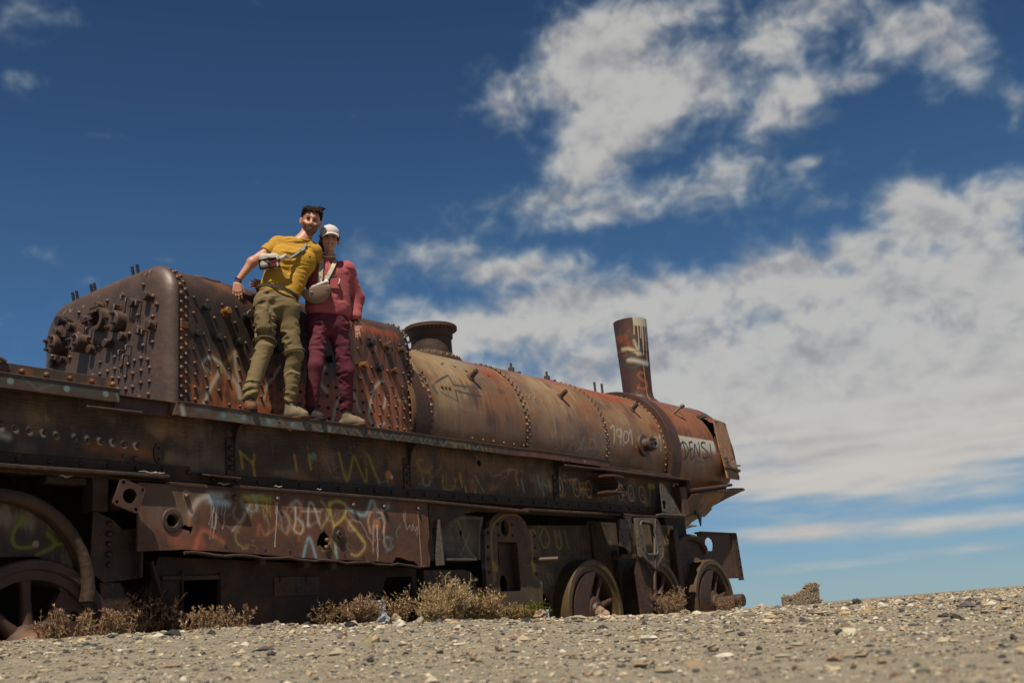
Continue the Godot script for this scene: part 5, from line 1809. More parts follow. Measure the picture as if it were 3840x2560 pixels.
	cv.scrawl(46, -1.3, 1.0, -1.06, -0.64, [Color8(140, 152, 158), Color8(160, 156, 150), Color8(150, 92, 66), Color8(146, 134, 72), Color8(112, 138, 150), Color8(96, 72, 58)], rng)
	cv.gain(1.28)
	surf("tank_paint", cv.texture(), Color.WHITE, 0.72, 0.0, 0.0)
	st = begin()
	uvf = func(p: Vector3) -> Vector2: return cv.uv(p.x, p.y)
	var outline := PackedVector2Array([Vector2(-1.68, -0.6), Vector2(1.39, -0.605), Vector2(1.39, -0.93), Vector2(1.365, -0.98), Vector2(1.36, -1.05), Vector2(1.385, -1.12), Vector2(1.372, -1.2), Vector2(1.3, -1.205), Vector2(1.22, -1.19), Vector2(1.16, -1.15), Vector2(1.08, -1.145), Vector2(1.0, -1.12), Vector2(0.93, -1.115), Vector2(0.88, -1.165), Vector2(0.5, -1.145), Vector2(-0.1, -1.125), Vector2(-1.0, -1.075), Vector2(-1.3, -1.065), Vector2(-1.68, -1.08)])
	var rag := PackedVector2Array([Vector2(-1.33, -0.91), Vector2(-1.29, -0.885), Vector2(-1.25, -0.9), Vector2(-1.22, -0.895), Vector2(-1.225, -0.93), Vector2(-1.235, -0.97), Vector2(-1.255, -0.93), Vector2(-1.29, -0.925)])
	plate(st, Transform3D(), outline, [circle(Vector2(-1.4, -0.86), 0.05, 14, 0.045), rag, PackedVector2Array([Vector2(0.03, -0.93), Vector2(0.08, -0.9), Vector2(0.13, -0.95), Vector2(0.14, -1.05), Vector2(0.08, -1.07), Vector2(0.03, -1.02), Vector2(-0.01, -1.03), Vector2(0.0, -0.98)])], -0.1, -0.08)
	uvf = no_call
	var tank := part("side_tank", done(st), "tank_paint", LOCO)
	st = begin()
	lathe(st, axis_xf(Vector3(-1.4, -0.86, -0.08), Vector3(0, 0, 1)), [Vector2(0.088, 0), Vector2(0.08, 0.008), Vector2(0.052, 0.01), Vector2(0.05, -0.05)], 24)
	part("pipe_socket", done(st), "frame_iron", tank)
	st = begin()
	lathe(st, axis_xf(Vector3(0.24, -0.93, -0.08), Vector3(0, 0, 1)), [Vector2(0.075, 0), Vector2(0.072, 0.008), Vector2(0.035, 0.01), Vector2(0.03, 0.025), Vector2(0.012, 0.025), Vector2(0.012, 0.01), Vector2(0, 0.01)], 20)
	part("blank_flange", done(st), "frame_iron", tank)
	for p in [[-1.28, -0.68], [-0.84, -0.67], [-0.42, -0.665], [0.42, -0.68], [0.8, -0.68], [1.25, -0.68], [0.1, -0.98], [0.09, -1.04]]:
		rivet(Vector3(p[0], p[1], -0.08), Vector3(0, 0, 1), tank, "rivet_brown", "tank_bolt", bolt_mesh, 1.15)
	for p in [[-0.93, -1.035], [-0.55, -1.06], [-0.3, -1.07], [0.1, -1.095], [0.3, -1.1], [0.52, -1.115]]:
		st = begin()
		lathe(st, axis_xf(Vector3(p[0], p[1], -0.079), Vector3(0, 0, 1)), [Vector2(0.012, 0), Vector2(0.011, 0.003), Vector2(0, 0.003)], 8)
		part("bolt_hole", done(st), "black_iron", tank)
	# top edge plate of the tank and the wavy lip below it
	st = begin()
	var pts := []
	for i in 30:
		var x := lerpf(-1.3, 1.3, i / 29.0)
		pts.append(Vector3(x, lerpf(-1.09, -1.2, i / 29.0) + 0.008 * sin(i * 1.3) + 0.004 * sin(i * 3.1), -0.075))
	tube(st, pts, 0.012, 6)
	for i in 29:
		Q(st, pts[i] + Vector3(0, 0.01, 0), pts[i + 1] + Vector3(0, 0.01, 0), pts[i + 1] + Vector3(0, 0.02, -0.2), pts[i] + Vector3(0, 0.02, -0.2))
	part("wavy_lip", done(st), "frame_iron", tank)
	st = begin()
	for q in [[-0.55, -1.14], [-0.1, -1.165], [0.2, -1.18]]:
		abox(st, Vector3(q[0] - 0.03, q[1] - 0.035, -0.2), Vector3(q[0] + 0.03, q[1] + 0.02, -0.1))
	part("lip_lug", done(st), "frame_iron", tank)
	# ash pan below with two black openings
	st = begin()
	plate(st, Transform3D(), PackedVector2Array([Vector2(-1.4, -1.1), Vector2(1.36, -1.2), Vector2(1.34, -2.0), Vector2(-1.7, -2.0)]), [PackedVector2Array([Vector2(-1.205, -1.27), Vector2(-0.865, -1.267), Vector2(-0.9, -1.72), Vector2(-1.2, -1.72)]), PackedVector2Array([Vector2(0.96, -1.275), Vector2(1.3, -1.27), Vector2(1.3, -1.8), Vector2(0.84, -1.8), Vector2(0.87, -1.45)])], -0.26, -0.24)
	var pan := part("ash_pan", done(st), "frame_dim", LOCO)
	st = begin()
	plate(st, Transform3D(), rect(-0.34, 0.14, -1.405, -1.26), [], -0.24, -0.225)
	for x in [-0.24, 0.04]:
		abox(st, Vector3(x - 0.045, -1.31, -0.226), Vector3(x + 0.045, -1.258, -0.212))
	abox(st, Vector3(-0.11, -1.39, -0.226), Vector3(-0.03, -1.355, -0.215))
	part("hatch_cover", done(st), "frame_iron", pan)
	st = begin()
	box(st, Transform3D(Basis(Vector3(0, 0, 1), 0.32), Vector3(-1.4, -1.42, -0.2)), Vector3(0.02, 0.6, 0.05), 0.004)
	abox(st, Vector3(-1.215, -1.75, -0.245), Vector3(-1.205, -1.2, -0.21))
	abox(st, Vector3(-0.87, -1.75, -0.245), Vector3(-0.86, -1.22, -0.21))
	abox(st, Vector3(-1.38, -1.27, -0.245), Vector3(-0.86, -1.235, -0.222))
	part("pan_rib", done(st), "frame_iron", pan)


func make_left_end() -> void:
	# upper platform edge with orange bolts, ledge and dotted lower fascia
	var cv := Canvas.new(-3.1, -1.85, -0.1, 0.16, 220.0)
	cv.fill(NZ, Color8(88, 66, 54), Color8(76, 66, 58), Color8(104, 72, 54), Color8(124, 84, 56), 0.2, 1.0, 17)
	cv.patch(NZ, -2.4, 0.0, 0.7, 0.06, Color8(74, 76, 70), 0.75, 0.1, 1)
	for x in [-2.68, -2.29, -2.0]:
		cv.stroke([Vector2(x, -0.016)], 0.055, Color8(128, 152, 148), 0.9, 0.3)
	cv.stroke(vs([-1.92,0.0, -1.9,-0.05]), 0.03, Color8(150, 160, 150), 0.6)
	cv.stroke(vs([-2.6,0.02, -2.5,-0.05, -2.38,0.0]), 0.02, Color8(110, 112, 104), 0.6)
	for x in [-2.58, -2.41, -2.24, -2.075, -1.915]:
		cv.patch(NZ, x, 0.075, 0.06, 0.04, Color8(160, 96, 44), 0.8, 0.1, int(x * 10))
	surf("platform_paint", cv.texture(), Color.WHITE, 0.7, 0.0, 0.0)
	var st := begin()
	uvf = func(p: Vector3) -> Vector2: return cv.uv(p.x, p.y)
	abox(st, Vector3(-3.1, -0.066, -0.014), Vector3(-1.89, 0.03, 0.0), 0.003)
	abox(st, Vector3(-3.1, 0.034, -0.07), Vector3(-1.92, 0.118, -0.055), 0.003)
	uvf = no_call
	var pl := part("platform_edge", done(st), "platform_paint", LOCO)
	st = begin()
	abox(st, Vector3(-3.1, 0.026, -0.07), Vector3(-1.875, 0.036, 0.006), 0.003)
	abox(st, Vector3(-3.1, 0.0, -0.35), Vector3(-1.89, 0.012, -0.014), 0.003)
	part("platform_ledge", done(st), "plate_iron", pl)
	for x in [-2.58, -2.41, -2.24, -2.075, -1.915]:
		rivet(Vector3(x, 0.072, -0.055), Vector3(0, 0, 1), pl, "yellow_brass" if x > -1.95 else "rivet_orange", "platform_bolt", bolt_mesh, 1.05)
	st = begin()
	tube(st, [Vector3(-2.9, 0.1, -0.06), Vector3(-2.8, 0.13, -0.06), Vector3(-2.72, 0.135, -0.05), Vector3(-2.69, 0.12, -0.05)], 0.016, 6)
	part("bent_hook", done(st), "edge_rust", pl)
	# guard arch round the left wheel, plate with sprayed letters behind
	cv = Canvas.new(-3.3, -1.6, -1.5, -0.6, 180.0)
	cv.fill(NZ, Color8(60, 52, 44), Color8(80, 62, 48), Color8(48, 44, 42), Color8(120, 104, 84), 0.5, 1.0, 19)
	cv.patch(NZ, -2.5, -0.85, 0.5, 0.1, Color8(132, 118, 98), 0.75, 0.8, 1)
	cv.patch(NZ, -2.1, -1.15, 0.12, 0.25, Color8(132, 118, 98), 0.75, 0.8, 2)
	cv.spray(vs([-2.42,-0.86, -2.45,-0.89, -2.49,-0.97, -2.46,-1.04, -2.36,-1.04]), 0.04, Color8(108, 116, 36), 0.85)
	cv.spray(vs([-2.25,-0.95, -2.19,-1.02, -2.32,-1.09]), 0.045, Color8(108, 116, 36), 0.8)
	cv.spray(vs([-2.19,-1.02, -2.1,-1.01]), 0.04, Color8(108, 116, 36), 0.8)
	cv.stroke([Vector2(-2.33, -1.02)], 0.06, Color8(168, 140, 112), 0.8, 0.4)
	cv.gain(1.25)
	surf("guard_paint", cv.texture(), Color.WHITE, 0.8, 0.0, 0.0)
	st = begin()
	uvf = func(p: Vector3) -> Vector2: return cv.uv(p.x, p.y)
	var arc := PackedVector2Array()
	for k in 25:
		var t := deg_to_rad(2.0 + k * 7.0)
		arc.append(Vector2(-2.63 + 0.66 * cos(t), -1.36 + 0.66 * sin(t)))
	arc.append(Vector2(-3.29, -1.45))
	arc.append(Vector2(-3.2, -1.11))
	arc.append(Vector2(-2.3, -1.1))
	arc.append(Vector2(-2.05, -1.45))
	plate(st, Transform3D(), arc, [], -0.27, -0.25)
	uvf = no_call
	var gd := part("wheel_guard", done(st), "guard_paint", LOCO)
	st = begin()
	var prof := [[0.60, -0.24], [0.60, -0.16], [0.615, -0.135], [0.65, -0.13], [0.675, -0.145], [0.68, -0.24]]
	for i in range(prof.size() - 1):
		st.set_smooth_group(10 if i > 0 and i < 4 else 11 + i)
		for k in 30:
			var t0 := deg_to_rad(-4.0 + k * 6.2)
			var t1 := deg_to_rad(-4.0 + (k + 1) * 6.2)
			var a: Array = prof[i]
			var b: Array = prof[i + 1]
			var c := Vector3(-2.63, -1.36, 0)
			Q(st, c + Vector3(a[0] * cos(t0), a[0] * sin(t0), a[1]), c + Vector3(b[0] * cos(t0), b[0] * sin(t0), b[1]), c + Vector3(b[0] * cos(t1), b[0] * sin(t1), b[1]), c + Vector3(a[0] * cos(t1), a[0] * sin(t1), a[1]))
	part("guard_arch", done(st), "frame_iron", gd)
	# bolted flange hanging askew, with the pipe behind it
	st = begin()
	var fxf := Transform3D(Basis(Vector3(0, 0, 1), -0.35) * Basis(Vector3.UP, -0.12), Vector3(-1.8, -0.712, 0.0))
	var corners := PackedVector2Array()
	for q in [[1, 1], [-1, 1], [-1, -1], [1, -1]]:
		for e in 5:
			var t: float = atan2(q[1], q[0]) + (e - 2) * PI / 8.0
			corners.append(Vector2(q[0] * 0.075 + 0.022 * cos(t), q[1] * 0.075 + 0.022 * sin(t)))
	var holes := [circle(Vector2.ZERO, 0.052, 20)]
	for q in [[1, 1], [-1, 1], [-1, -1], [1, -1]]:
		holes.append(circle(Vector2(q[0] * 0.073, q[1] * 0.073), 0.013, 10))
	plate(st, fxf, corners, holes, -0.025, 0.0)
	lathe(st, fxf * Transform3D(Basis(Vector3.RIGHT, PI * 0.5), Vector3(0, 0, -0.22)), [Vector2(0.0, 0.0), Vector2(0.064, 0), Vector2(0.064, 0.2), Vector2(0.052, 0.2), Vector2(0.052, 0.03), Vector2(0, 0.03)], 20)
	part("square_flange", done(st), "wheel_iron", LOCO)
	# bolted side plate beside the wheel
	st = begin()
	plate(st, Transform3D(), PackedVector2Array([Vector2(-1.86, -1.28), Vector2(-1.6, -1.255), Vector2(-1.605, -0.9), Vector2(-1.72, -0.92), Vector2(-1.8, -0.85), Vector2(-1.95, -0.79), Vector2(-1.97, -1.2)]), [], -0.22, -0.2)
	abox(st, Vector3(-1.625, -1.255, -0.2), Vector3(-1.605, -0.9, -0.12))
	part("side_plate", done(st), "frame_iron", LOCO)
	for y in [-0.88, -0.95, -1.02, -1.09, -1.16]:
		rivet(Vector3(-1.83, y, -0.2), Vector3(0, 0, 1), LOCO, "rivet_dark", "side_plate_bolt", bolt_mesh, 1.2)
	st = begin()
	plate(st, Transform3D(), PackedVector2Array([Vector2(-1.88, -1.28), Vector2(-1.72, -1.28), Vector2(-1.4, -1.95), Vector2(-1.75, -1.95)]), [], -0.25, -0.22)
	part("sloping_stay", done(st), "frame_iron", LOCO)
	for q in [[-2.3, -0.62, -2.0, -0.2], [-1.98, -0.8, -1.86, -0.16]]:
		st = begin()
		abox(st, Vector3(q[0], q[1], -0.3), Vector3(q[2], -0.57, q[3]))
		part("hanger_bracket", done(st), "frame_iron", LOCO)


func make_middle_plates() -> void:
	var cv := Canvas.new(1.35, 6.7, -1.9, -0.6, 170.0)
	cv.fill(NZ, Color8(66, 54, 42), Color8(84, 66, 46), Color8(52, 46, 40), Color8(116, 92, 62), 0.5, 1.0, 21)
	for i in 50:
		cv.patch(NZ, rng.randf_range(1.5, 6.6), rng.randf_range(-1.5, -0.7), rng.randf_range(0.06, 0.22), rng.randf_range(0.06, 0.22), [Color8(112, 82, 54), Color8(56, 50, 44), Color8(104, 96, 78), Color8(84, 58, 40)][i % 4], rng.randf_range(0.3, 0.65), 0.6, i)
	cv.patch(NZ, 2.05, -0.95, 0.4, 0.3, Color8(92, 84, 72), 0.8, 0.3, 1)
	cv.patch(NZ, 2.8, -1.1, 0.42, 0.5, Color8(86, 58, 42), 0.8, 0.3, 2)
	cv.patch(NZ, 6.2, -1.0, 0.5, 0.3, Color8(96, 76, 54), 0.7, 0.4, 3)
	var lb := Color8(92, 116, 124)
	cv.spray(vs([2.43,-0.70, 2.38,-0.84, 2.35,-1.10, 2.37,-1.2]), 0.035, lb, 0.8)
	cv.spray(vs([1.9,-0.71, 2.42,-0.71]), 0.025, lb, 0.6)
	cv.spray(vs([2.05,-0.74, 2.17,-1.01, 2.29,-1.10]), 0.02, Color8(140, 136, 124), 0.6)
	cv.spray(vs([2.21,-0.87, 2.05,-1.08]), 0.02, Color8(140, 136, 124), 0.5)
	for k in 9:
		cv.stroke([Vector2(1.85 + 0.09 * (k % 3), -0.8 - 0.11 * (k / 3))], 0.03, lb, 0.6, 0.6)
	cv.spray(vs([2.49,-1.36, 2.50,-0.89, 2.61,-0.73, 2.84,-0.66, 3.08,-0.70, 3.19,-0.85, 3.17,-1.16]), 0.03, Color8(138, 104, 54), 0.75)
	for x in [2.5, 3.17]:
		cv.stroke([Vector2(x, -1.16), Vector2(x + 0.03, -1.22)], 0.08, Color8(136, 112, 48), 0.8, 0.5)
		cv.drips(x - 0.03, -1.18, 0.08, 5, 0.16, Color8(136, 112, 48), 0.0, rng)
	cv.stroke([Vector2(2.68, -1.22), Vector2(2.7, -1.28)], 0.06, Color8(120, 124, 40), 0.8, 0.5)
	var gr := Color8(118, 124, 56)
	cv.spray(vs([3.48,-1.04, 3.41,-0.97, 3.43,-0.82, 3.50,-0.79, 3.54,-0.90, 3.49,-1.06]), 0.035, gr, 0.85)
	cv.spray(vs([3.69,-0.76, 3.60,-0.87, 3.68,-0.98, 3.78,-0.89, 3.71,-0.76]), 0.028, gr, 0.75)
	cv.spray(vs([3.90,-0.79, 3.92,-0.95, 3.98,-0.98, 4.01,-0.9, 3.99,-0.78]), 0.028, gr, 0.75)
	cv.spray(vs([4.1,-0.78, 4.14,-0.97]), 0.028, gr, 0.6)
	cv.spray(vs([6.15,-0.89, 6.45,-0.99, 6.17,-1.03, 6.47,-1.13]), 0.032, gr, 0.75)
	cv.spray(vs([5.80,-0.81, 5.69,-0.87, 5.86,-1.00]), 0.035, gr, 0.7)
	for k in 30:
		var x := rng.randf_range(3.3, 6.5)
		var y := rng.randf_range(-1.4, -0.8)
		cv.stroke([Vector2(x, y), Vector2(x + 0.01, y - rng.randf_range(0.05, 0.25))], 0.03, Color8(116, 100, 78), 0.35, 1.0)
	cv.scrawl(40, 1.6, 6.5, -1.4, -0.74, [Color8(110, 104, 84), Color8(92, 112, 116), Color8(132, 96, 62), Color8(120, 118, 66)], rng)
	cv.gain(1.35)
	surf("plate_paint", cv.texture(), Color.WHITE, 0.78, 0.0, 0.0)
	uvf = func(p: Vector3) -> Vector2: return cv.uv(p.x, p.y)
	var st := begin()
	plate(st, Transform3D(), PackedVector2Array([Vector2(1.5, -0.66), Vector2(2.46, -0.69), Vector2(2.4, -0.9), Vector2(2.36, -1.12), Vector2(1.6, -1.13), Vector2(1.5, -1.0)]), [circle(Vector2(2.08, -0.86), 0.025, 8, 0.035)], -0.29, -0.27)
	var p1 := part("painted_plate", done(st), "plate_paint", LOCO)
	# slotted casting with a rounded top
	st = begin()
	var cast := PackedVector2Array([Vector2(2.36, -1.8), Vector2(2.37, -1.1), Vector2(2.4, -0.82)])
	for k in 9:
		var t := PI - PI * k / 8.0
		cast.append(Vector2(2.8 + 0.33 * cos(t), -0.8 + 0.17 * sin(t)))
	cast.append_array(PackedVector2Array([Vector2(3.3, -0.86), Vector2(3.36, -1.0), Vector2(3.34, -1.25), Vector2(3.3, -1.56), Vector2(3.12, -1.66), Vector2(3.1, -1.8)]))
	plate(st, Transform3D(), cast, [circle(Vector2(2.735, -0.80), 0.065, 18, 0.085), rect(2.585, 2.93, -1.44, -0.945)], -0.27, -0.22)
	part("slotted_casting", done(st), "plate_paint", LOCO)
	st = begin()
	plate(st, Transform3D(), rect(2.5, 3.0, -1.8, -0.86), [rect(2.6, 2.72, -1.17, -1.0), circle(Vector2(2.76, -1.36), 0.06, 16, 0.09)], -0.33, -0.31)
	uvf = no_call
	part("casting_back", done(st), "frame_iron", LOCO)
	st = begin()
	abox(st, Vector3(2.93, -1.8, -0.33), Vector3(2.96, -0.9, -0.23))
	abox(st, Vector3(2.55, -0.945, -0.33), Vector3(2.95, -0.92, -0.23))
	part("casting_rib", done(st), "frame_iron", LOCO)
	for p in [[2.45, -0.86], [2.43, -1.0], [2.42, -1.12], [2.42, -1.25], [2.42, -1.38], [3.24, -0.88], [3.24, -1.0], [3.23, -1.13], [3.22, -1.28], [2.62, -0.77], [2.86, -0.77], [2.62, -0.88], [2.86, -0.88]]:
		rivet(Vector3(p[0], p[1], -0.22), Vector3(0, 0, 1), LOCO, "rivet_dark", "casting_bolt", bolt_mesh, 0.95)
	st = begin()
	tube(st, [Vector3(3.2, -1.13, -0.24), Vector3(3.36, -1.135, -0.02)], 0.028, 10)
	part("short_pin", done(st), "wheel_iron", LOCO)
	# bent ledge, upright edge strip and bolted box beside the tank
	st = begin()
	abox(st, Vector3(1.66, -1.14, -0.3), Vector3(2.14, -1.12, -0.14), 0.004)
	box(st, Transform3D(Basis(Vector3(0, 0, 1), 0.06), Vector3(1.55, -0.98, -0.12)), Vector3(0.025, 0.42, 0.1), 0.004)
	part("bent_strip", done(st), "grey_paint", p1)
	st = begin()
	var bx := PackedVector2Array([Vector2(1.42, -1.22), Vector2(2.0, -1.22), Vector2(2.1, -1.24), Vector2(2.16, -1.3), Vector2(2.18, -1.4), Vector2(2.18, -1.9), Vector2(1.42, -1.9)])
	plate(st, Transform3D(), bx, [], -0.26, -0.2)
	var bxp := part("bolted_box", done(st), "grey_paint", LOCO)
	bxp.material_override = M["frame_iron"]
	for p in [[1.72, -1.32], [1.79, -1.32], [1.85, -1.33], [1.97, -1.32], [1.97, -1.46], [1.6, -1.42]]:
		rivet(Vector3(p[0], p[1], -0.2), Vector3(0, 0, 1), bxp, "grey_paint", "box_bolt", bolt_mesh, 1.3)
	# sloping gusset under the flange
	st = begin()
	plate(st, Transform3D(Basis(), Vector3(0, 0, 0)), PackedVector2Array([Vector2(1.45, -0.62), Vector2(2.3, -0.64), Vector2(1.95, -0.7), Vector2(1.7, -0.79), Vector2(1.45, -0.85)]), [], -0.14, -0.12)
	part("flange_gusset", done(st), "frame_iron", LOCO)
	# frame plates behind the front wheels
	uvf = func(p: Vector3) -> Vector2: return cv.uv(p.x, p.y)
	st = begin()
	plate(st, Transform3D(), PackedVector2Array([Vector2(3.3, -0.74), Vector2(4.55, -0.71), Vector2(4.6, -0.66), Vector2(6.7, -0.66), Vector2(6.7, -1.72), Vector2(5.2, -1.72), Vector2(3.72, -1.6), Vector2(3.6, -1.47), Vector2(3.3, -1.44)]), [], -0.42, -0.40)
	part("frame_plate", done(st), "plate_paint", LOCO)
	uvf = no_call
	for q in [[4.62, -1.6, 4.72, -0.7, -0.36], [5.08, -1.6, 5.14, -1.0, -0.33], [6.5, -1.6, 6.62, -0.72, -0.3], [6.62, -1.5, 6.9, -1.05, -0.34]]:
		st = begin()
		abox(st, Vector3(q[0], q[1], -0.4), Vector3(q[2], q[3], q[4]))
		part("frame_upright", done(st), "frame_iron", LOCO)


func make_front_end() -> void:
	# hanging link with a window, and the dark column beside it
	var st := begin()
	var o := PackedVector2Array([Vector2(5.02, -0.655)])
	for k in 6:
		var t := PI * 0.5 - PI * 0.5 * k / 5.0
		o.append(Vector2(5.42 + 0.14 * cos(t), -0.79 + 0.14 * sin(t)))
	o.append_array(PackedVector2Array([Vector2(5.585, -0.98), Vector2(5.56, -1.1), Vector2(5.32, -1.27), Vector2(5.22, -1.2), Vector2(5.02, -1.1)]))
	var win := PackedVector2Array()
	for q in [[5.13, -0.75, 180, 90], [5.34, -0.76, 90, 0], [5.37, -1.04, 0, -90], [5.18, -1.04, -90, -180]]:
		for k in 4:
			var t: float = deg_to_rad(lerpf(q[2], q[3], k / 3.0))
			win.append(Vector2(q[0] + 0.05 * cos(t), q[1] + 0.05 * sin(t)))
	plate(st, Transform3D(), o, [win, circle(Vector2(5.49, -0.85), 0.018, 8), circle(Vector2(5.5, -1.0), 0.018, 8), circle(Vector2(5.07, -0.87), 0.014, 8), circle(Vector2(5.09, -1.04), 0.014, 8)], -0.02, 0.03)
	var lk := part("hanging_link", done(st), "grey_paint", LOCO)
	st = begin()
	var rim := []
	for p in win:
		rim.append(Vector3(p.x, p.y, 0.032))
	rim.append(rim[0])
	tube(st, rim, 0.016, 6, false)
	part("window_rim", done(st), "grey_paint", lk)
	st = begin()
	var edge := []
	for i in range(0, 10):
		edge.append(Vector3(o[i].x, o[i].y, 0.02))
	edge.append(Vector3(5.27, -1.5, 0.02))
	tube(st, edge, 0.022, 6)
	part("link_bead", done(st), "wheel_iron", lk)
	st = begin()
	plate(st, Transform3D(), PackedVector2Array([Vector2(5.0, -1.1), Vector2(5.22, -1.2), Vector2(5.32, -1.27), Vector2(5.29, -1.6), Vector2(5.24, -1.9), Vector2(5.02, -1.9), Vector2(4.97, -1.3)]), [], -0.06, -0.03)
	part("link_web", done(st), "frame_iron", lk)
	st = begin()
	abox(st, Vector3(4.83, -1.1, -0.16), Vector3(5.02, -0.6, -0.04), 0.01)
	abox(st, Vector3(4.66, -1.13, -0.14), Vector3(5.0, -1.08, -0.02))
	part("link_column", done(st), "frame_dim", lk)
	st = begin()
	plate(st, Transform3D(), PackedVector2Array([Vector2(4.62, -0.69), Vector2(4.84, -0.685), Vector2(4.84, -1.05), Vector2(4.79, -1.06), Vector2(4.74, -1.02), Vector2(4.68, -1.0), Vector2(4.6, -0.99), Vector2(4.61, -0.82)]), [circle(Vector2(4.68, -0.88), 0.016, 8), circle(Vector2(4.69, -0.96), 0.014, 8)], -0.01, 0.01)
	part("link_side_plate", done(st), "wheel_iron", lk)
	st = begin()
	plate(st, Transform3D(), PackedVector2Array([Vector2(4.625, -0.685), Vector2(4.845, -0.68), Vector2(4.845, -0.78), Vector2(4.62, -0.8)]), [], 0.01, 0.03)
	part("link_cap", done(st), "grey_paint", lk)
	# stub of an I beam sticking out of the web
	st = begin()
	for s in [[-0.215, -0.01], [-0.40, 0.01]]:
		plate(st, Transform3D(Basis(Vector3.RIGHT, -PI * 0.5), Vector3(0, s[0], 0)), PackedVector2Array([Vector2(4.42, 0.14), Vector2(4.66, 0.14), Vector2(4.66, -0.12), Vector2(4.42, -0.15), Vector2(4.3, -0.1), Vector2(4.3, 0.12)]), [], 0.0, 0.022)
	for k in 5:
		var x0 := 4.47 + 0.05 * sin(k * 0.9)
		abox(st, Vector3(x0, -0.40 + 0.04 * k, -0.15), Vector3(x0 + 0.022, -0.355 + 0.04 * k, 0.13))
	part("beam_stub", done(st), "edge_rust", LOCO)
	# pair of grey gussets on a foot plate
	st = begin()
	for z in [0.0, -0.1]:
		var s := 0.24 if z < 0 else 0.0
		plate(st, Transform3D(Basis(), Vector3(s, 0, z)), PackedVector2Array([Vector2(5.72, -0.56), Vector2(6.2, -0.59), Vector2(6.08, -0.47), Vector2(5.98, -0.36), Vector2(5.9, -0.32), Vector2(5.84, -0.24), Vector2(5.78, -0.2), Vector2(5.72, -0.2)]), [rect(5.73, 5.82, -0.52, -0.42)], -0.008, 0.008)
	abox(st, Vector3(5.68, -0.605, -0.14), Vector3(6.28, -0.58, 0.03))
	part("gusset_pair", done(st), "grey_paint", LOCO)
	# end post and sagging beam end
	st = begin()
	box(st, Transform3D(Basis(Vector3(0, 0, 1), 0.05), Vector3(6.42, -0.39, -0.1)), Vector3(0.17, 0.38, 0.13), 0.012)
	part("end_post", done(st), "edge_rust", LOCO)
	st = begin()
	abox(st, Vector3(6.5, -0.22, -0.15), Vector3(6.62, -0.125, -0.02))
	abox(st, Vector3(6.55, -0.5, -0.34), Vector3(6.78, -0.15, -0.2))
	part("beam_end", done(st), "frame_dim", LOCO)
	st = begin()
	tube(st, [Vector3(6.95, -0.2, -0.2), Vector3(7.5, -0.14, -0.2), Vector3(8.3, -0.05, -0.24)], 0.022, 8)
	part("edge_rod", done(st), "edge_rust", LOCO)
	# front plate with an arched window and a bolted strip
	st = begin()
	var fxf := Transform3D(Basis(Vector3.UP, -0.1), Vector3(8.0, 0, -0.42)) * Transform3D(Basis(), Vector3(-8.0, 0, 0))
	var fo := PackedVector2Array([Vector2(7.5, -0.73), Vector2(8.44, -0.73), Vector2(8.46, -1.37), Vector2(7.56, -1.37), Vector2(7.52, -0.95)])
	var fw := PackedVector2Array([Vector2(7.66, -0.95), Vector2(7.66, -0.87)])
	for k in 6:
		var t := PI - PI * k / 5.0
		fw.append(Vector2(7.77 + 0.11 * cos(t), -0.87 + 0.08 * sin(t)))
	fw.append_array(PackedVector2Array([Vector2(7.88, -0.9), Vector2(7.85, -0.98), Vector2(7.7, -0.98)]))
	plate(st, fxf, fo, [fw], -0.02, 0.0)
	var fp := part("front_plate", done(st), "edge_rust", LOCO)
	st = begin()
	var sh := []
	for k in 6:
		sh.append(circle(Vector2(8.5 + 0.004 * k, -0.77 - 0.113 * k), 0.018, 8))
	plate(st, fxf, PackedVector2Array([Vector2(8.44, -0.72), Vector2(8.53, -0.725), Vector2(8.57, -1.4), Vector2(8.46, -1.4)]), sh, -0.02, 0.005)
	part("bolt_strip", done(st), "frame_dim", fp)
	st = begin()
	abox(st, Vector3(7.45, -0.745, -0.5), Vector3(8.5, -0.72, -0.38))
	abox(st, Vector3(8.36, -1.36, -0.43), Vector3(8.4, -0.74, -0.36))
	part("plate_angle", done(st), "frame_iron", fp)
	# arched guard behind the third wheel
	st = begin()
	var ga := PackedVector2Array([Vector2(6.62, -1.7), Vector2(6.64, -1.1)])
	for k in 11:
		var t := PI - PI * k / 10.0
		ga.append(Vector2(7.08 + 0.44 * cos(t), -1.02 + 0.22 * sin(t)))
	ga.append(Vector2(7.54, -1.7))
	plate(st, Transform3D(), ga, [], -0.43, -0.41)
	var gp := part("front_guard", done(st), "frame_iron", LOCO)
	st = begin()
	var gpts := []
	for k in 11:
		var t := PI - PI * k / 10.0
		gpts.append(Vector3(7.08 + 0.44 * cos(t), -1.02 + 0.22 * sin(t), -0.39))
	tube(st, gpts, 0.04, 8)
	part("guard_lip", done(st), "frame_iron", gp)
	# ash and scale lying on ledges
	for q in [[-0.75, -0.09, -0.03, 0.1], [-0.3, -0.10, -0.03, 0.06], [-0.95, -0.575, -0.06, 0.11], [-0.42, -0.57, -0.05, 0.08], [0.02, -0.57, -0.05, 0.05], [-1.6, -0.532, -0.05, 0.18], [-1.52, -0.53, -0.06, 0.1], [-2.25, -0.6, -0.04, 0.09]]:
		st = begin()
		var bl := []
		for k in 5:
			bl.append(Vector3(q[0] + (k - 2) * q[3] * 0.26, q[1] + 0.004 + 0.006 * sin(k * 2.1), q[2] - 0.01))
		tube(st, bl, [0.002, 0.005, 0.0065, 0.005, 0.002], 6)
		part("scale_heap", done(st), "pale_dust", LOCO)


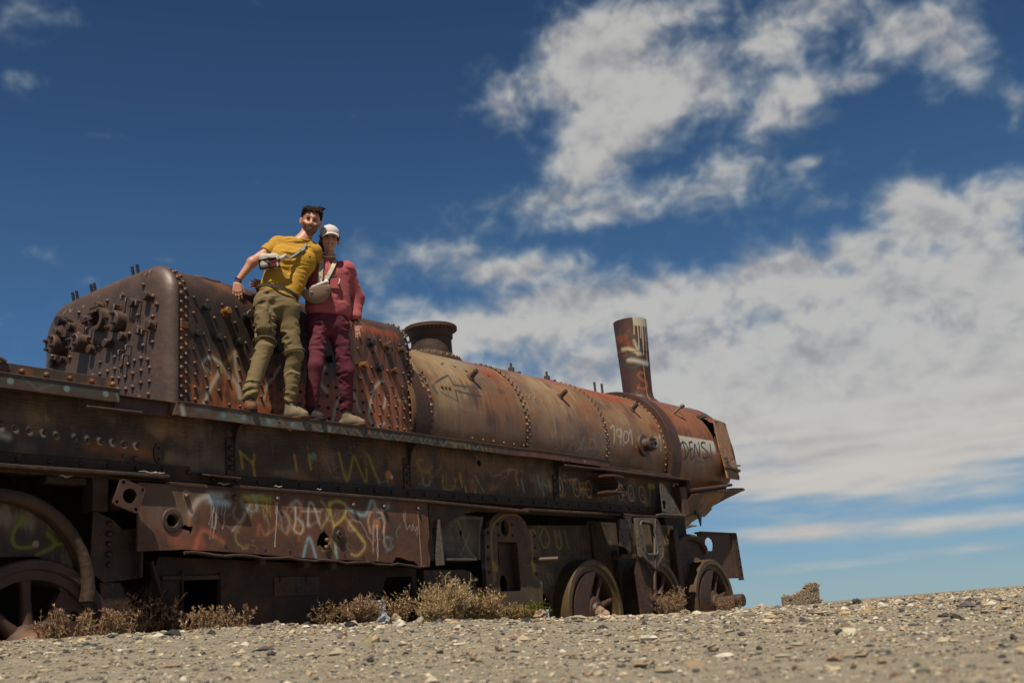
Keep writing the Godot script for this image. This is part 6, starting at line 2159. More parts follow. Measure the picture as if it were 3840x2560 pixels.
func make_wheels() -> void:
	for w in [[-2.35, true, false], [4.29, false, true], [5.77, false, false], [7.25, false, true]]:
		var c := Vector3(w[0], -1.69, -0.3)
		var xf := Transform3D(Basis(Vector3(1, 0, 0), Vector3(0, 0, 1), Vector3(0, -1, 0)), c)
		var st := begin()
		lathe(st, xf, [Vector2(0.47, -0.13), Vector2(0.6, -0.13), Vector2(0.615, -0.12), Vector2(0.6, -0.1), Vector2(0.575, -0.09), Vector2(0.57, 0.1), Vector2(0.56, 0.11), Vector2(0.505, 0.112), Vector2(0.5, 0.1), Vector2(0.495, 0.085), Vector2(0.44, 0.08), Vector2(0.435, 0.02), Vector2(0.435, -0.1)], 56)
		var tyre := part("wheel", done(st), "tyre_iron" if not w[1] else "wheel_iron", LOCO)
		st = begin()
		lathe(st, xf, [Vector2(0.17, -0.1), Vector2(0.165, 0.06), Vector2(0.155, 0.09), Vector2(0.13, 0.11), Vector2(0.1, 0.115), Vector2(0.085, 0.15), Vector2(0.0, 0.155)], 28)
		part("hub", done(st), "wheel_iron", tyre)
		var n := 9
		for k in n:
			var t := TAU * (k + 0.35) / n
			var d := Vector3(cos(t), sin(t), 0)
			var e := Vector3(-sin(t), cos(t), 0)
			st = begin()
			var pr := [[0.14, 0.058, 0.055], [0.2, 0.042, 0.05], [0.32, 0.034, 0.042], [0.41, 0.038, 0.04], [0.45, 0.06, 0.04]]
			st.set_smooth_group(1)
			for i in range(pr.size() - 1):
				var a: Array = pr[i]
				var b: Array = pr[i + 1]
				for s in 10:
					var t0 := TAU * s / 10.0
					var t1 := TAU * (s + 1) / 10.0
					var P := func(q: Array, tt: float) -> Vector3: return c + d * q[0] + e * q[1] * cos(tt) + Vector3(0, 0, 1) * q[2] * sin(tt) + Vector3(0, 0, 0.02)
					Q(st, P.call(a, t1), P.call(a, t0), P.call(b, t0), P.call(b, t1))
			part("spoke", done(st), "wheel_iron", tyre)
		if w[2]:                                                    # balance weight on the left of the rim
			st = begin()
			var o := PackedVector2Array()
			for k in 13:
				var t := deg_to_rad(82.0 + k * 10.0)
				o.append(Vector2(c.x + 0.43 * cos(t), c.y + 0.43 * sin(t)))
			o.append(Vector2(c.x - 0.14, c.y - 0.12))
			o.append(Vector2(c.x - 0.1, c.y + 0.16))
			plate(st, Transform3D(), o, [], c.z - 0.02, c.z + 0.1)
			part("balance_weight", done(st), "wheel_iron", tyre)
		if w[0] > 7.0:
			st = begin()
			lathe(st, xf, [Vector2(0.12, 0.1), Vector2(0.105, 0.14), Vector2(0.07, 0.16), Vector2(0.07, 0.36), Vector2(0.082, 0.365), Vector2(0.082, 0.50), Vector2(0.075, 0.51), Vector2(0, 0.51)], 20)
			part("axle_stub", done(st), "frame_iron", tyre)
		if w[1]:
			st = begin()
			lathe(st, Transform3D(xf.basis, c + Vector3(0.0, -0.02, 0)), [Vector2(0.15, 0.1), Vector2(0.13, 0.2), Vector2(0.08, 0.25), Vector2(0, 0.26)], 22, true)
			part("hub_cap", done(st), "rivet_orange", tyre)
			st = begin()
			plate(st, Transform3D(), PackedVector2Array([Vector2(c.x + 0.05, c.y + 0.1), Vector2(c.x + 0.2, c.y + 0.36), Vector2(c.x + 0.36, c.y + 0.28), Vector2(c.x + 0.44, c.y + 0.05), Vector2(c.x + 0.44, c.y - 0.2), Vector2(c.x + 0.05, c.y - 0.1)]), [circle(Vector2(c.x + 0.3, c.y + 0.2), 0.035, 10)], c.z - 0.02, c.z + 0.06)
			part("balance_weight", done(st), "wheel_iron", tyre)


# ------------------------------------------------------------------ the two people

func head_frame(c: Vector3, f: Vector3, u: Vector3) -> Basis:
	f = f.normalized()
	var r := u.cross(f).normalized()
	return Basis(r, f.cross(r).normalized(), f)


func head_prims(c: Vector3, b: Basis, s: float, man: bool) -> Array:
	var P := func(x: float, y: float, z: float) -> Vector3: return c + b * (Vector3(x, y, z) * s)
	var o := [
		[P.call(0, 0.035, -0.015), b, Vector3(0.077, 0.088, 0.096) * s],
		[P.call(0, -0.03, 0.025), b, Vector3(0.066, 0.075, 0.066) * s],
		[P.call(0, -0.075, 0.035), b, Vector3(0.048 if man else 0.042, 0.04, 0.048) * s],
		[P.call(0, -0.103, 0.058), b, Vector3(0.026, 0.02, 0.024) * s],
		[P.call(-0.03, 0.031, 0.083), P.call(0.03, 0.031, 0.083), 0.013 * s, 0.013 * s],
		[P.call(0, 0.012, 0.09), P.call(0, -0.026, 0.109), 0.009 * s, 0.0135 * s],
		[P.call(-0.013, -0.03, 0.096), P.call(0.013, -0.03, 0.096), 0.010 * s, 0.010 * s],
		[P.call(-0.042, -0.022, 0.066), P.call(-0.036, -0.03, 0.073), 0.022 * s, 0.02 * s],
		[P.call(0.042, -0.022, 0.066), P.call(0.036, -0.03, 0.073), 0.022 * s, 0.02 * s],
		[P.call(-0.02, -0.072, 0.086), P.call(0.02, -0.072, 0.086), 0.007 * s, 0.007 * s],
		[P.call(-0.02, -0.052, 0.088), P.call(0.02, -0.052, 0.088), 0.007 * s, 0.007 * s],
	]
	for e in [-1.0, 1.0]:
		o.append([P.call(0.079 * e, 0.012, -0.012), P.call(0.081 * e, -0.022, -0.004), 0.015 * s, 0.011 * s])
	return o


func face_bits(o: Node3D, c: Vector3, b: Basis, s: float) -> void:
	var P := func(x: float, y: float, z: float) -> Vector3: return c + b * (Vector3(x, y, z) * s)
	for e in [-1.0, 1.0]:
		var st := begin()
		lathe(st, Transform3D(b, P.call(0.031 * e, 0.012, 0.0765)), [Vector2(0.0, -0.006), Vector2(0.009, -0.004), Vector2(0.0125, 0.0), Vector2(0.009, 0.004), Vector2(0.0, 0.006)], 10, true)
		var ball := part("eye", done(st), "eye_white", o)
		st = begin()
		lathe(st, Transform3D(b * Basis(Vector3.RIGHT, PI * 0.5), P.call(0.031 * e, 0.0115, 0.0875)), [Vector2(0.0062, 0.0), Vector2(0.005, 0.002), Vector2(0.0, 0.0025)], 10)
		part("iris", done(st), "eye_dark", o)
	var st := begin()
	var row := []
	for k in 7:
		var x := lerpf(-0.025, 0.025, k / 6.0)
		row.append(P.call(x, -0.0625 + 0.009 * pow(absf(x) / 0.025, 2), 0.0935 - 12.0 * x * x))
	tube(st, row, [0.002, 0.004, 0.0052, 0.0056, 0.0052, 0.004, 0.002], 6)
	part("teeth", done(st), "tooth", o)


# palm, four fingers of their own lengths and a thumb from the palm's side
func hand_prims(wrist: Vector3, along: Vector3, across: Vector3, curl: float, s: float, spread := 0.1) -> Array:
	along = along.normalized()
	across = (across - along * across.dot(along)).normalized()
	var down := along.cross(across).normalized()
	var o := []
	var kn := []
	for i in 4:
		var a := (i - 1.5) * 0.0195 * s
		var k := wrist + along * (0.088 - 0.006 * absf(i - 1.2)) * s + across * a
		kn.append(k)
		o.append([wrist + across * a * 0.6 + along * 0.015 * s, k, 0.0155 * s, 0.0115 * s])
	var len := [0.068, 0.078, 0.073, 0.058]
	for i in 4:
		var d := (along + across * (i - 1.5) * spread).normalized()
		var l: float = len[i] * s
		var p0: Vector3 = kn[i]
		var d1 := (d * cos(curl * 0.5) + down * sin(curl * 0.5)).normalized()
		var d2 := (d * cos(curl * 1.1) + down * sin(curl * 1.1)).normalized()
		var d3 := (d * cos(curl * 1.5) + down * sin(curl * 1.5)).normalized()
		var p1 := p0 + d1 * l * 0.45
		var p2 := p1 + d2 * l * 0.32
		o.append([p0, p1, 0.0098 * s, 0.0088 * s])
		o.append([p1, p2, 0.0088 * s, 0.0082 * s])
		o.append([p2, p2 + d3 * l * 0.24, 0.0082 * s, 0.007 * s])
	var t0 := wrist - across * 0.026 * s + along * 0.025 * s
	var t1 := t0 + (along * 0.8 - across * 0.55 + down * 0.25).normalized() * 0.04 * s
	o.append([t0, t1, 0.0155 * s, 0.0105 * s])
	o.append([t1, t1 + (along * 0.95 - across * 0.2 + down * 0.2).normalized() * 0.032 * s, 0.0105 * s, 0.0085 * s])
	return o


func ribbon(st: SurfaceTool, pts: Array, outs: Array, wid: float, thick: float) -> void:
	var n := pts.size()
	var rows := []
	for i in n:
		var dir: Vector3 = (pts[mini(i + 1, n - 1)] - pts[maxi(i - 1, 0)]).normalized()
		var side := dir.cross(outs[i]).normalized() * wid * 0.5
		var up: Vector3 = (outs[i] as Vector3).normalized() * thick
		rows.append([pts[i] - side, pts[i] + side, pts[i] + side + up, pts[i] - side + up])
	for i in range(n - 1):
		for k in 4:
			var k1 := (k + 1) % 4
			QO(st, rows[i][k], rows[i][k1], rows[i + 1][k1], rows[i + 1][k], (pts[i] + pts[i + 1]) * 0.5 + (outs[i] as Vector3).normalized() * thick * 0.5)
	for e in [0, n - 1]:
		QO(st, rows[e][0], rows[e][1], rows[e][2], rows[e][3], pts[1 if e == 0 else n - 2])


func shell(called: String, mesh: ArrayMesh, mat: String, o: Node3D) -> MeshInstance3D:
	return part(called, mesh, mat, o)


func rgb(r: int, g: int, b: int) -> Color:
	return Color8(r, g, b).srgb_to_linear() * Color(DIM, DIM, DIM, 1.0)


func boot(o: Node3D, ankle: Vector3, toe: Vector3, mat: String, sole: String, s := 1.0) -> void:
	var ground := 0.006
	var f := (toe - ankle) * Vector3(1, 0, 1)
	var heel := ankle - f.normalized() * 0.045 * s
	var q := [
		[Vector3(heel.x, ground + 0.045, heel.z), Vector3(ankle.x, ground + 0.05, ankle.z) + f * 0.5, 0.042 * s, 0.047 * s],
		[Vector3(ankle.x, ground + 0.045, ankle.z) + f * 0.5, Vector3(toe.x, ground + 0.032, toe.z) - f.normalized() * 0.02, 0.046 * s, 0.036 * s],
		[Vector3(ankle.x, ground + 0.07, ankle.z), ankle + Vector3(0, 0.02, 0), 0.047 * s, 0.048 * s],
		[Vector3(ankle.x, ground + 0.095, ankle.z), Vector3(ankle.x, ground + 0.062, ankle.z) + f * 0.6, 0.038 * s, 0.032 * s]]
	var bm := part("boot", join([sdf(q, 0.009, 0.02, [[Vector3(0, ground + 0.014, 0), Vector3.DOWN]])]), mat, o)
	var sq := [[Vector3(heel.x, ground + 0.02, heel.z), Vector3(toe.x, ground + 0.02, toe.z) - f.normalized() * 0.02, 0.048 * s, 0.047 * s]]
	part("sole", join([sdf(sq, 0.008, 0.01, [[Vector3(0, ground + 0.022, 0), Vector3.UP], [Vector3(0, ground - 0.004, 0), Vector3.DOWN]])]), sole, o)
	# laces across the instep
	var st := begin()
	var side := f.normalized().cross(Vector3.UP)
	for k in 4:
		var c := Vector3(ankle.x, ground + 0.142 - k * 0.018, ankle.z) + f.normalized() * (0.03 + k * 0.024)
		tube(st, [c - side * 0.026, c + f.normalized() * 0.018 + Vector3(0, 0.008, 0), c + side * 0.026 + Vector3(0, -0.006, 0)], 0.0045, 5)
	part("lace", done(st), "lace", o)


func make_people() -> void:
	make_man()
	make_woman()


func make_man() -> void:
	var o := thing("person", Vector3(-0.42, 0.005, -0.1), "taller person in mustard yellow t-shirt and khaki trousers leaning on the firebox corner", "person")
	var V := func(x: float, y: float, z: float) -> Vector3: return Vector3(x, y, z)
	var hc := Vector3(0.035, 1.815, -0.07)
	var hb := head_frame(hc, Vector3(-0.62, -0.22, 0.74), Vector3(0.16, 1.0, 0.08))
	var neck := Vector3(-0.02, 1.62, -0.125)
	var rsh := Vector3(-0.20, 1.592, -0.24)
	var lsh := Vector3(0.06, 1.545, -0.07)
	var relb := Vector3(-0.442, 1.392, -0.30)
	var rwri := Vector3(-0.552, 1.205, -0.37)
	var lelb := Vector3(0.26, 1.38, -0.27)
	var lwri := Vector3(0.42, 1.33, -0.24)
	var rhip := Vector3(-0.365, 1.0, -0.215)
	var lhip := Vector3(-0.225, 0.955, -0.13)
	var rkn := Vector3(-0.49, 0.585, -0.11)
	var lkn := Vector3(-0.20, 0.56, -0.075)
	var ran := Vector3(-0.637, 0.13, -0.13)
	var lan := Vector3(-0.215, 0.135, -0.135)
	var skin := rgb(214, 152, 122)
	# a continuous body; head and hands on finer grids
	var body := [[Vector3(-0.295, 1.02, -0.18), Vector3(-0.1, 1.42, -0.16), 0.08, 0.085], [rsh, lsh, 0.05, 0.05], [Vector3(-0.06, 1.56, -0.14), hc + hb * Vector3(0, -0.05, -0.015), 0.064, 0.056], [Vector3(-0.12, 1.59, -0.18), Vector3(-0.03, 1.65, -0.13), 0.045, 0.05], [Vector3(0.03, 1.56, -0.09), Vector3(0.0, 1.63, -0.12), 0.045, 0.045], [rsh, relb, 0.05, 0.042], [relb, rwri + Vector3(0.012, 0.022, 0.006), 0.041, 0.026], [lsh, lelb, 0.048, 0.04], [lelb, lwri, 0.039, 0.026], [rhip, rkn, 0.07, 0.05], [rkn, ran, 0.05, 0.035], [lhip, lkn, 0.07, 0.05], [lkn, lan, 0.05, 0.035]]
	var bcol := func(_p: Vector3) -> Color: return skin
	var hcol := func(p: Vector3) -> Color:
		var q := hb.transposed() * (p - hc) / 1.07
		var c := skin
		if q.z > 0.02 and q.y < 0.0:
			var beard := smoothstep(-0.03, -0.055, q.y - maxf(0.0, absf(q.x) - 0.03) * 0.9)
			if absf(q.x) < 0.026 and q.y > -0.048 and q.y < -0.038 and q.z > 0.075:
				beard = 0.85
			c = c.lerp(rgb(104, 62, 40), beard * 0.8)
			if absf(q.x) < 0.026 and absf(q.y + 0.0625 - 14.0 * q.x * q.x) < 0.006 and q.z > 0.07:
				c = rgb(84, 44, 38)
		if q.z > 0.06 and q.y > 0.032 and q.y < 0.043 and absf(q.x) > 0.012 and absf(q.x) < 0.048:
			c = rgb(92, 62, 46)
		elif absf(absf(q.x) - 0.031) < 0.016 and absf(q.y - 0.014) < 0.01 and q.z > 0.04:
			c = rgb(150, 102, 80)
		return c
	var along := Vector3(-0.02, -0.96, 0.06)
	var hand := hand_prims(rwri, along, Vector3(-0.72, 0.0, -0.6), 0.35, 1.0)
	var lhand := hand_prims(lwri, Vector3(0.5, -0.3, 0.8), Vector3(0.2, 0.9, 0.2), 0.5, 1.0)
	shell("body", join([sdf(body, 0.014, 0.03, [], 0.0, Vector3.ONE, bcol), sdf(head_prims(hc, hb, 1.07, true), 0.0045, 0.016, [], 0.0, Vector3.ONE, hcol), sdf(hand, 0.0045, 0.006, [], 0.0, Vector3.ONE, bcol), sdf(lhand, 0.005, 0.006, [], 0.0, Vector3.ONE, bcol)]), "skin_man", o)
	face_bits(o, hc, hb, 1.07)
	# hair: a cap of it, fringe tufts swept over the brow and one lock standing up
	var P := func(x: float, y: float, z: float) -> Vector3: return hc + hb * (Vector3(x, y, z) * 1.07)
	var hp := [[P.call(0, 0.062, -0.028), hb, Vector3(0.088, 0.074, 0.1)], [P.call(-0.072, 0.03, -0.02), P.call(-0.07, 0.075, 0.03), 0.016, 0.02], [P.call(0.072, 0.03, -0.02), P.call(0.07, 0.08, 0.03), 0.016, 0.02], [P.call(-0.06, 0.095, 0.045), P.call(0.055, 0.105, 0.05), 0.024, 0.028], [P.call(0.06, 0.08, 0.03), P.call(0.066, 0.03, 0.02), 0.02, 0.012]]
	for k in 9:
		var x := lerpf(-0.05, 0.06, k / 8.0)
		hp.append([P.call(x, 0.112, 0.055), P.call(x + 0.012, 0.078 - 0.012 * sin(k * 2.3), 0.082), 0.013, 0.005])
	for k in 6:
		hp.append([P.call(0.03 + 0.008 * k, 0.125, -0.01 - 0.01 * k), P.call(0.05 + 0.012 * k, 0.15 + 0.01 * sin(k * 3.1), -0.01 - 0.012 * k), 0.012, 0.003])
	shell("hair", join([sdf(hp, 0.0055, 0.012, [], 0.006, Vector3(70, 30, 70))]), "hair_dark", o)
	# t-shirt: torso and short sleeves, open at neck, hem and cuffs
	var up := (neck - Vector3(-0.29, 1.05, -0.17)).normalized()
	var tee := [[Vector3(-0.355, 1.06, -0.20), Vector3(-0.195, 1.45, -0.20), 0.104, 0.112], [Vector3(-0.23, 1.03, -0.145), Vector3(-0.06, 1.42, -0.125), 0.104, 0.118], [Vector3(-0.2, 1.45, -0.17), Vector3(-0.04, 1.43, -0.1), 0.11, 0.11], [rsh + Vector3(0.01, 0.0, 0), lsh, 0.066, 0.06], [Vector3(-0.15, 1.60, -0.20), Vector3(-0.035, 1.645, -0.13), 0.052, 0.056], [lsh, Vector3(0.0, 1.62, -0.11), 0.052, 0.05], [Vector3(-0.1, 1.575, -0.165), Vector3(0.015, 1.56, -0.11), 0.066, 0.066], [rsh, rsh.lerp(relb, 0.12), 0.07, 0.07]]
	var sleeve := [[rsh + Vector3(0.03, 0.0, 0.01), rsh, 0.066, 0.07], [rsh, rsh.lerp(relb, 0.62), 0.072, 0.062]]
	var sleeve2 := [[lsh + Vector3(-0.03, 0.0, -0.01), lsh, 0.064, 0.066], [lsh, lsh.lerp(lelb, 0.5), 0.066, 0.066]]
	shell("t_shirt", join([sdf(tee, 0.0105, 0.045, [[Vector3(-0.30, 1.06, -0.17), Vector3(-0.40, -0.90, -0.10)], [neck + Vector3(0, 0.03, 0.02), Vector3(0.05, 1.0, 0.3)]], 0.014, Vector3(3.5, 15, 3.5)), sdf(sleeve, 0.0105, 0.04, [[rsh.lerp(relb, 0.5), relb - rsh]], 0.007, Vector3(9, 14, 9)), sdf(sleeve2, 0.0105, 0.04, [], 0.007, Vector3(9, 14, 9))]), "shirt_yellow", o)
	var st := begin()
	var col := []
	for k in 17:
		var t := TAU * k / 16.0
		col.append(neck + Vector3(-0.004, 0.022, 0.014) + Vector3(0.8, -0.14, 0.6) * 0.068 * cos(t) + Vector3(-0.55, -0.28, 0.75) * 0.062 * sin(t))
	tube(st, col, 0.009, 6, false)
	part("collar", done(st), "shirt_yellow", o)
	# zip-off trousers with pockets and a belt
	var tr := [[Vector3(-0.345, 1.04, -0.2), Vector3(-0.235, 1.0, -0.14), 0.118, 0.118], [rhip, lhip, 0.115, 0.115], [rhip, rkn, 0.098, 0.072], [rkn, ran + Vector3(0.0, 0.03, 0), 0.072, 0.062], [lhip, lkn, 0.097, 0.069], [lkn, lan + Vector3(0, 0.03, 0), 0.069, 0.06], [rkn + Vector3(-0.03, 0.16, 0.03), rkn + Vector3(-0.03, 0.3, 0.01), 0.06, 0.06]]
	shell("trousers", join([sdf(tr, 0.0105, 0.03, [[Vector3(-0.29, 1.135, -0.17), Vector3(0.40, 0.90, 0.1)], [ran + Vector3(0, -0.02, 0), Vector3(0.1, -1, 0)]], 0.017, Vector3(5, 10, 5))]), "trouser_khaki", o)
	for kn in [[rhip, rkn, 0.9, 0.094], [lhip, lkn, 0.95, 0.09]]:
		st = begin()
		var ring := []
		var a: Vector3 = (kn[0] as Vector3).lerp(kn[1], kn[2])
		var ax := axis_xf(a, kn[1] - kn[0])
		for k in 21:
			ring.append(ax * Vector3(kn[3] * cos(TAU * k / 20.0), 0.0, kn[3] * sin(TAU * k / 20.0)))
		tube(st, ring, 0.009, 6, false)
		part("zip_seam", done(st), "trouser_seam", o)
	st = begin()
	var bx := axis_xf(Vector3(-0.285, 1.105, -0.17), Vector3(0.40, 0.90, 0.1))
	var belt := []
	var outs := []
	var mj := Vector3(0.62, -0.28, 0.55).normalized()
	var mn := Vector3(0.40, 0.90, 0.1).normalized().cross(mj)
	for k in 33:
		var t := TAU * k / 32.0
		belt.append(bx.origin + mj * 0.176 * cos(t) + mn * 0.124 * sin(t))
		outs.append((mj * cos(t) / 0.176 + mn * sin(t) / 0.124).normalized())
	ribbon(st, belt, outs, 0.034, 0.006)
	part("belt", done(st), "belt_dark", o)
	for q in [[Vector3(-0.545, 0.81, -0.13), Vector3(-0.525, 0.66, -0.06)], [Vector3(-0.46, 0.80, -0.055), Vector3(-0.44, 0.66, -0.03)]]:
		pass
	st = begin()
	var pk := Transform3D(Basis(Vector3(0.55, 0.06, 0.83).normalized(), Vector3(-0.25, 0.96, 0.1).normalized(), Vector3(-0.8, -0.2, 0.56).normalized()).orthonormalized(), Vector3(-0.50, 0.78, -0.085))
	box(st, pk, Vector3(0.12, 0.15, 0.02), 0.008)
	box(st, pk * Transform3D(Basis(), Vector3(0, 0.075, 0.006)), Vector3(0.13, 0.04, 0.02), 0.006)
	part("cargo_pocket", done(st), "trouser_khaki", o)
	boot(o, ran, Vector3(-0.72, 0.03, 0.0), "boot_brown", "shoe_dark")
	boot(o, lan, Vector3(-0.165, 0.03, 0.015), "boot_grey", "boot_brown")
	st = begin()
	var wx := axis_xf(rwri + Vector3(0.012, 0.022, 0.006), rwri - relb)
	var wr := []
	for k in 17:
		wr.append(wx * Vector3(0.029 * cos(TAU * k / 16.0), 0, 0.029 * sin(TAU * k / 16.0)))
	tube(st, wr, 0.0055, 6, false)
	part("wrist_band", done(st), "band_purple", o)
	# small printed bird on the chest
	st = begin()
	var em := Vector3(-0.081, 1.432, 0.026)
	tube(st, [em + Vector3(-0.012, 0.012, -0.004), em, em + Vector3(0.006, -0.018, 0.0)], [0.003, 0.006, 0.002], 5)
	tube(st, [em + Vector3(0.012, 0.012, 0.006), em], [0.002, 0.006], 5)
	part("chest_print", done(st), "bag_black", o)
	# bag worn high across the chest
	var bag := thing("crossbody_bag", Vector3(-0.39, 1.31, -0.08), "cream bag with dark trim and red stripes worn across the yellow t-shirt", "bag")
	var bb := Transform3D(Basis(Vector3(0.70, 0.12, 0.70).normalized(), Vector3(-0.12, 0.98, -0.05).normalized(), Vector3(-0.68, -0.05, 0.72).normalized()).orthonormalized(), Vector3(-0.395, 1.362, -0.115))
	part("pouch", join([sdf([[bb * Vector3(-0.055, -0.03, 0), bb * Vector3(-0.055, 0.035, 0), 0.042, 0.038], [bb * Vector3(0.03, -0.03, 0), bb * Vector3(0.03, 0.03, 0), 0.042, 0.034], [bb * Vector3(-0.055, 0.04, -0.005), bb * Vector3(0.05, 0.03, -0.005), 0.036, 0.026]], 0.006, 0.02)]), "bag_cream", bag)
	st = begin()
	for y in [-0.062, 0.012]:
		tube(st, [bb * Vector3(-0.095, y, 0.02), bb * Vector3(-0.05, y - 0.004, 0.043), bb * Vector3(0.02, y - 0.004, 0.043), bb * Vector3(0.07, y, 0.02)], 0.008, 6)
	tube(st, [bb * Vector3(-0.015, -0.07, 0.04), bb * Vector3(-0.015, 0.02, 0.045)], 0.007, 6)
	tube(st, [bb * Vector3(-0.097, -0.06, 0.015), bb * Vector3(-0.097, 0.02, 0.015)], 0.007, 6)
	part("piping", done(st), "bag_black", bag)
	st = begin()
	box(st, bb * Transform3D(Basis(), Vector3(0.035, -0.005, 0.038)), Vector3(0.085, 0.045, 0.012), 0.004)
	part("front_panel", done(st), "bag_black", bag)
	for x in [0.005, 0.028, 0.05]:
		st = begin()
		box(st, bb * Transform3D(Basis(), Vector3(x, -0.045, 0.041)), Vector3(0.014, 0.045, 0.01), 0.003)
		part("stripe", done(st), "bag_red" if x < 0.04 else "bag_cream", bag)
	st = begin()
	box(st, bb * Transform3D(Basis(), Vector3(0.02, -0.02, 0.044)), Vector3(0.09, 0.012, 0.01), 0.003)
	part("stripe", done(st), "bag_red", bag)
	st = begin()
	tube(st, [bb * Vector3(0.05, 0.0, 0.02), bb * Vector3(0.1, 0.005, 0.02), bb * Vector3(0.135, 0.03, 0.02)], [0.03, 0.022, 0.014], 8)
	part("strap_wing", done(st), "bag_cream", bag)
	var sp := [bb * Vector3(0.12, 0.02, 0.03), Vector3(-0.25, 1.40, -0.042), Vector3(-0.19, 1.446, -0.021), Vector3(-0.122, 1.503, -0.022), Vector3(-0.062, 1.555, -0.042), Vector3(-0.03, 1.595, -0.075), Vector3(-0.01, 1.62, -0.13)]
	var so := []
	for k in sp.size():
		so.append(Vector3(-0.5, 0.25 + k * 0.08, 0.75 - k * 0.09))
	st = begin()
	ribbon(st, sp, so, 0.03, 0.004)
	part("strap", done(st), "strap_dark", bag)
	st = begin()
	var s2 := []
	for k in sp.size():
		s2.append(sp[k] + (so[k] as Vector3).normalized() * 0.0045)
	ribbon(st, s2, so, 0.017, 0.003)
	part("strap_stripe", done(st), "strap_grey", bag)
	st = begin()
	box(st, Transform3D(Basis(Vector3(0.068, 0.055, 0.0).normalized(), Vector3(-0.5, 0.4, 0.6).normalized(), Vector3.UP).orthonormalized(), Vector3(-0.125, 1.503, -0.016)), Vector3(0.06, 0.016, 0.036), 0.005)
	part("buckle", done(st), "strap_grey", bag)


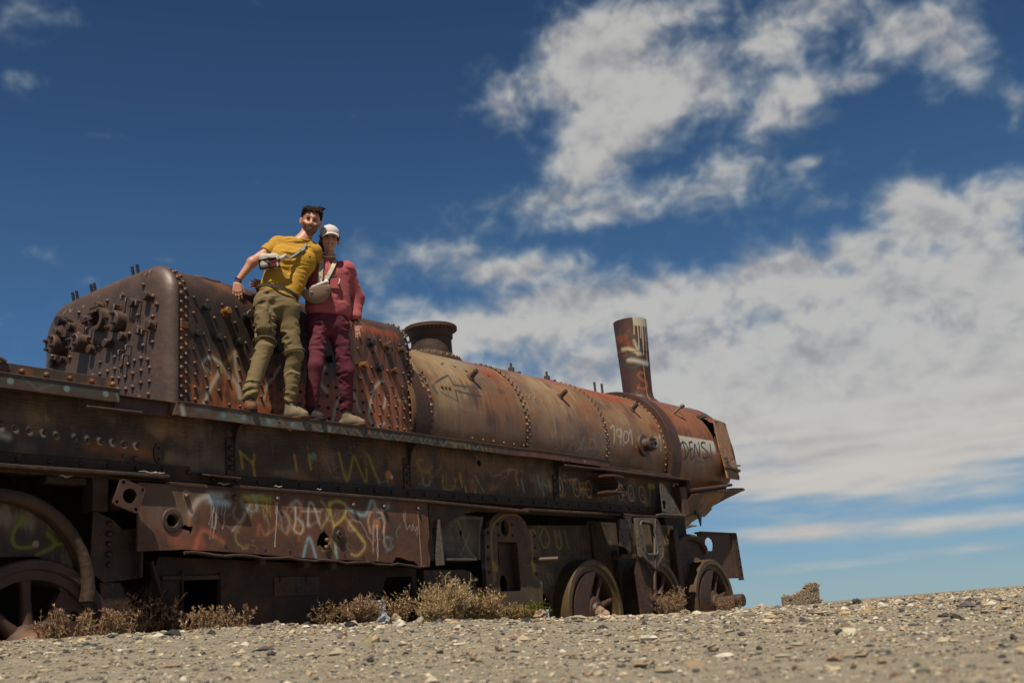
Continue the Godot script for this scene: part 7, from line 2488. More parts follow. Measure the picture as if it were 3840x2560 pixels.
func make_woman() -> void:
	var o := thing("person", Vector3(0.22, 0.005, -0.08), "shorter person in white cap, rose fleece pullover and plum trousers beside the yellow t-shirt", "person")
	var hc := Vector3(0.222, 1.69, -0.035)
	var hb := head_frame(hc, Vector3(-0.60, -0.2, 0.77), Vector3(0.02, 1.0, 0.02))
	var s := 0.95
	var neck := Vector3(0.243, 1.535, -0.085)
	var rsh := Vector3(0.135, 1.43, -0.19)
	var lsh := Vector3(0.395, 1.435, -0.01)
	var lelb := Vector3(0.53, 1.19, -0.035)
	var lwri := Vector3(0.487, 0.955, -0.015)
	var relb := Vector3(0.0, 1.255, -0.31)
	var rwri := Vector3(-0.25, 1.252, -0.385)
	var rhip := Vector3(0.165, 0.905, -0.165)
	var lhip := Vector3(0.325, 0.91, -0.09)
	var rkn := Vector3(0.05, 0.50, -0.09)
	var lkn := Vector3(0.39, 0.50, -0.065)
	var ran := Vector3(0.045, 0.135, -0.15)
	var lan := Vector3(0.44, 0.14, -0.13)
	var skin := rgb(214, 152, 126)
	var bcol := func(_p: Vector3) -> Color: return skin
	var hcol := func(p: Vector3) -> Color:
		var q := hb.transposed() * (p - hc) / s
		var c := skin
		if absf(q.x) < 0.026 and absf(q.y + 0.062) < 0.014 and q.z > 0.07:
			if absf(q.y + 0.0625 - 14.0 * q.x * q.x) < 0.0105:
				c = rgb(190, 116, 102)
			if absf(q.y + 0.0625 - 14.0 * q.x * q.x) < 0.0055:
				c = rgb(96, 50, 44)
		if q.z > 0.06 and q.y > 0.032 and q.y < 0.041 and absf(q.x) > 0.012 and absf(q.x) < 0.046:
			c = rgb(130, 92, 70)
		elif absf(absf(q.x) - 0.031) < 0.015 and absf(q.y - 0.014) < 0.009 and q.z > 0.04:
			c = rgb(150, 104, 84)
		return c
	var body := [[Vector3(0.245, 0.93, -0.125), Vector3(0.26, 1.36, -0.11), 0.1, 0.1], [rsh, lsh, 0.045, 0.045], [Vector3(0.26, 1.42, -0.1), hc + hb * Vector3(0, -0.05, -0.015), 0.046, 0.045], [rsh, relb, 0.042, 0.036], [relb, rwri, 0.034, 0.023], [lsh, lelb, 0.042, 0.036], [lelb, lwri, 0.034, 0.022], [rhip, rkn, 0.065, 0.046], [rkn, ran, 0.046, 0.033], [lhip, lkn, 0.065, 0.046], [lkn, lan, 0.046, 0.033]]
	var lh := hand_prims(lwri, Vector3(-0.03, -1.0, 0.03), Vector3(-0.6, 0.0, -0.8), 0.12, 0.95, 0.06)
	var rh := hand_prims(rwri, Vector3(-0.95, -0.12, 0.1), Vector3(0.1, 0.75, 0.6), 0.25, 0.92)
	shell("body", join([sdf(body, 0.014, 0.03, [], 0.0, Vector3.ONE, bcol), sdf(head_prims(hc, hb, s, false), 0.0045, 0.016, [], 0.0, Vector3.ONE, hcol), sdf(lh, 0.0045, 0.006, [], 0.0, Vector3.ONE, bcol), sdf(rh, 0.0045, 0.006, [], 0.0, Vector3.ONE, bcol)]), "skin_woman", o)
	face_bits(o, hc, hb, s)
	var P := func(x: float, y: float, z: float) -> Vector3: return hc + hb * (Vector3(x, y, z) * s)
	# hair drawn back under the cap
	var hp := [[P.call(0, 0.035, -0.03), hb, Vector3(0.084, 0.088, 0.092) * s], [P.call(-0.078, 0.02, 0.012), P.call(-0.08, -0.045, -0.005), 0.013, 0.006], [P.call(0.078, 0.02, 0.012), P.call(0.082, -0.04, -0.01), 0.013, 0.006], [P.call(-0.06, -0.02, -0.07), P.call(-0.045, -0.1, -0.05), 0.035, 0.02], [P.call(0.03, -0.02, -0.08), P.call(0.02, -0.09, -0.07), 0.035, 0.02], [P.call(-0.084, 0.02, 0.0), P.call(-0.118, 0.035, 0.0), 0.008, 0.002], [P.call(0.084, 0.0, 0.0), P.call(0.1, 0.03, 0.01), 0.008, 0.002]]
	shell("hair", join([sdf(hp, 0.006, 0.012, [[P.call(0, 0.05, 0), hb * Vector3(0, 1, 0.1)], [P.call(0, 0, 0.045), hb * Vector3(0, 0.4, 1)]], 0.004, Vector3(60, 20, 60))]), "hair_brown", o)
	# cap: crown of panels and a curved peak
	var cp := [[P.call(0, 0.058, -0.012), hb, Vector3(0.092, 0.083, 0.103) * s], [P.call(0, 0.128, -0.01), P.call(0, 0.134, -0.01), 0.014, 0.01]]
	shell("cap", join([sdf(cp, 0.006, 0.012, [[P.call(0, 0.05, 0.0), hb * Vector3(0, -1, -0.05)]])]), "cap_white", o)
	var st := begin()
	st.set_smooth_group(1)
	for side in 2:
		for i in 12:
			for j in 4:
				var pt := []
				for c in [[0, 0], [1, 0], [1, 1], [0, 1]]:
					var a := lerpf(-1.15, 1.15, (i + c[0]) / 12.0)
					var r: float = (j + c[1]) / 4.0
					var x: float = 0.09 * sin(a) * (1.0 - 0.04 * r)
					var z: float = 0.088 * cos(a) + 0.068 * r * pow(cos(a * 1.1), 0.6)
					pt.append(P.call(x, 0.056 - 0.022 * r - 0.3 * x * x * 8.0 * (0.5 + r) - (0.005 if side else 0.0), z))
				if side == 0:
					Q(st, pt[0], pt[3], pt[2], pt[1])
				else:
					Q(st, pt[0], pt[1], pt[2], pt[3])
	part("cap_peak", done(st), "cap_white", o)
	st = begin()
	var pe := []
	for i in 13:
		var a := lerpf(-1.15, 1.15, i / 12.0)
		var x := 0.09 * sin(a) * 0.96
		pe.append(P.call(x, 0.0315 - 0.3 * x * x * 12.0, 0.088 * cos(a) + 0.068 * pow(cos(a * 1.1), 0.6)))
	tube(st, pe, 0.0042, 6)
	part("peak_edge", done(st), "cap_white", o)
	# fleece pullover with a stand collar
	var fl := [[Vector3(0.17, 1.06, -0.15), Vector3(0.19, 1.38, -0.14), 0.118, 0.112], [Vector3(0.33, 1.06, -0.08), Vector3(0.335, 1.38, -0.06), 0.122, 0.112], [Vector3(0.25, 1.03, -0.115), Vector3(0.26, 1.35, -0.095), 0.125, 0.125], [rsh, lsh, 0.066, 0.068], [rsh, relb, 0.07, 0.062], [relb, rwri.lerp(relb, 0.62), 0.06, 0.05], [lsh, lelb, 0.074, 0.07], [lelb, lwri + Vector3(0.0, 0.06, 0), 0.07, 0.05], [lwri + Vector3(0, 0.05, 0), lwri + Vector3(0, 0.03, 0), 0.046, 0.042], [Vector3(0.255, 1.45, -0.09), neck + Vector3(-0.005, 0.0, 0.0), 0.075, 0.066]]
	shell("fleece_pullover", join([sdf(fl, 0.0105, 0.035, [[Vector3(0.25, 0.985, -0.1), Vector3(-0.07, -1, 0)], [lwri + Vector3(0, 0.012, 0), Vector3(-0.05, -1, 0)], [neck + Vector3(-0.01, 0.022, 0.0), Vector3(-0.30, 0.85, 0.42)], [rwri.lerp(relb, 0.58), rwri - relb]], 0.010, Vector3(4.5, 7.5, 4.5))]), "fleece_rose", o)
	var ring := []
	st = begin()
	var nx := axis_xf(neck + Vector3(-0.006, 0.02, 0.004), Vector3(-0.30, 0.85, 0.42))
	for k in 21:
		ring.append(nx * Vector3(0.067 * cos(TAU * k / 20.0), 0, 0.069 * sin(TAU * k / 20.0)))
	tube(st, ring, 0.0085, 6, false)
	part("collar_trim", done(st), "trim_cream", o)
	var F := Vector3(-0.6, 0.05, 0.8)
	st = begin()
	var pl := [Vector3(0.157, 1.505, -0.078), Vector3(0.138, 1.44, -0.062), Vector3(0.112, 1.385, -0.042), Vector3(0.104, 1.31, -0.046), Vector3(0.096, 1.259, -0.049), Vector3(0.09, 1.21, -0.05)]
	ribbon(st, pl, [F, F, F, F, F, F], 0.038, 0.006)
	part("button_placket", done(st), "trim_cream", o)
	for p in [pl[1], pl[2], pl[3]]:
		st = begin()
		lathe(st, axis_xf(p + F * 0.007, F), [Vector2(0.007, 0), Vector2(0.006, 0.003), Vector2(0, 0.003)], 8)
		part("button", done(st), "bag_taupe", o)
	st = begin()
	var pkx := Transform3D(Basis(Vector3(0.8, 0.0, 0.6), Vector3.UP, Vector3(-0.6, 0.0, 0.8)), Vector3(0.205, 1.255, 0.024))
	box(st, pkx, Vector3(0.085, 0.1, 0.012), 0.005)
	part("chest_pocket", done(st), "fleece_rose", o)
	st = begin()
	box(st, pkx * Transform3D(Basis(), Vector3(-0.008, 0.062, 0.0)), Vector3(0.055, 0.018, 0.014), 0.003)
	part("woven_label", done(st), "bag_black", o)
	var tm := TextMesh.new()
	tm.text = "Columbia"
	tm.font_size = 16
	tm.pixel_size = 0.0006
	tm.depth = 0.002
	var sf := SystemFont.new()
	sf.font_names = PackedStringArray(["Droid Sans"])
	tm.font = sf
	part("label_lettering", tm, "trim_cream", o, pkx * Transform3D(Basis(), Vector3(-0.008, 0.062, 0.0085)))
	st = begin()
	tube(st, [pkx * Vector3(0.045, 0.04, 0.01), pkx * Vector3(0.044, 0.015, 0.014), pkx * Vector3(0.032, -0.01, 0.014)], 0.007, 6)
	part("zip_pull", done(st), "trim_cream", o)
	# trousers
	var tr := [[rhip + Vector3(0.02, 0.08, 0), lhip + Vector3(-0.02, 0.08, 0), 0.105, 0.105], [rhip, lhip, 0.11, 0.11], [rhip, rkn, 0.092, 0.066], [rkn, ran + Vector3(0, 0.04, 0), 0.065, 0.056], [lhip, lkn, 0.094, 0.068], [lkn, lan + Vector3(0, 0.04, 0), 0.067, 0.058]]
	shell("trousers", join([sdf(tr, 0.0105, 0.03, [[ran + Vector3(0, 0.0, 0), Vector3(0.05, -1, 0)]], 0.016, Vector3(5, 11, 5))]), "trouser_plum", o)
	boot(o, ran, Vector3(0.015, 0.03, 0.005), "shoe_dark", "shoe_dark", 0.93)
	boot(o, lan, Vector3(0.50, 0.03, 0.02), "boot_grey", "boot_brown", 0.9)
	# watch
	st = begin()
	var wx := axis_xf(lwri + Vector3(0, 0.016, 0), Vector3(0.03, 1, 0))
	var wr := []
	for k in 17:
		wr.append(wx * Vector3(0.028 * cos(TAU * k / 16.0), 0, 0.028 * sin(TAU * k / 16.0)))
	tube(st, wr, 0.01, 6, false)
	part("watch_strap", done(st), "bag_black", o)
	st = begin()
	lathe(st, axis_xf(lwri + Vector3(0.014, 0.018, 0.028), Vector3(0.35, 0.1, 0.9)), [Vector2(0.022, 0), Vector2(0.022, 0.008), Vector2(0.018, 0.01), Vector2(0, 0.01)], 18)
	part("watch_dial", done(st), "watch_face", o)
	st = begin()
	var bx := axis_xf(rwri + Vector3(0.05, 0.0, 0.01), rwri - relb)
	var br := []
	for k in 17:
		br.append(bx * Vector3(0.027 * cos(TAU * k / 16.0), 0, 0.027 * sin(TAU * k / 16.0)))
	tube(st, br, 0.005, 6, false)
	part("wrist_band", done(st), "strap_dark", o)
	# taupe half-moon bag on a cream strap
	var bag := thing("crossbody_bag", Vector3(0.05, 1.07, 0.05), "taupe half-moon bag hanging in front of the rose fleece pullover", "bag")
	var bb := Transform3D(Basis(Vector3(0.78, 0.12, 0.6).normalized(), Vector3(-0.12, 0.98, 0.0).normalized(), Vector3(-0.6, 0.0, 0.8).normalized()).orthonormalized(), Vector3(0.05, 1.135, -0.045))
	part("pouch", join([sdf([[bb * Vector3(0, 0.055, 0), bb.basis, Vector3(0.135, 0.135, 0.05)], [bb * Vector3(-0.1, 0.04, 0), bb * Vector3(0.1, 0.045, 0), 0.03, 0.03]], 0.006, 0.02, [[bb * Vector3(0, 0.062, 0), bb.basis * Vector3(-0.12, 1, 0)]])]), "bag_taupe", bag)
	st = begin()
	tube(st, [bb * Vector3(-0.05, 0.06, 0.03), bb * Vector3(0.03, 0.08, 0.025), bb * Vector3(0.09, 0.1, 0.02)], [0.01, 0.016, 0.012], 8)
	part("zip_flap", done(st), "cap_white", bag)
	st = begin()
	box(st, bb * Transform3D(Basis(), Vector3(-0.045, 0.02, 0.047)), Vector3(0.026, 0.016, 0.006), 0.002)
	part("badge", done(st), "strap_grey", bag)
	var sp := [bb * Vector3(0.1, 0.085, 0.02), Vector3(0.14, 1.285, -0.012), Vector3(0.162, 1.336, 0.006), Vector3(0.194, 1.402, 0.018), Vector3(0.238, 1.467, 0.006), Vector3(0.272, 1.51, -0.035), Vector3(0.3, 1.51, -0.1)]
	var so := []
	for k in sp.size():
		so.append(Vector3(-0.5, 0.05 + 0.11 * k, 0.8 - 0.08 * k))
	st = begin()
	ribbon(st, sp, so, 0.036, 0.005)
	part("strap", done(st), "trim_cream", bag)
	st = begin()
	tube(st, [sp[0], sp[1]], [0.02, 0.014], 8)
	part("strap_wing", done(st), "cap_white", bag)
	st = begin()
	box(st, Transform3D(Basis((sp[2] - sp[1]).normalized(), Vector3(-0.5, 0.3, 0.8).normalized(), Vector3.UP).orthonormalized(), sp[1].lerp(sp[2], 0.2) + F * 0.008), Vector3(0.03, 0.014, 0.042), 0.004)
	part("buckle", done(st), "bag_cream", bag)
	st = begin()
	var kx := Transform3D(Basis(Vector3.FORWARD, -0.5) * pkx.basis, Vector3(0.145, 1.18, 0.004))
	tube(st, [kx * Vector3(0, 0.06, 0.0), kx * Vector3(0, -0.045, 0.0)], [0.014, 0.018], 8)
	part("key_tag", done(st), "bag_black", bag)


# ------------------------------------------------------------------ ground, stones, plants, ruin

var hills := FastNoiseLite.new()
var bumps := FastNoiseLite.new()


func crest(x: float) -> float:
	var cx := [-30.0, -2.5, -0.7, 0.8, 2.3, 4.8, 7.6, 10.0, 14.0, 60.0]
	var cy := [-1.62, -1.622, -1.63, -1.69, -1.737, -1.812, -1.81, -1.86, -1.93, -1.93]
	for i in range(9):
		if x <= cx[i + 1]:
			return lerpf(cy[i], cy[i + 1], clampf((x - cx[i]) / (cx[i + 1] - cx[i]), 0, 1))
	return -1.93


func ground_h(x: float, z: float) -> float:
	var yc := crest(x)
	var h := yc - 0.22 * clampf((0.05 - z) / 0.9, 0, 1) if z <= 0.05 else lerpf(yc, -1.95, clampf((z - 0.05) / 5.0, 0, 1))
	var d := Vector2(x - EYE.x, z - EYE.z).length()
	var far := clampf((d - 14.0) / 60.0, 0, 1)
	h = lerpf(h, -1.93, far)
	h += bumps.get_noise_2d(x, z) * 0.022 * clampf((d - 1.0) / 3.0, 0.2, 1.0)
	h += bumps.get_noise_2d(x * 7.0 + 50.0, z * 7.0) * 0.013 * (1.0 - far)
	h += hills.get_noise_2d(x, z) * 0.1 * far
	h += 0.10 * far
	return h


func grid_line(a: float, b: float, fine: float, far: float) -> Array:
	var o := []
	var v := a
	while v <= b:
		o.append(v)
		v += fine
	var step := fine
	v = b
	while v < far:
		step *= 1.16
		v += step
		o.append(v)
	step = fine
	v = a
	var left := []
	while v > -far:
		step *= 1.16
		v -= step
		left.append(v)
	left.reverse()
	return left + o


func make_ground() -> void:
	hills.seed = 8
	hills.frequency = 0.03
	bumps.seed = 6
	bumps.frequency = 0.55
	bumps.fractal_octaves = 4
	var xs := grid_line(-6.5, 10.0, 0.055, 4000.0)
	var zs := grid_line(-0.6, 6.6, 0.055, 4000.0)
	var nx := xs.size()
	var pos := PackedVector3Array()
	var idx := PackedInt32Array()
	for z in zs:
		for x in xs:
			pos.append(Vector3(x, ground_h(x, z), z))
	for j in range(zs.size() - 1):
		for i in range(nx - 1):
			var a := j * nx + i
			idx.append_array(PackedInt32Array([a, a + 1, a + nx, a + 1, a + nx + 1, a + nx]))
	var nor := PackedVector3Array()
	nor.resize(pos.size())
	for j in zs.size():
		for i in nx:
			var l := pos[j * nx + maxi(i - 1, 0)]
			var r := pos[j * nx + mini(i + 1, nx - 1)]
			var u := pos[maxi(j - 1, 0) * nx + i]
			var d := pos[mini(j + 1, zs.size() - 1) * nx + i]
			nor[j * nx + i] = (d - u).cross(r - l).normalized()
	var arr := []
	arr.resize(Mesh.ARRAY_MAX)
	arr[Mesh.ARRAY_VERTEX] = pos
	arr[Mesh.ARRAY_NORMAL] = nor
	arr[Mesh.ARRAY_INDEX] = idx
	var m := ArrayMesh.new()
	m.add_surface_from_arrays(Mesh.PRIMITIVE_TRIANGLES, arr)
	var g := MeshInstance3D.new()
	g.name = "ground"
	g.mesh = m
	g.material_override = M["sand"]
	add_child(g, true)
	tag(g, "pale gravelly desert sand reaching to the horizon", "", "", "structure")


func stone_mesh(seed_at: int, flat: float, rough: float, rings := 5, segs := 8, size := 1.0) -> ArrayMesh:
	var f := FastNoiseLite.new()
	f.seed = seed_at
	f.frequency = 0.9
	f.fractal_octaves = 3
	var st := begin()
	var P := func(i: int, k: int) -> Vector3:
		var v := PI * i / rings
		var t := TAU * (k % segs) / segs
		var d := Vector3(sin(v) * cos(t), cos(v), sin(v) * sin(t))
		var r := 1.0 + f.get_noise_3d(d.x * 1.3, d.y * 1.3, d.z * 1.3) * rough
		r = minf(r, 1.0 / maxf(absf(d.dot(Vector3(0.5, 0.6, 0.62))), 0.55) * 0.78)
		return d * r * Vector3(1.0, flat, 0.8) * size
	for i in rings:
		for k in segs:
			if i > 0:
				T(st, P.call(i, k), P.call(i, k + 1), P.call(i + 1, k + 1))
			if i < rings - 1 or i == 0:
				T(st, P.call(i, k), P.call(i + 1, k + 1), P.call(i + 1, k))
			elif i == rings - 1:
				pass
	return done(st)


func make_stones() -> void:
	# gravel: far too many to count, thinning with distance
	var tones := [rgb(214, 202, 178), rgb(198, 184, 158), rgb(186, 173, 150), rgb(174, 163, 143), rgb(160, 150, 134), rgb(146, 138, 126), rgb(128, 122, 114), rgb(110, 106, 102), rgb(92, 90, 90), rgb(70, 70, 72), rgb(176, 150, 122), rgb(194, 170, 132), rgb(146, 122, 104), rgb(222, 214, 198), rgb(206, 190, 160)]
	var meshes := []
	for i in 6:
		meshes.append(stone_mesh(40 + i, [0.5, 0.62, 0.4, 0.7, 0.45, 0.55][i], 0.55, 4, 6))
	var r := RandomNumberGenerator.new()
	r.seed = 12
	var per := []
	for i in 6:
		per.append([[], []])
	var fwd := Vector2(-(-0.78214), -0.56705).normalized()
	for n in 110000:
		var d := 1.7 * exp(r.randf() * log(60.0 / 1.7))
		var a := r.randf_range(-0.62, 0.62)
		var dir := fwd.rotated(a)
		var x := EYE.x + dir.x * d
		var z := EYE.z + dir.y * d
		if z < -0.35 and x > -4.0 and x < 8.6:
			continue
		if z < -3.0 and x < 9.0:
			continue
		var s := d * 0.001 * exp(r.randfn() * 0.5)
		s = clampf(s, 0.002, 0.05)
		var big := r.randf()
		var patchy := hills.get_noise_2d(x * 18.0 + 9.0, z * 18.0)
		if patchy < -0.12 and big < 0.5:
			continue
		if big > 0.97:
			s = minf(s * r.randf_range(1.8, 3.6), 0.07)
		var b := Basis(Vector3.UP, r.randf() * TAU) * Basis(Vector3.RIGHT, r.randfn() * 0.25)
		b = b.scaled_local(Vector3(s * r.randf_range(0.8, 1.4), s * r.randf_range(0.7, 1.1), s))
		var k := r.randi() % 6
		per[k][0].append(Transform3D(b, Vector3(x, ground_h(x, z) + s * 0.12, z)))
		var c: Color = tones[r.randi() % tones.size()]
		per[k][1].append(c * r.randf_range(0.8, 1.1))
	for i in 6:
		var mm := MultiMesh.new()
		mm.transform_format = MultiMesh.TRANSFORM_3D
		mm.use_colors = true
		mm.mesh = meshes[i]
		mm.instance_count = per[i][0].size()
		for k in per[i][0].size():
			mm.set_instance_transform(k, per[i][0][k])
			mm.set_instance_color(k, per[i][1][k])
		var mi := MultiMeshInstance3D.new()
		mi.name = "gravel"
		mi.multimesh = mm
		mi.material_override = M["stone_mix"]
		add_child(mi, true)
		tag(mi, "loose mixed gravel scattered over the sand", "gravel", "", "stuff")
	# stones one can pick out: x, z, half width, half height, material, label
	var list := [
		[2.35, 0.42, 0.115, 0.075, "rock_pink", "wide lumpy pinkish rock on the ground left of the first front wheel"],
		[3.55, 0.33, 0.10, 0.085, "rock_pink", "rounder pinkish rock lying in front of the first front wheel's hub"],
		[6.66, 1.92, 0.06, 0.05, "rock_grey", "angular grey-brown stone on the far slope right of the locomotive"],
		[-1.88, 4.89, 0.026, 0.019, "rock_grey", "black jagged lump on the sand in the right foreground"],
		[-3.19, 5.42, 0.05, 0.014, "rock", "long flat pale stone beside a reddish one in the foreground"],
		[-3.43, 5.45, 0.02, 0.013, "rock_pink", "small reddish stone touching the long flat pale one"],
		[-3.64, 5.44, 0.018, 0.011, "rock", "small white stone nearest the bottom edge below the reddish one"],
		[-1.92, 4.49, 0.02, 0.013, "rock_grey", "dark pebble on the sand below the last wheel"],
		[-3.54, 5.61, 0.013, 0.009, "rock", "round off-white pebble right of the long flat stone"],
		[-2.60, 5.69, 0.014, 0.013, "rock_grey", "dark pebble at the right edge of the foreground"],
		[0.60, 4.41, 0.05, 0.016, "rock", "flat tan slab on the slope at the right"],
		[0.0, 3.83, 0.04, 0.017, "rock", "tan stone on the slope below the stone ruin"],
		[1.87, 3.25, 0.024, 0.018, "rock_grey", "brown stone just under the skyline right of the locomotive"],
		[-3.24, 4.14, 0.03, 0.022, "rock", "broken whitish stone in the middle foreground"],
		[-3.13, 4.46, 0.017, 0.014, "rock", "pale upright pebble below the second front wheel"],
		[-2.68, 4.74, 0.03, 0.02, "rock", "knobbly cream stone in the foreground below the front plate"],
		[-3.34, 4.85, 0.045, 0.015, "rock", "long crumbly white stone low in the centre right foreground"],
		[-2.95, 3.87, 0.016, 0.014, "rock_pink", "brownish pebble behind the broken whitish stone"],
		[-2.72, 3.84, 0.026, 0.016, "rock", "rounded sandy stone behind the broken whitish one on its right"],
		[-3.37, 3.78, 0.02, 0.011, "rock_grey", "dark grey pebble left of the broken whitish stone"],
		[-3.26, 3.14, 0.026, 0.013, "rock_grey", "blue-grey flat stone in the left foreground"],
		[-2.61, 1.06, 0.026, 0.014, "rock_grey", "dark rounded stone near the left wheel's shadow edge"],
		[-0.95, 0.50, 0.038, 0.03, "rock", "sandy rounded stone before the black opening of the ash pan"],
		[-0.62, 0.45, 0.03, 0.022, "rock_grey", "dark stone beside the sandy rounded one by the ash pan"],
		[-1.35, 0.36, 0.035, 0.018, "rock", "flat cream stone under the low shrubs by the ash pan"],
		[0.35, 0.42, 0.06, 0.05, "rock", "yellowish clod at the foot of the reddish shrub"],
		[5.05, 0.5, 0.07, 0.04, "rock", "low sandy rock before the second front wheel"],
	]
	var proto := {}
	for i in 4:
		proto[i] = stone_mesh(60 + i, 1.0, 0.7, 9, 14)
	var n := 0
	for q in list:
		var o := MeshInstance3D.new()
		o.name = "stone"
		o.mesh = proto[n % 4]
		o.material_override = M[q[4]]
		var y := ground_h(q[0], q[1])
		o.transform = Transform3D(Basis(Vector3.UP, n * 1.7).scaled_local(Vector3(1, 1, 1)), Vector3(q[0], y + q[3] * 0.45, q[1]))
		o.transform.basis = Basis(Vector3.UP, 0.6 + 0.3 * (n % 3)) * Basis.from_scale(Vector3(q[2], q[3], q[2] * 0.8))
		add_child(o, true)
		tag(o, q[5], "stone", "single stones on the sand")
		n += 1
	# scrap of white plastic caught behind the shrub
	var st := begin()
	st.set_smooth_group(1)
	var f := FastNoiseLite.new()
	f.seed = 2
	f.frequency = 6.0
	for i in 8:
		for k in 8:
			var pts := []
			for c in [[0, 0], [1, 0], [1, 1], [0, 1]]:
				var u: float = (i + c[0]) / 8.0 - 0.5
				var v: float = (k + c[1]) / 8.0
				pts.append(Vector3(u * 0.26, v * 0.2 - 0.02, f.get_noise_2d(u, v) * 0.07 + v * -0.05))
			Q(st, pts[0], pts[1], pts[2], pts[3])
	var pm := MeshInstance3D.new()
	pm.name = "plastic_scrap"
	pm.mesh = done(st)
	pm.material_override = M["plastic_white"]
	pm.position = Vector3(0.52, ground_h(0.52, 0.06) + 0.01, 0.06)
	add_child(pm, true)
	tag(pm, "crumpled white plastic scrap caught behind the reddish shrub", "litter")


func shrub(at: Vector3, wide: float, high: float, stems: int, style: String, tone: Color, tip: Color, label: String, sd: int) -> void:
	var o := thing("shrub", at, label, "shrub", "dry shrubs along the locomotive")
	var r := RandomNumberGenerator.new()
	r.seed = sd
	var st := begin()
	var tw := begin()
	tw.set_smooth_group(-1)
	for i in stems:
		var a := r.randf() * TAU
		var lean := pow(r.randf(), 0.7)
		var root := Vector3(cos(a) * wide * 0.28 * r.randf(), -0.01, sin(a) * wide * 0.16 * r.randf())
		var dir := Vector3(cos(a) * lean * wide / high * 0.9, 1.0, sin(a) * lean * 0.45).normalized()
		if style == "spike":
			dir = Vector3(r.randfn() * 0.22, 1.0, r.randfn() * 0.2).normalized()
			root = Vector3(r.randf_range(-wide, wide) * 0.5, -0.01, r.randf_range(-0.1, 0.1))
		var l := high * r.randf_range(0.55, 1.05) * (1.0 - 0.25 * lean)
		var p := root
		var pts := [p]
		var steps := 5
		for s in steps:
			dir = (dir + Vector3(r.randfn(), r.randfn() * 0.4, r.randfn()) * (0.13 if style == "spike" else 0.24) + Vector3(0, 0.05, 0)).normalized()
			p = p + dir * l / steps
			pts.append(p)
		var rad := []
		for s in steps + 1:
			rad.append(lerpf(0.0038, 0.0012, float(s) / steps) * (1.0 if style != "spike" else 1.2))
		st.set_color(tone * r.randf_range(0.6, 1.1))
		tube(st, pts, rad, 4, false)
		# side twigs with forked tips
		for s in range(1, steps + 1):
			var nb := (4 if style == "bush" else 3) if style != "bare" else 2
			for b in nb:
				var q: Vector3 = (pts[s - 1] as Vector3).lerp(pts[s], r.randf())
				var sd2 := (dir * 0.5 + Vector3(r.randfn(), absf(r.randfn()) * 0.7 + 0.1, r.randfn() * 0.8)).normalized()
				var tl := high * r.randf_range(0.1, 0.24) * (0.5 if style == "spike" else 1.0)
				var e := q + sd2 * tl
				st.set_color(tone * r.randf_range(0.7, 1.15))
				tube(st, [q, e], [0.0016, 0.0009], 3, false)
				var nt := 5 if style == "bush" else (3 if style == "bare" else 4)
				for k in nt:
					var c := q.lerp(e, r.randf_range(0.3, 1.0))
					var d3 := (sd2 + Vector3(r.randfn(), r.randfn(), r.randfn()) * 0.9).normalized()
					var n3 := d3.cross(Vector3(r.randfn(), r.randfn(), r.randfn())).normalized()
					var tl3 := r.randf_range(0.014, 0.036) * (0.8 if style == "spike" else 1.0)
					var cc := (tip if r.randf() < 0.65 else tone) * r.randf_range(0.6, 1.45)
					tw.set_color(cc)
					var wv := n3 * r.randf_range(0.0022, 0.005)
					T(tw, c - wv, c + wv, c + d3 * tl3)
					wv = n3.cross(d3) * 0.003
					T(tw, c - wv, c + d3 * tl3, c + wv)
	var ms := done(st)
	var mt := done(tw)
	var xf := Transform3D(Basis(), at)
	part("branches", ms, "twig", o, xf)
	part("twig_tips", mt, "foliage", o, xf)


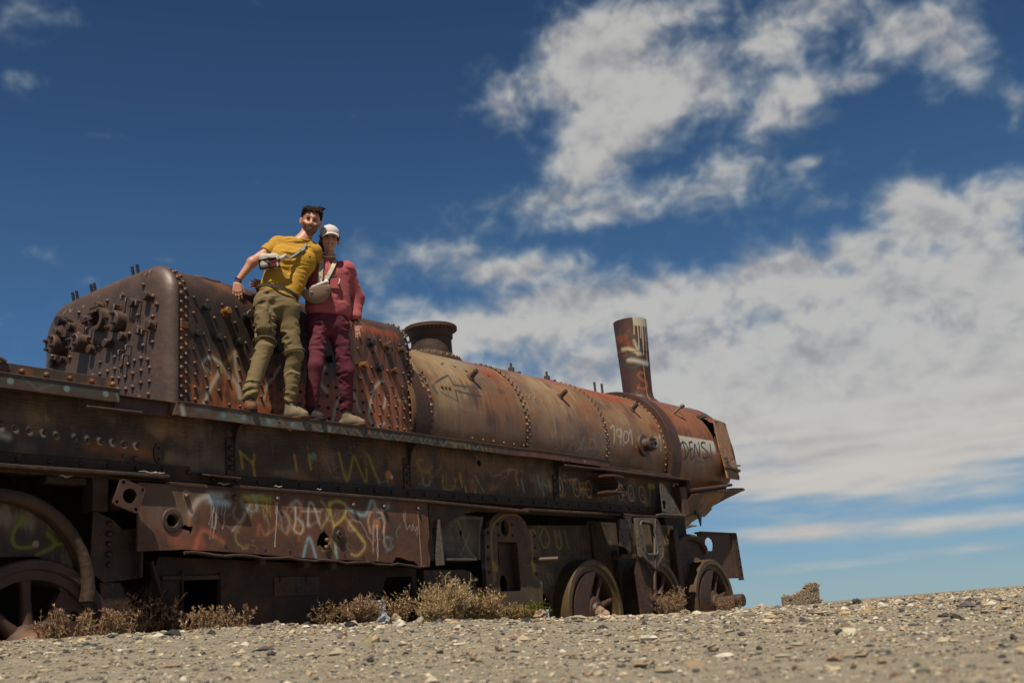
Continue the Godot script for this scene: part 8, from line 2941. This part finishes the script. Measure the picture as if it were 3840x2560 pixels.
func make_shrubs() -> void:
	var straw := rgb(184, 160, 122)
	var straw2 := rgb(218, 192, 148)
	var rust_c := rgb(160, 130, 104)
	var rust2 := rgb(198, 166, 132)
	var green := rgb(112, 118, 46)
	var green2 := rgb(146, 146, 60)
	var at := func(x: float, z: float) -> Vector3: return Vector3(x, ground_h(x, z), z)
	shrub(at.call(-2.1, 0.05), 0.65, 0.2, 60, "spike", rust_c, rust2, "low reddish spiky shrub in front of the left wheel", 1)
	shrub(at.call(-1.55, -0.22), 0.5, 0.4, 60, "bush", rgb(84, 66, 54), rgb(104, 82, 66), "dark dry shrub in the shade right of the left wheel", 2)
	shrub(at.call(-1.12, 0.1), 0.55, 0.2, 46, "spike", rust_c, rust2, "low spiky shrub below the square black opening of the ash pan", 3)
	shrub(at.call(-0.05, 0.02), 0.36, 0.26, 14, "bare", rgb(120, 92, 68), straw, "thin nearly bare shrub under the hatch cover plate", 4)
	shrub(at.call(0.3, 0.12), 0.34, 0.26, 60, "bush", rust_c, rust2, "dense reddish shrub left of the white plastic scrap", 5)
	shrub(at.call(0.72, 0.08), 0.4, 0.31, 34, "bare", rgb(134, 104, 76), straw2, "open brown shrub with forked tips right of the white plastic scrap", 6)
	shrub(at.call(1.38, 0.1), 0.5, 0.42, 90, "bush", straw, straw2, "tallest pale dry bush before the bolted box", 7)
	shrub(at.call(1.1, 0.2), 0.35, 0.24, 46, "bush", straw, straw2, "small pale bush at the left foot of the tallest bush", 8)
	shrub(at.call(1.85, 0.1), 0.6, 0.30, 110, "bush", rgb(162, 126, 92), straw2, "wide pale dry bush before the slotted casting", 9)
	shrub(at.call(2.35, 0.12), 0.34, 0.2, 50, "bush", straw, rgb(176, 150, 96), "right end of the pale bushes with yellowish tips", 10)
	shrub(at.call(2.62, 0.14), 0.2, 0.23, 40, "spike", green, green2, "small yellow-green sprig at the right end of the bushes", 11)
	shrub(at.call(1.86, 0.02), 0.12, 0.36, 14, "spike", green, green2, "green sprig rising from the middle of the pale bushes", 12)
	shrub(at.call(5.1, 0.3), 0.55, 0.38, 60, "bare", rust_c, rust2, "reddish brown shrub before the second front wheel", 13)
	shrub(at.call(6.85, 0.15), 0.5, 0.2, 34, "spike", rust_c, rust2, "low thin shrub before the third front wheel", 14)


func make_ruin() -> void:
	# tumbled dry-stone wall far off: a low run of courses rising to a broken tower-like end
	var base := Vector3(50.5, 0, -16.0)
	var dist := 80.0
	var dir := (Vector3(0.60225, 0, 0.7943)).normalized()
	var back := Vector3(0.80, 0, -0.6).normalized()
	base = EYE + Vector3(0.9246, 0, -0.381).normalized() * dist
	var gy := ground_h(base.x, base.z) - 0.1
	base.y = gy + 0.12
	var o := thing("stone_ruin", base, "broken dry-stone wall standing alone on the skyline right of the locomotive", "ruin")
	var r := RandomNumberGenerator.new()
	r.seed = 5
	var meshes := []
	for i in 4:
		meshes.append(stone_mesh(90 + i, 0.75, 0.35, 4, 6))
	var mats := []
	for i in 4:
		mats.append(["rock", "rock_pink", "rock", "rock_grey"][i])
	var y := 0.0
	while y < 1.75:
		var hh := r.randf_range(0.11, 0.16)
		for layer in 3:
			var x := -1.25
			while x < 1.28:
				var w := r.randf_range(0.1, 0.3)
				var top := 0.72 + 0.1 * sin(x * 5.0)
				if x > -0.6:
					top = 0.75 + 0.35 * clampf((x + 0.6) / 0.7, 0, 1)
				if x > 0.1:
					top = 1.05 + 0.75 * clampf((x - 0.1) / 0.5, 0, 1)
				if x > 0.62:
					top = 1.8
				if x > -0.92 and x < -0.78 and y < 0.5 and layer == 2:
					x += w
					continue
				if y < top:
					var p := dir * (x + w * 0.5) + Vector3(0, y * 0.8 + hh * 0.4, 0) - back * (layer - 1) * 0.24
					var k := r.randi() % 4
					if layer == 2 or y + hh * 2 > top or absf(x) > 1.0 or x > 0.9:
						var s := MeshInstance3D.new()
						s.name = "stone"
						s.mesh = meshes[k]
						s.material_override = M["rock_grey" if r.randf() < 0.08 else mats[k % 3]]
						s.transform = Transform3D(Basis(dir, Vector3.UP, dir.cross(Vector3.UP)) * Basis(Vector3.UP, r.randfn() * 0.3) * Basis(Vector3.BACK, r.randfn() * 0.16) * Basis.from_scale(Vector3(w * 0.6, hh * r.randf_range(0.55, 0.95), 0.17)), p)
						o.add_child(s, true)
				x += w
		y += hh * 0.72
	var st := begin()
	box(st, Transform3D(Basis(dir, Vector3.UP, dir.cross(Vector3.UP)), Vector3(0, 0.26, 0)), Vector3(2.3, 0.54, 0.42), 0.02)
	box(st, Transform3D(Basis(dir, Vector3.UP, dir.cross(Vector3.UP)), dir * 0.85 + Vector3(0, 0.62, 0)), Vector3(0.66, 1.24, 0.42), 0.02)
	var m := MeshInstance3D.new()
	m.name = "rubble_core"
	m.mesh = done(st)
	m.material_override = M["rock_pink"]
	o.add_child(m, true)
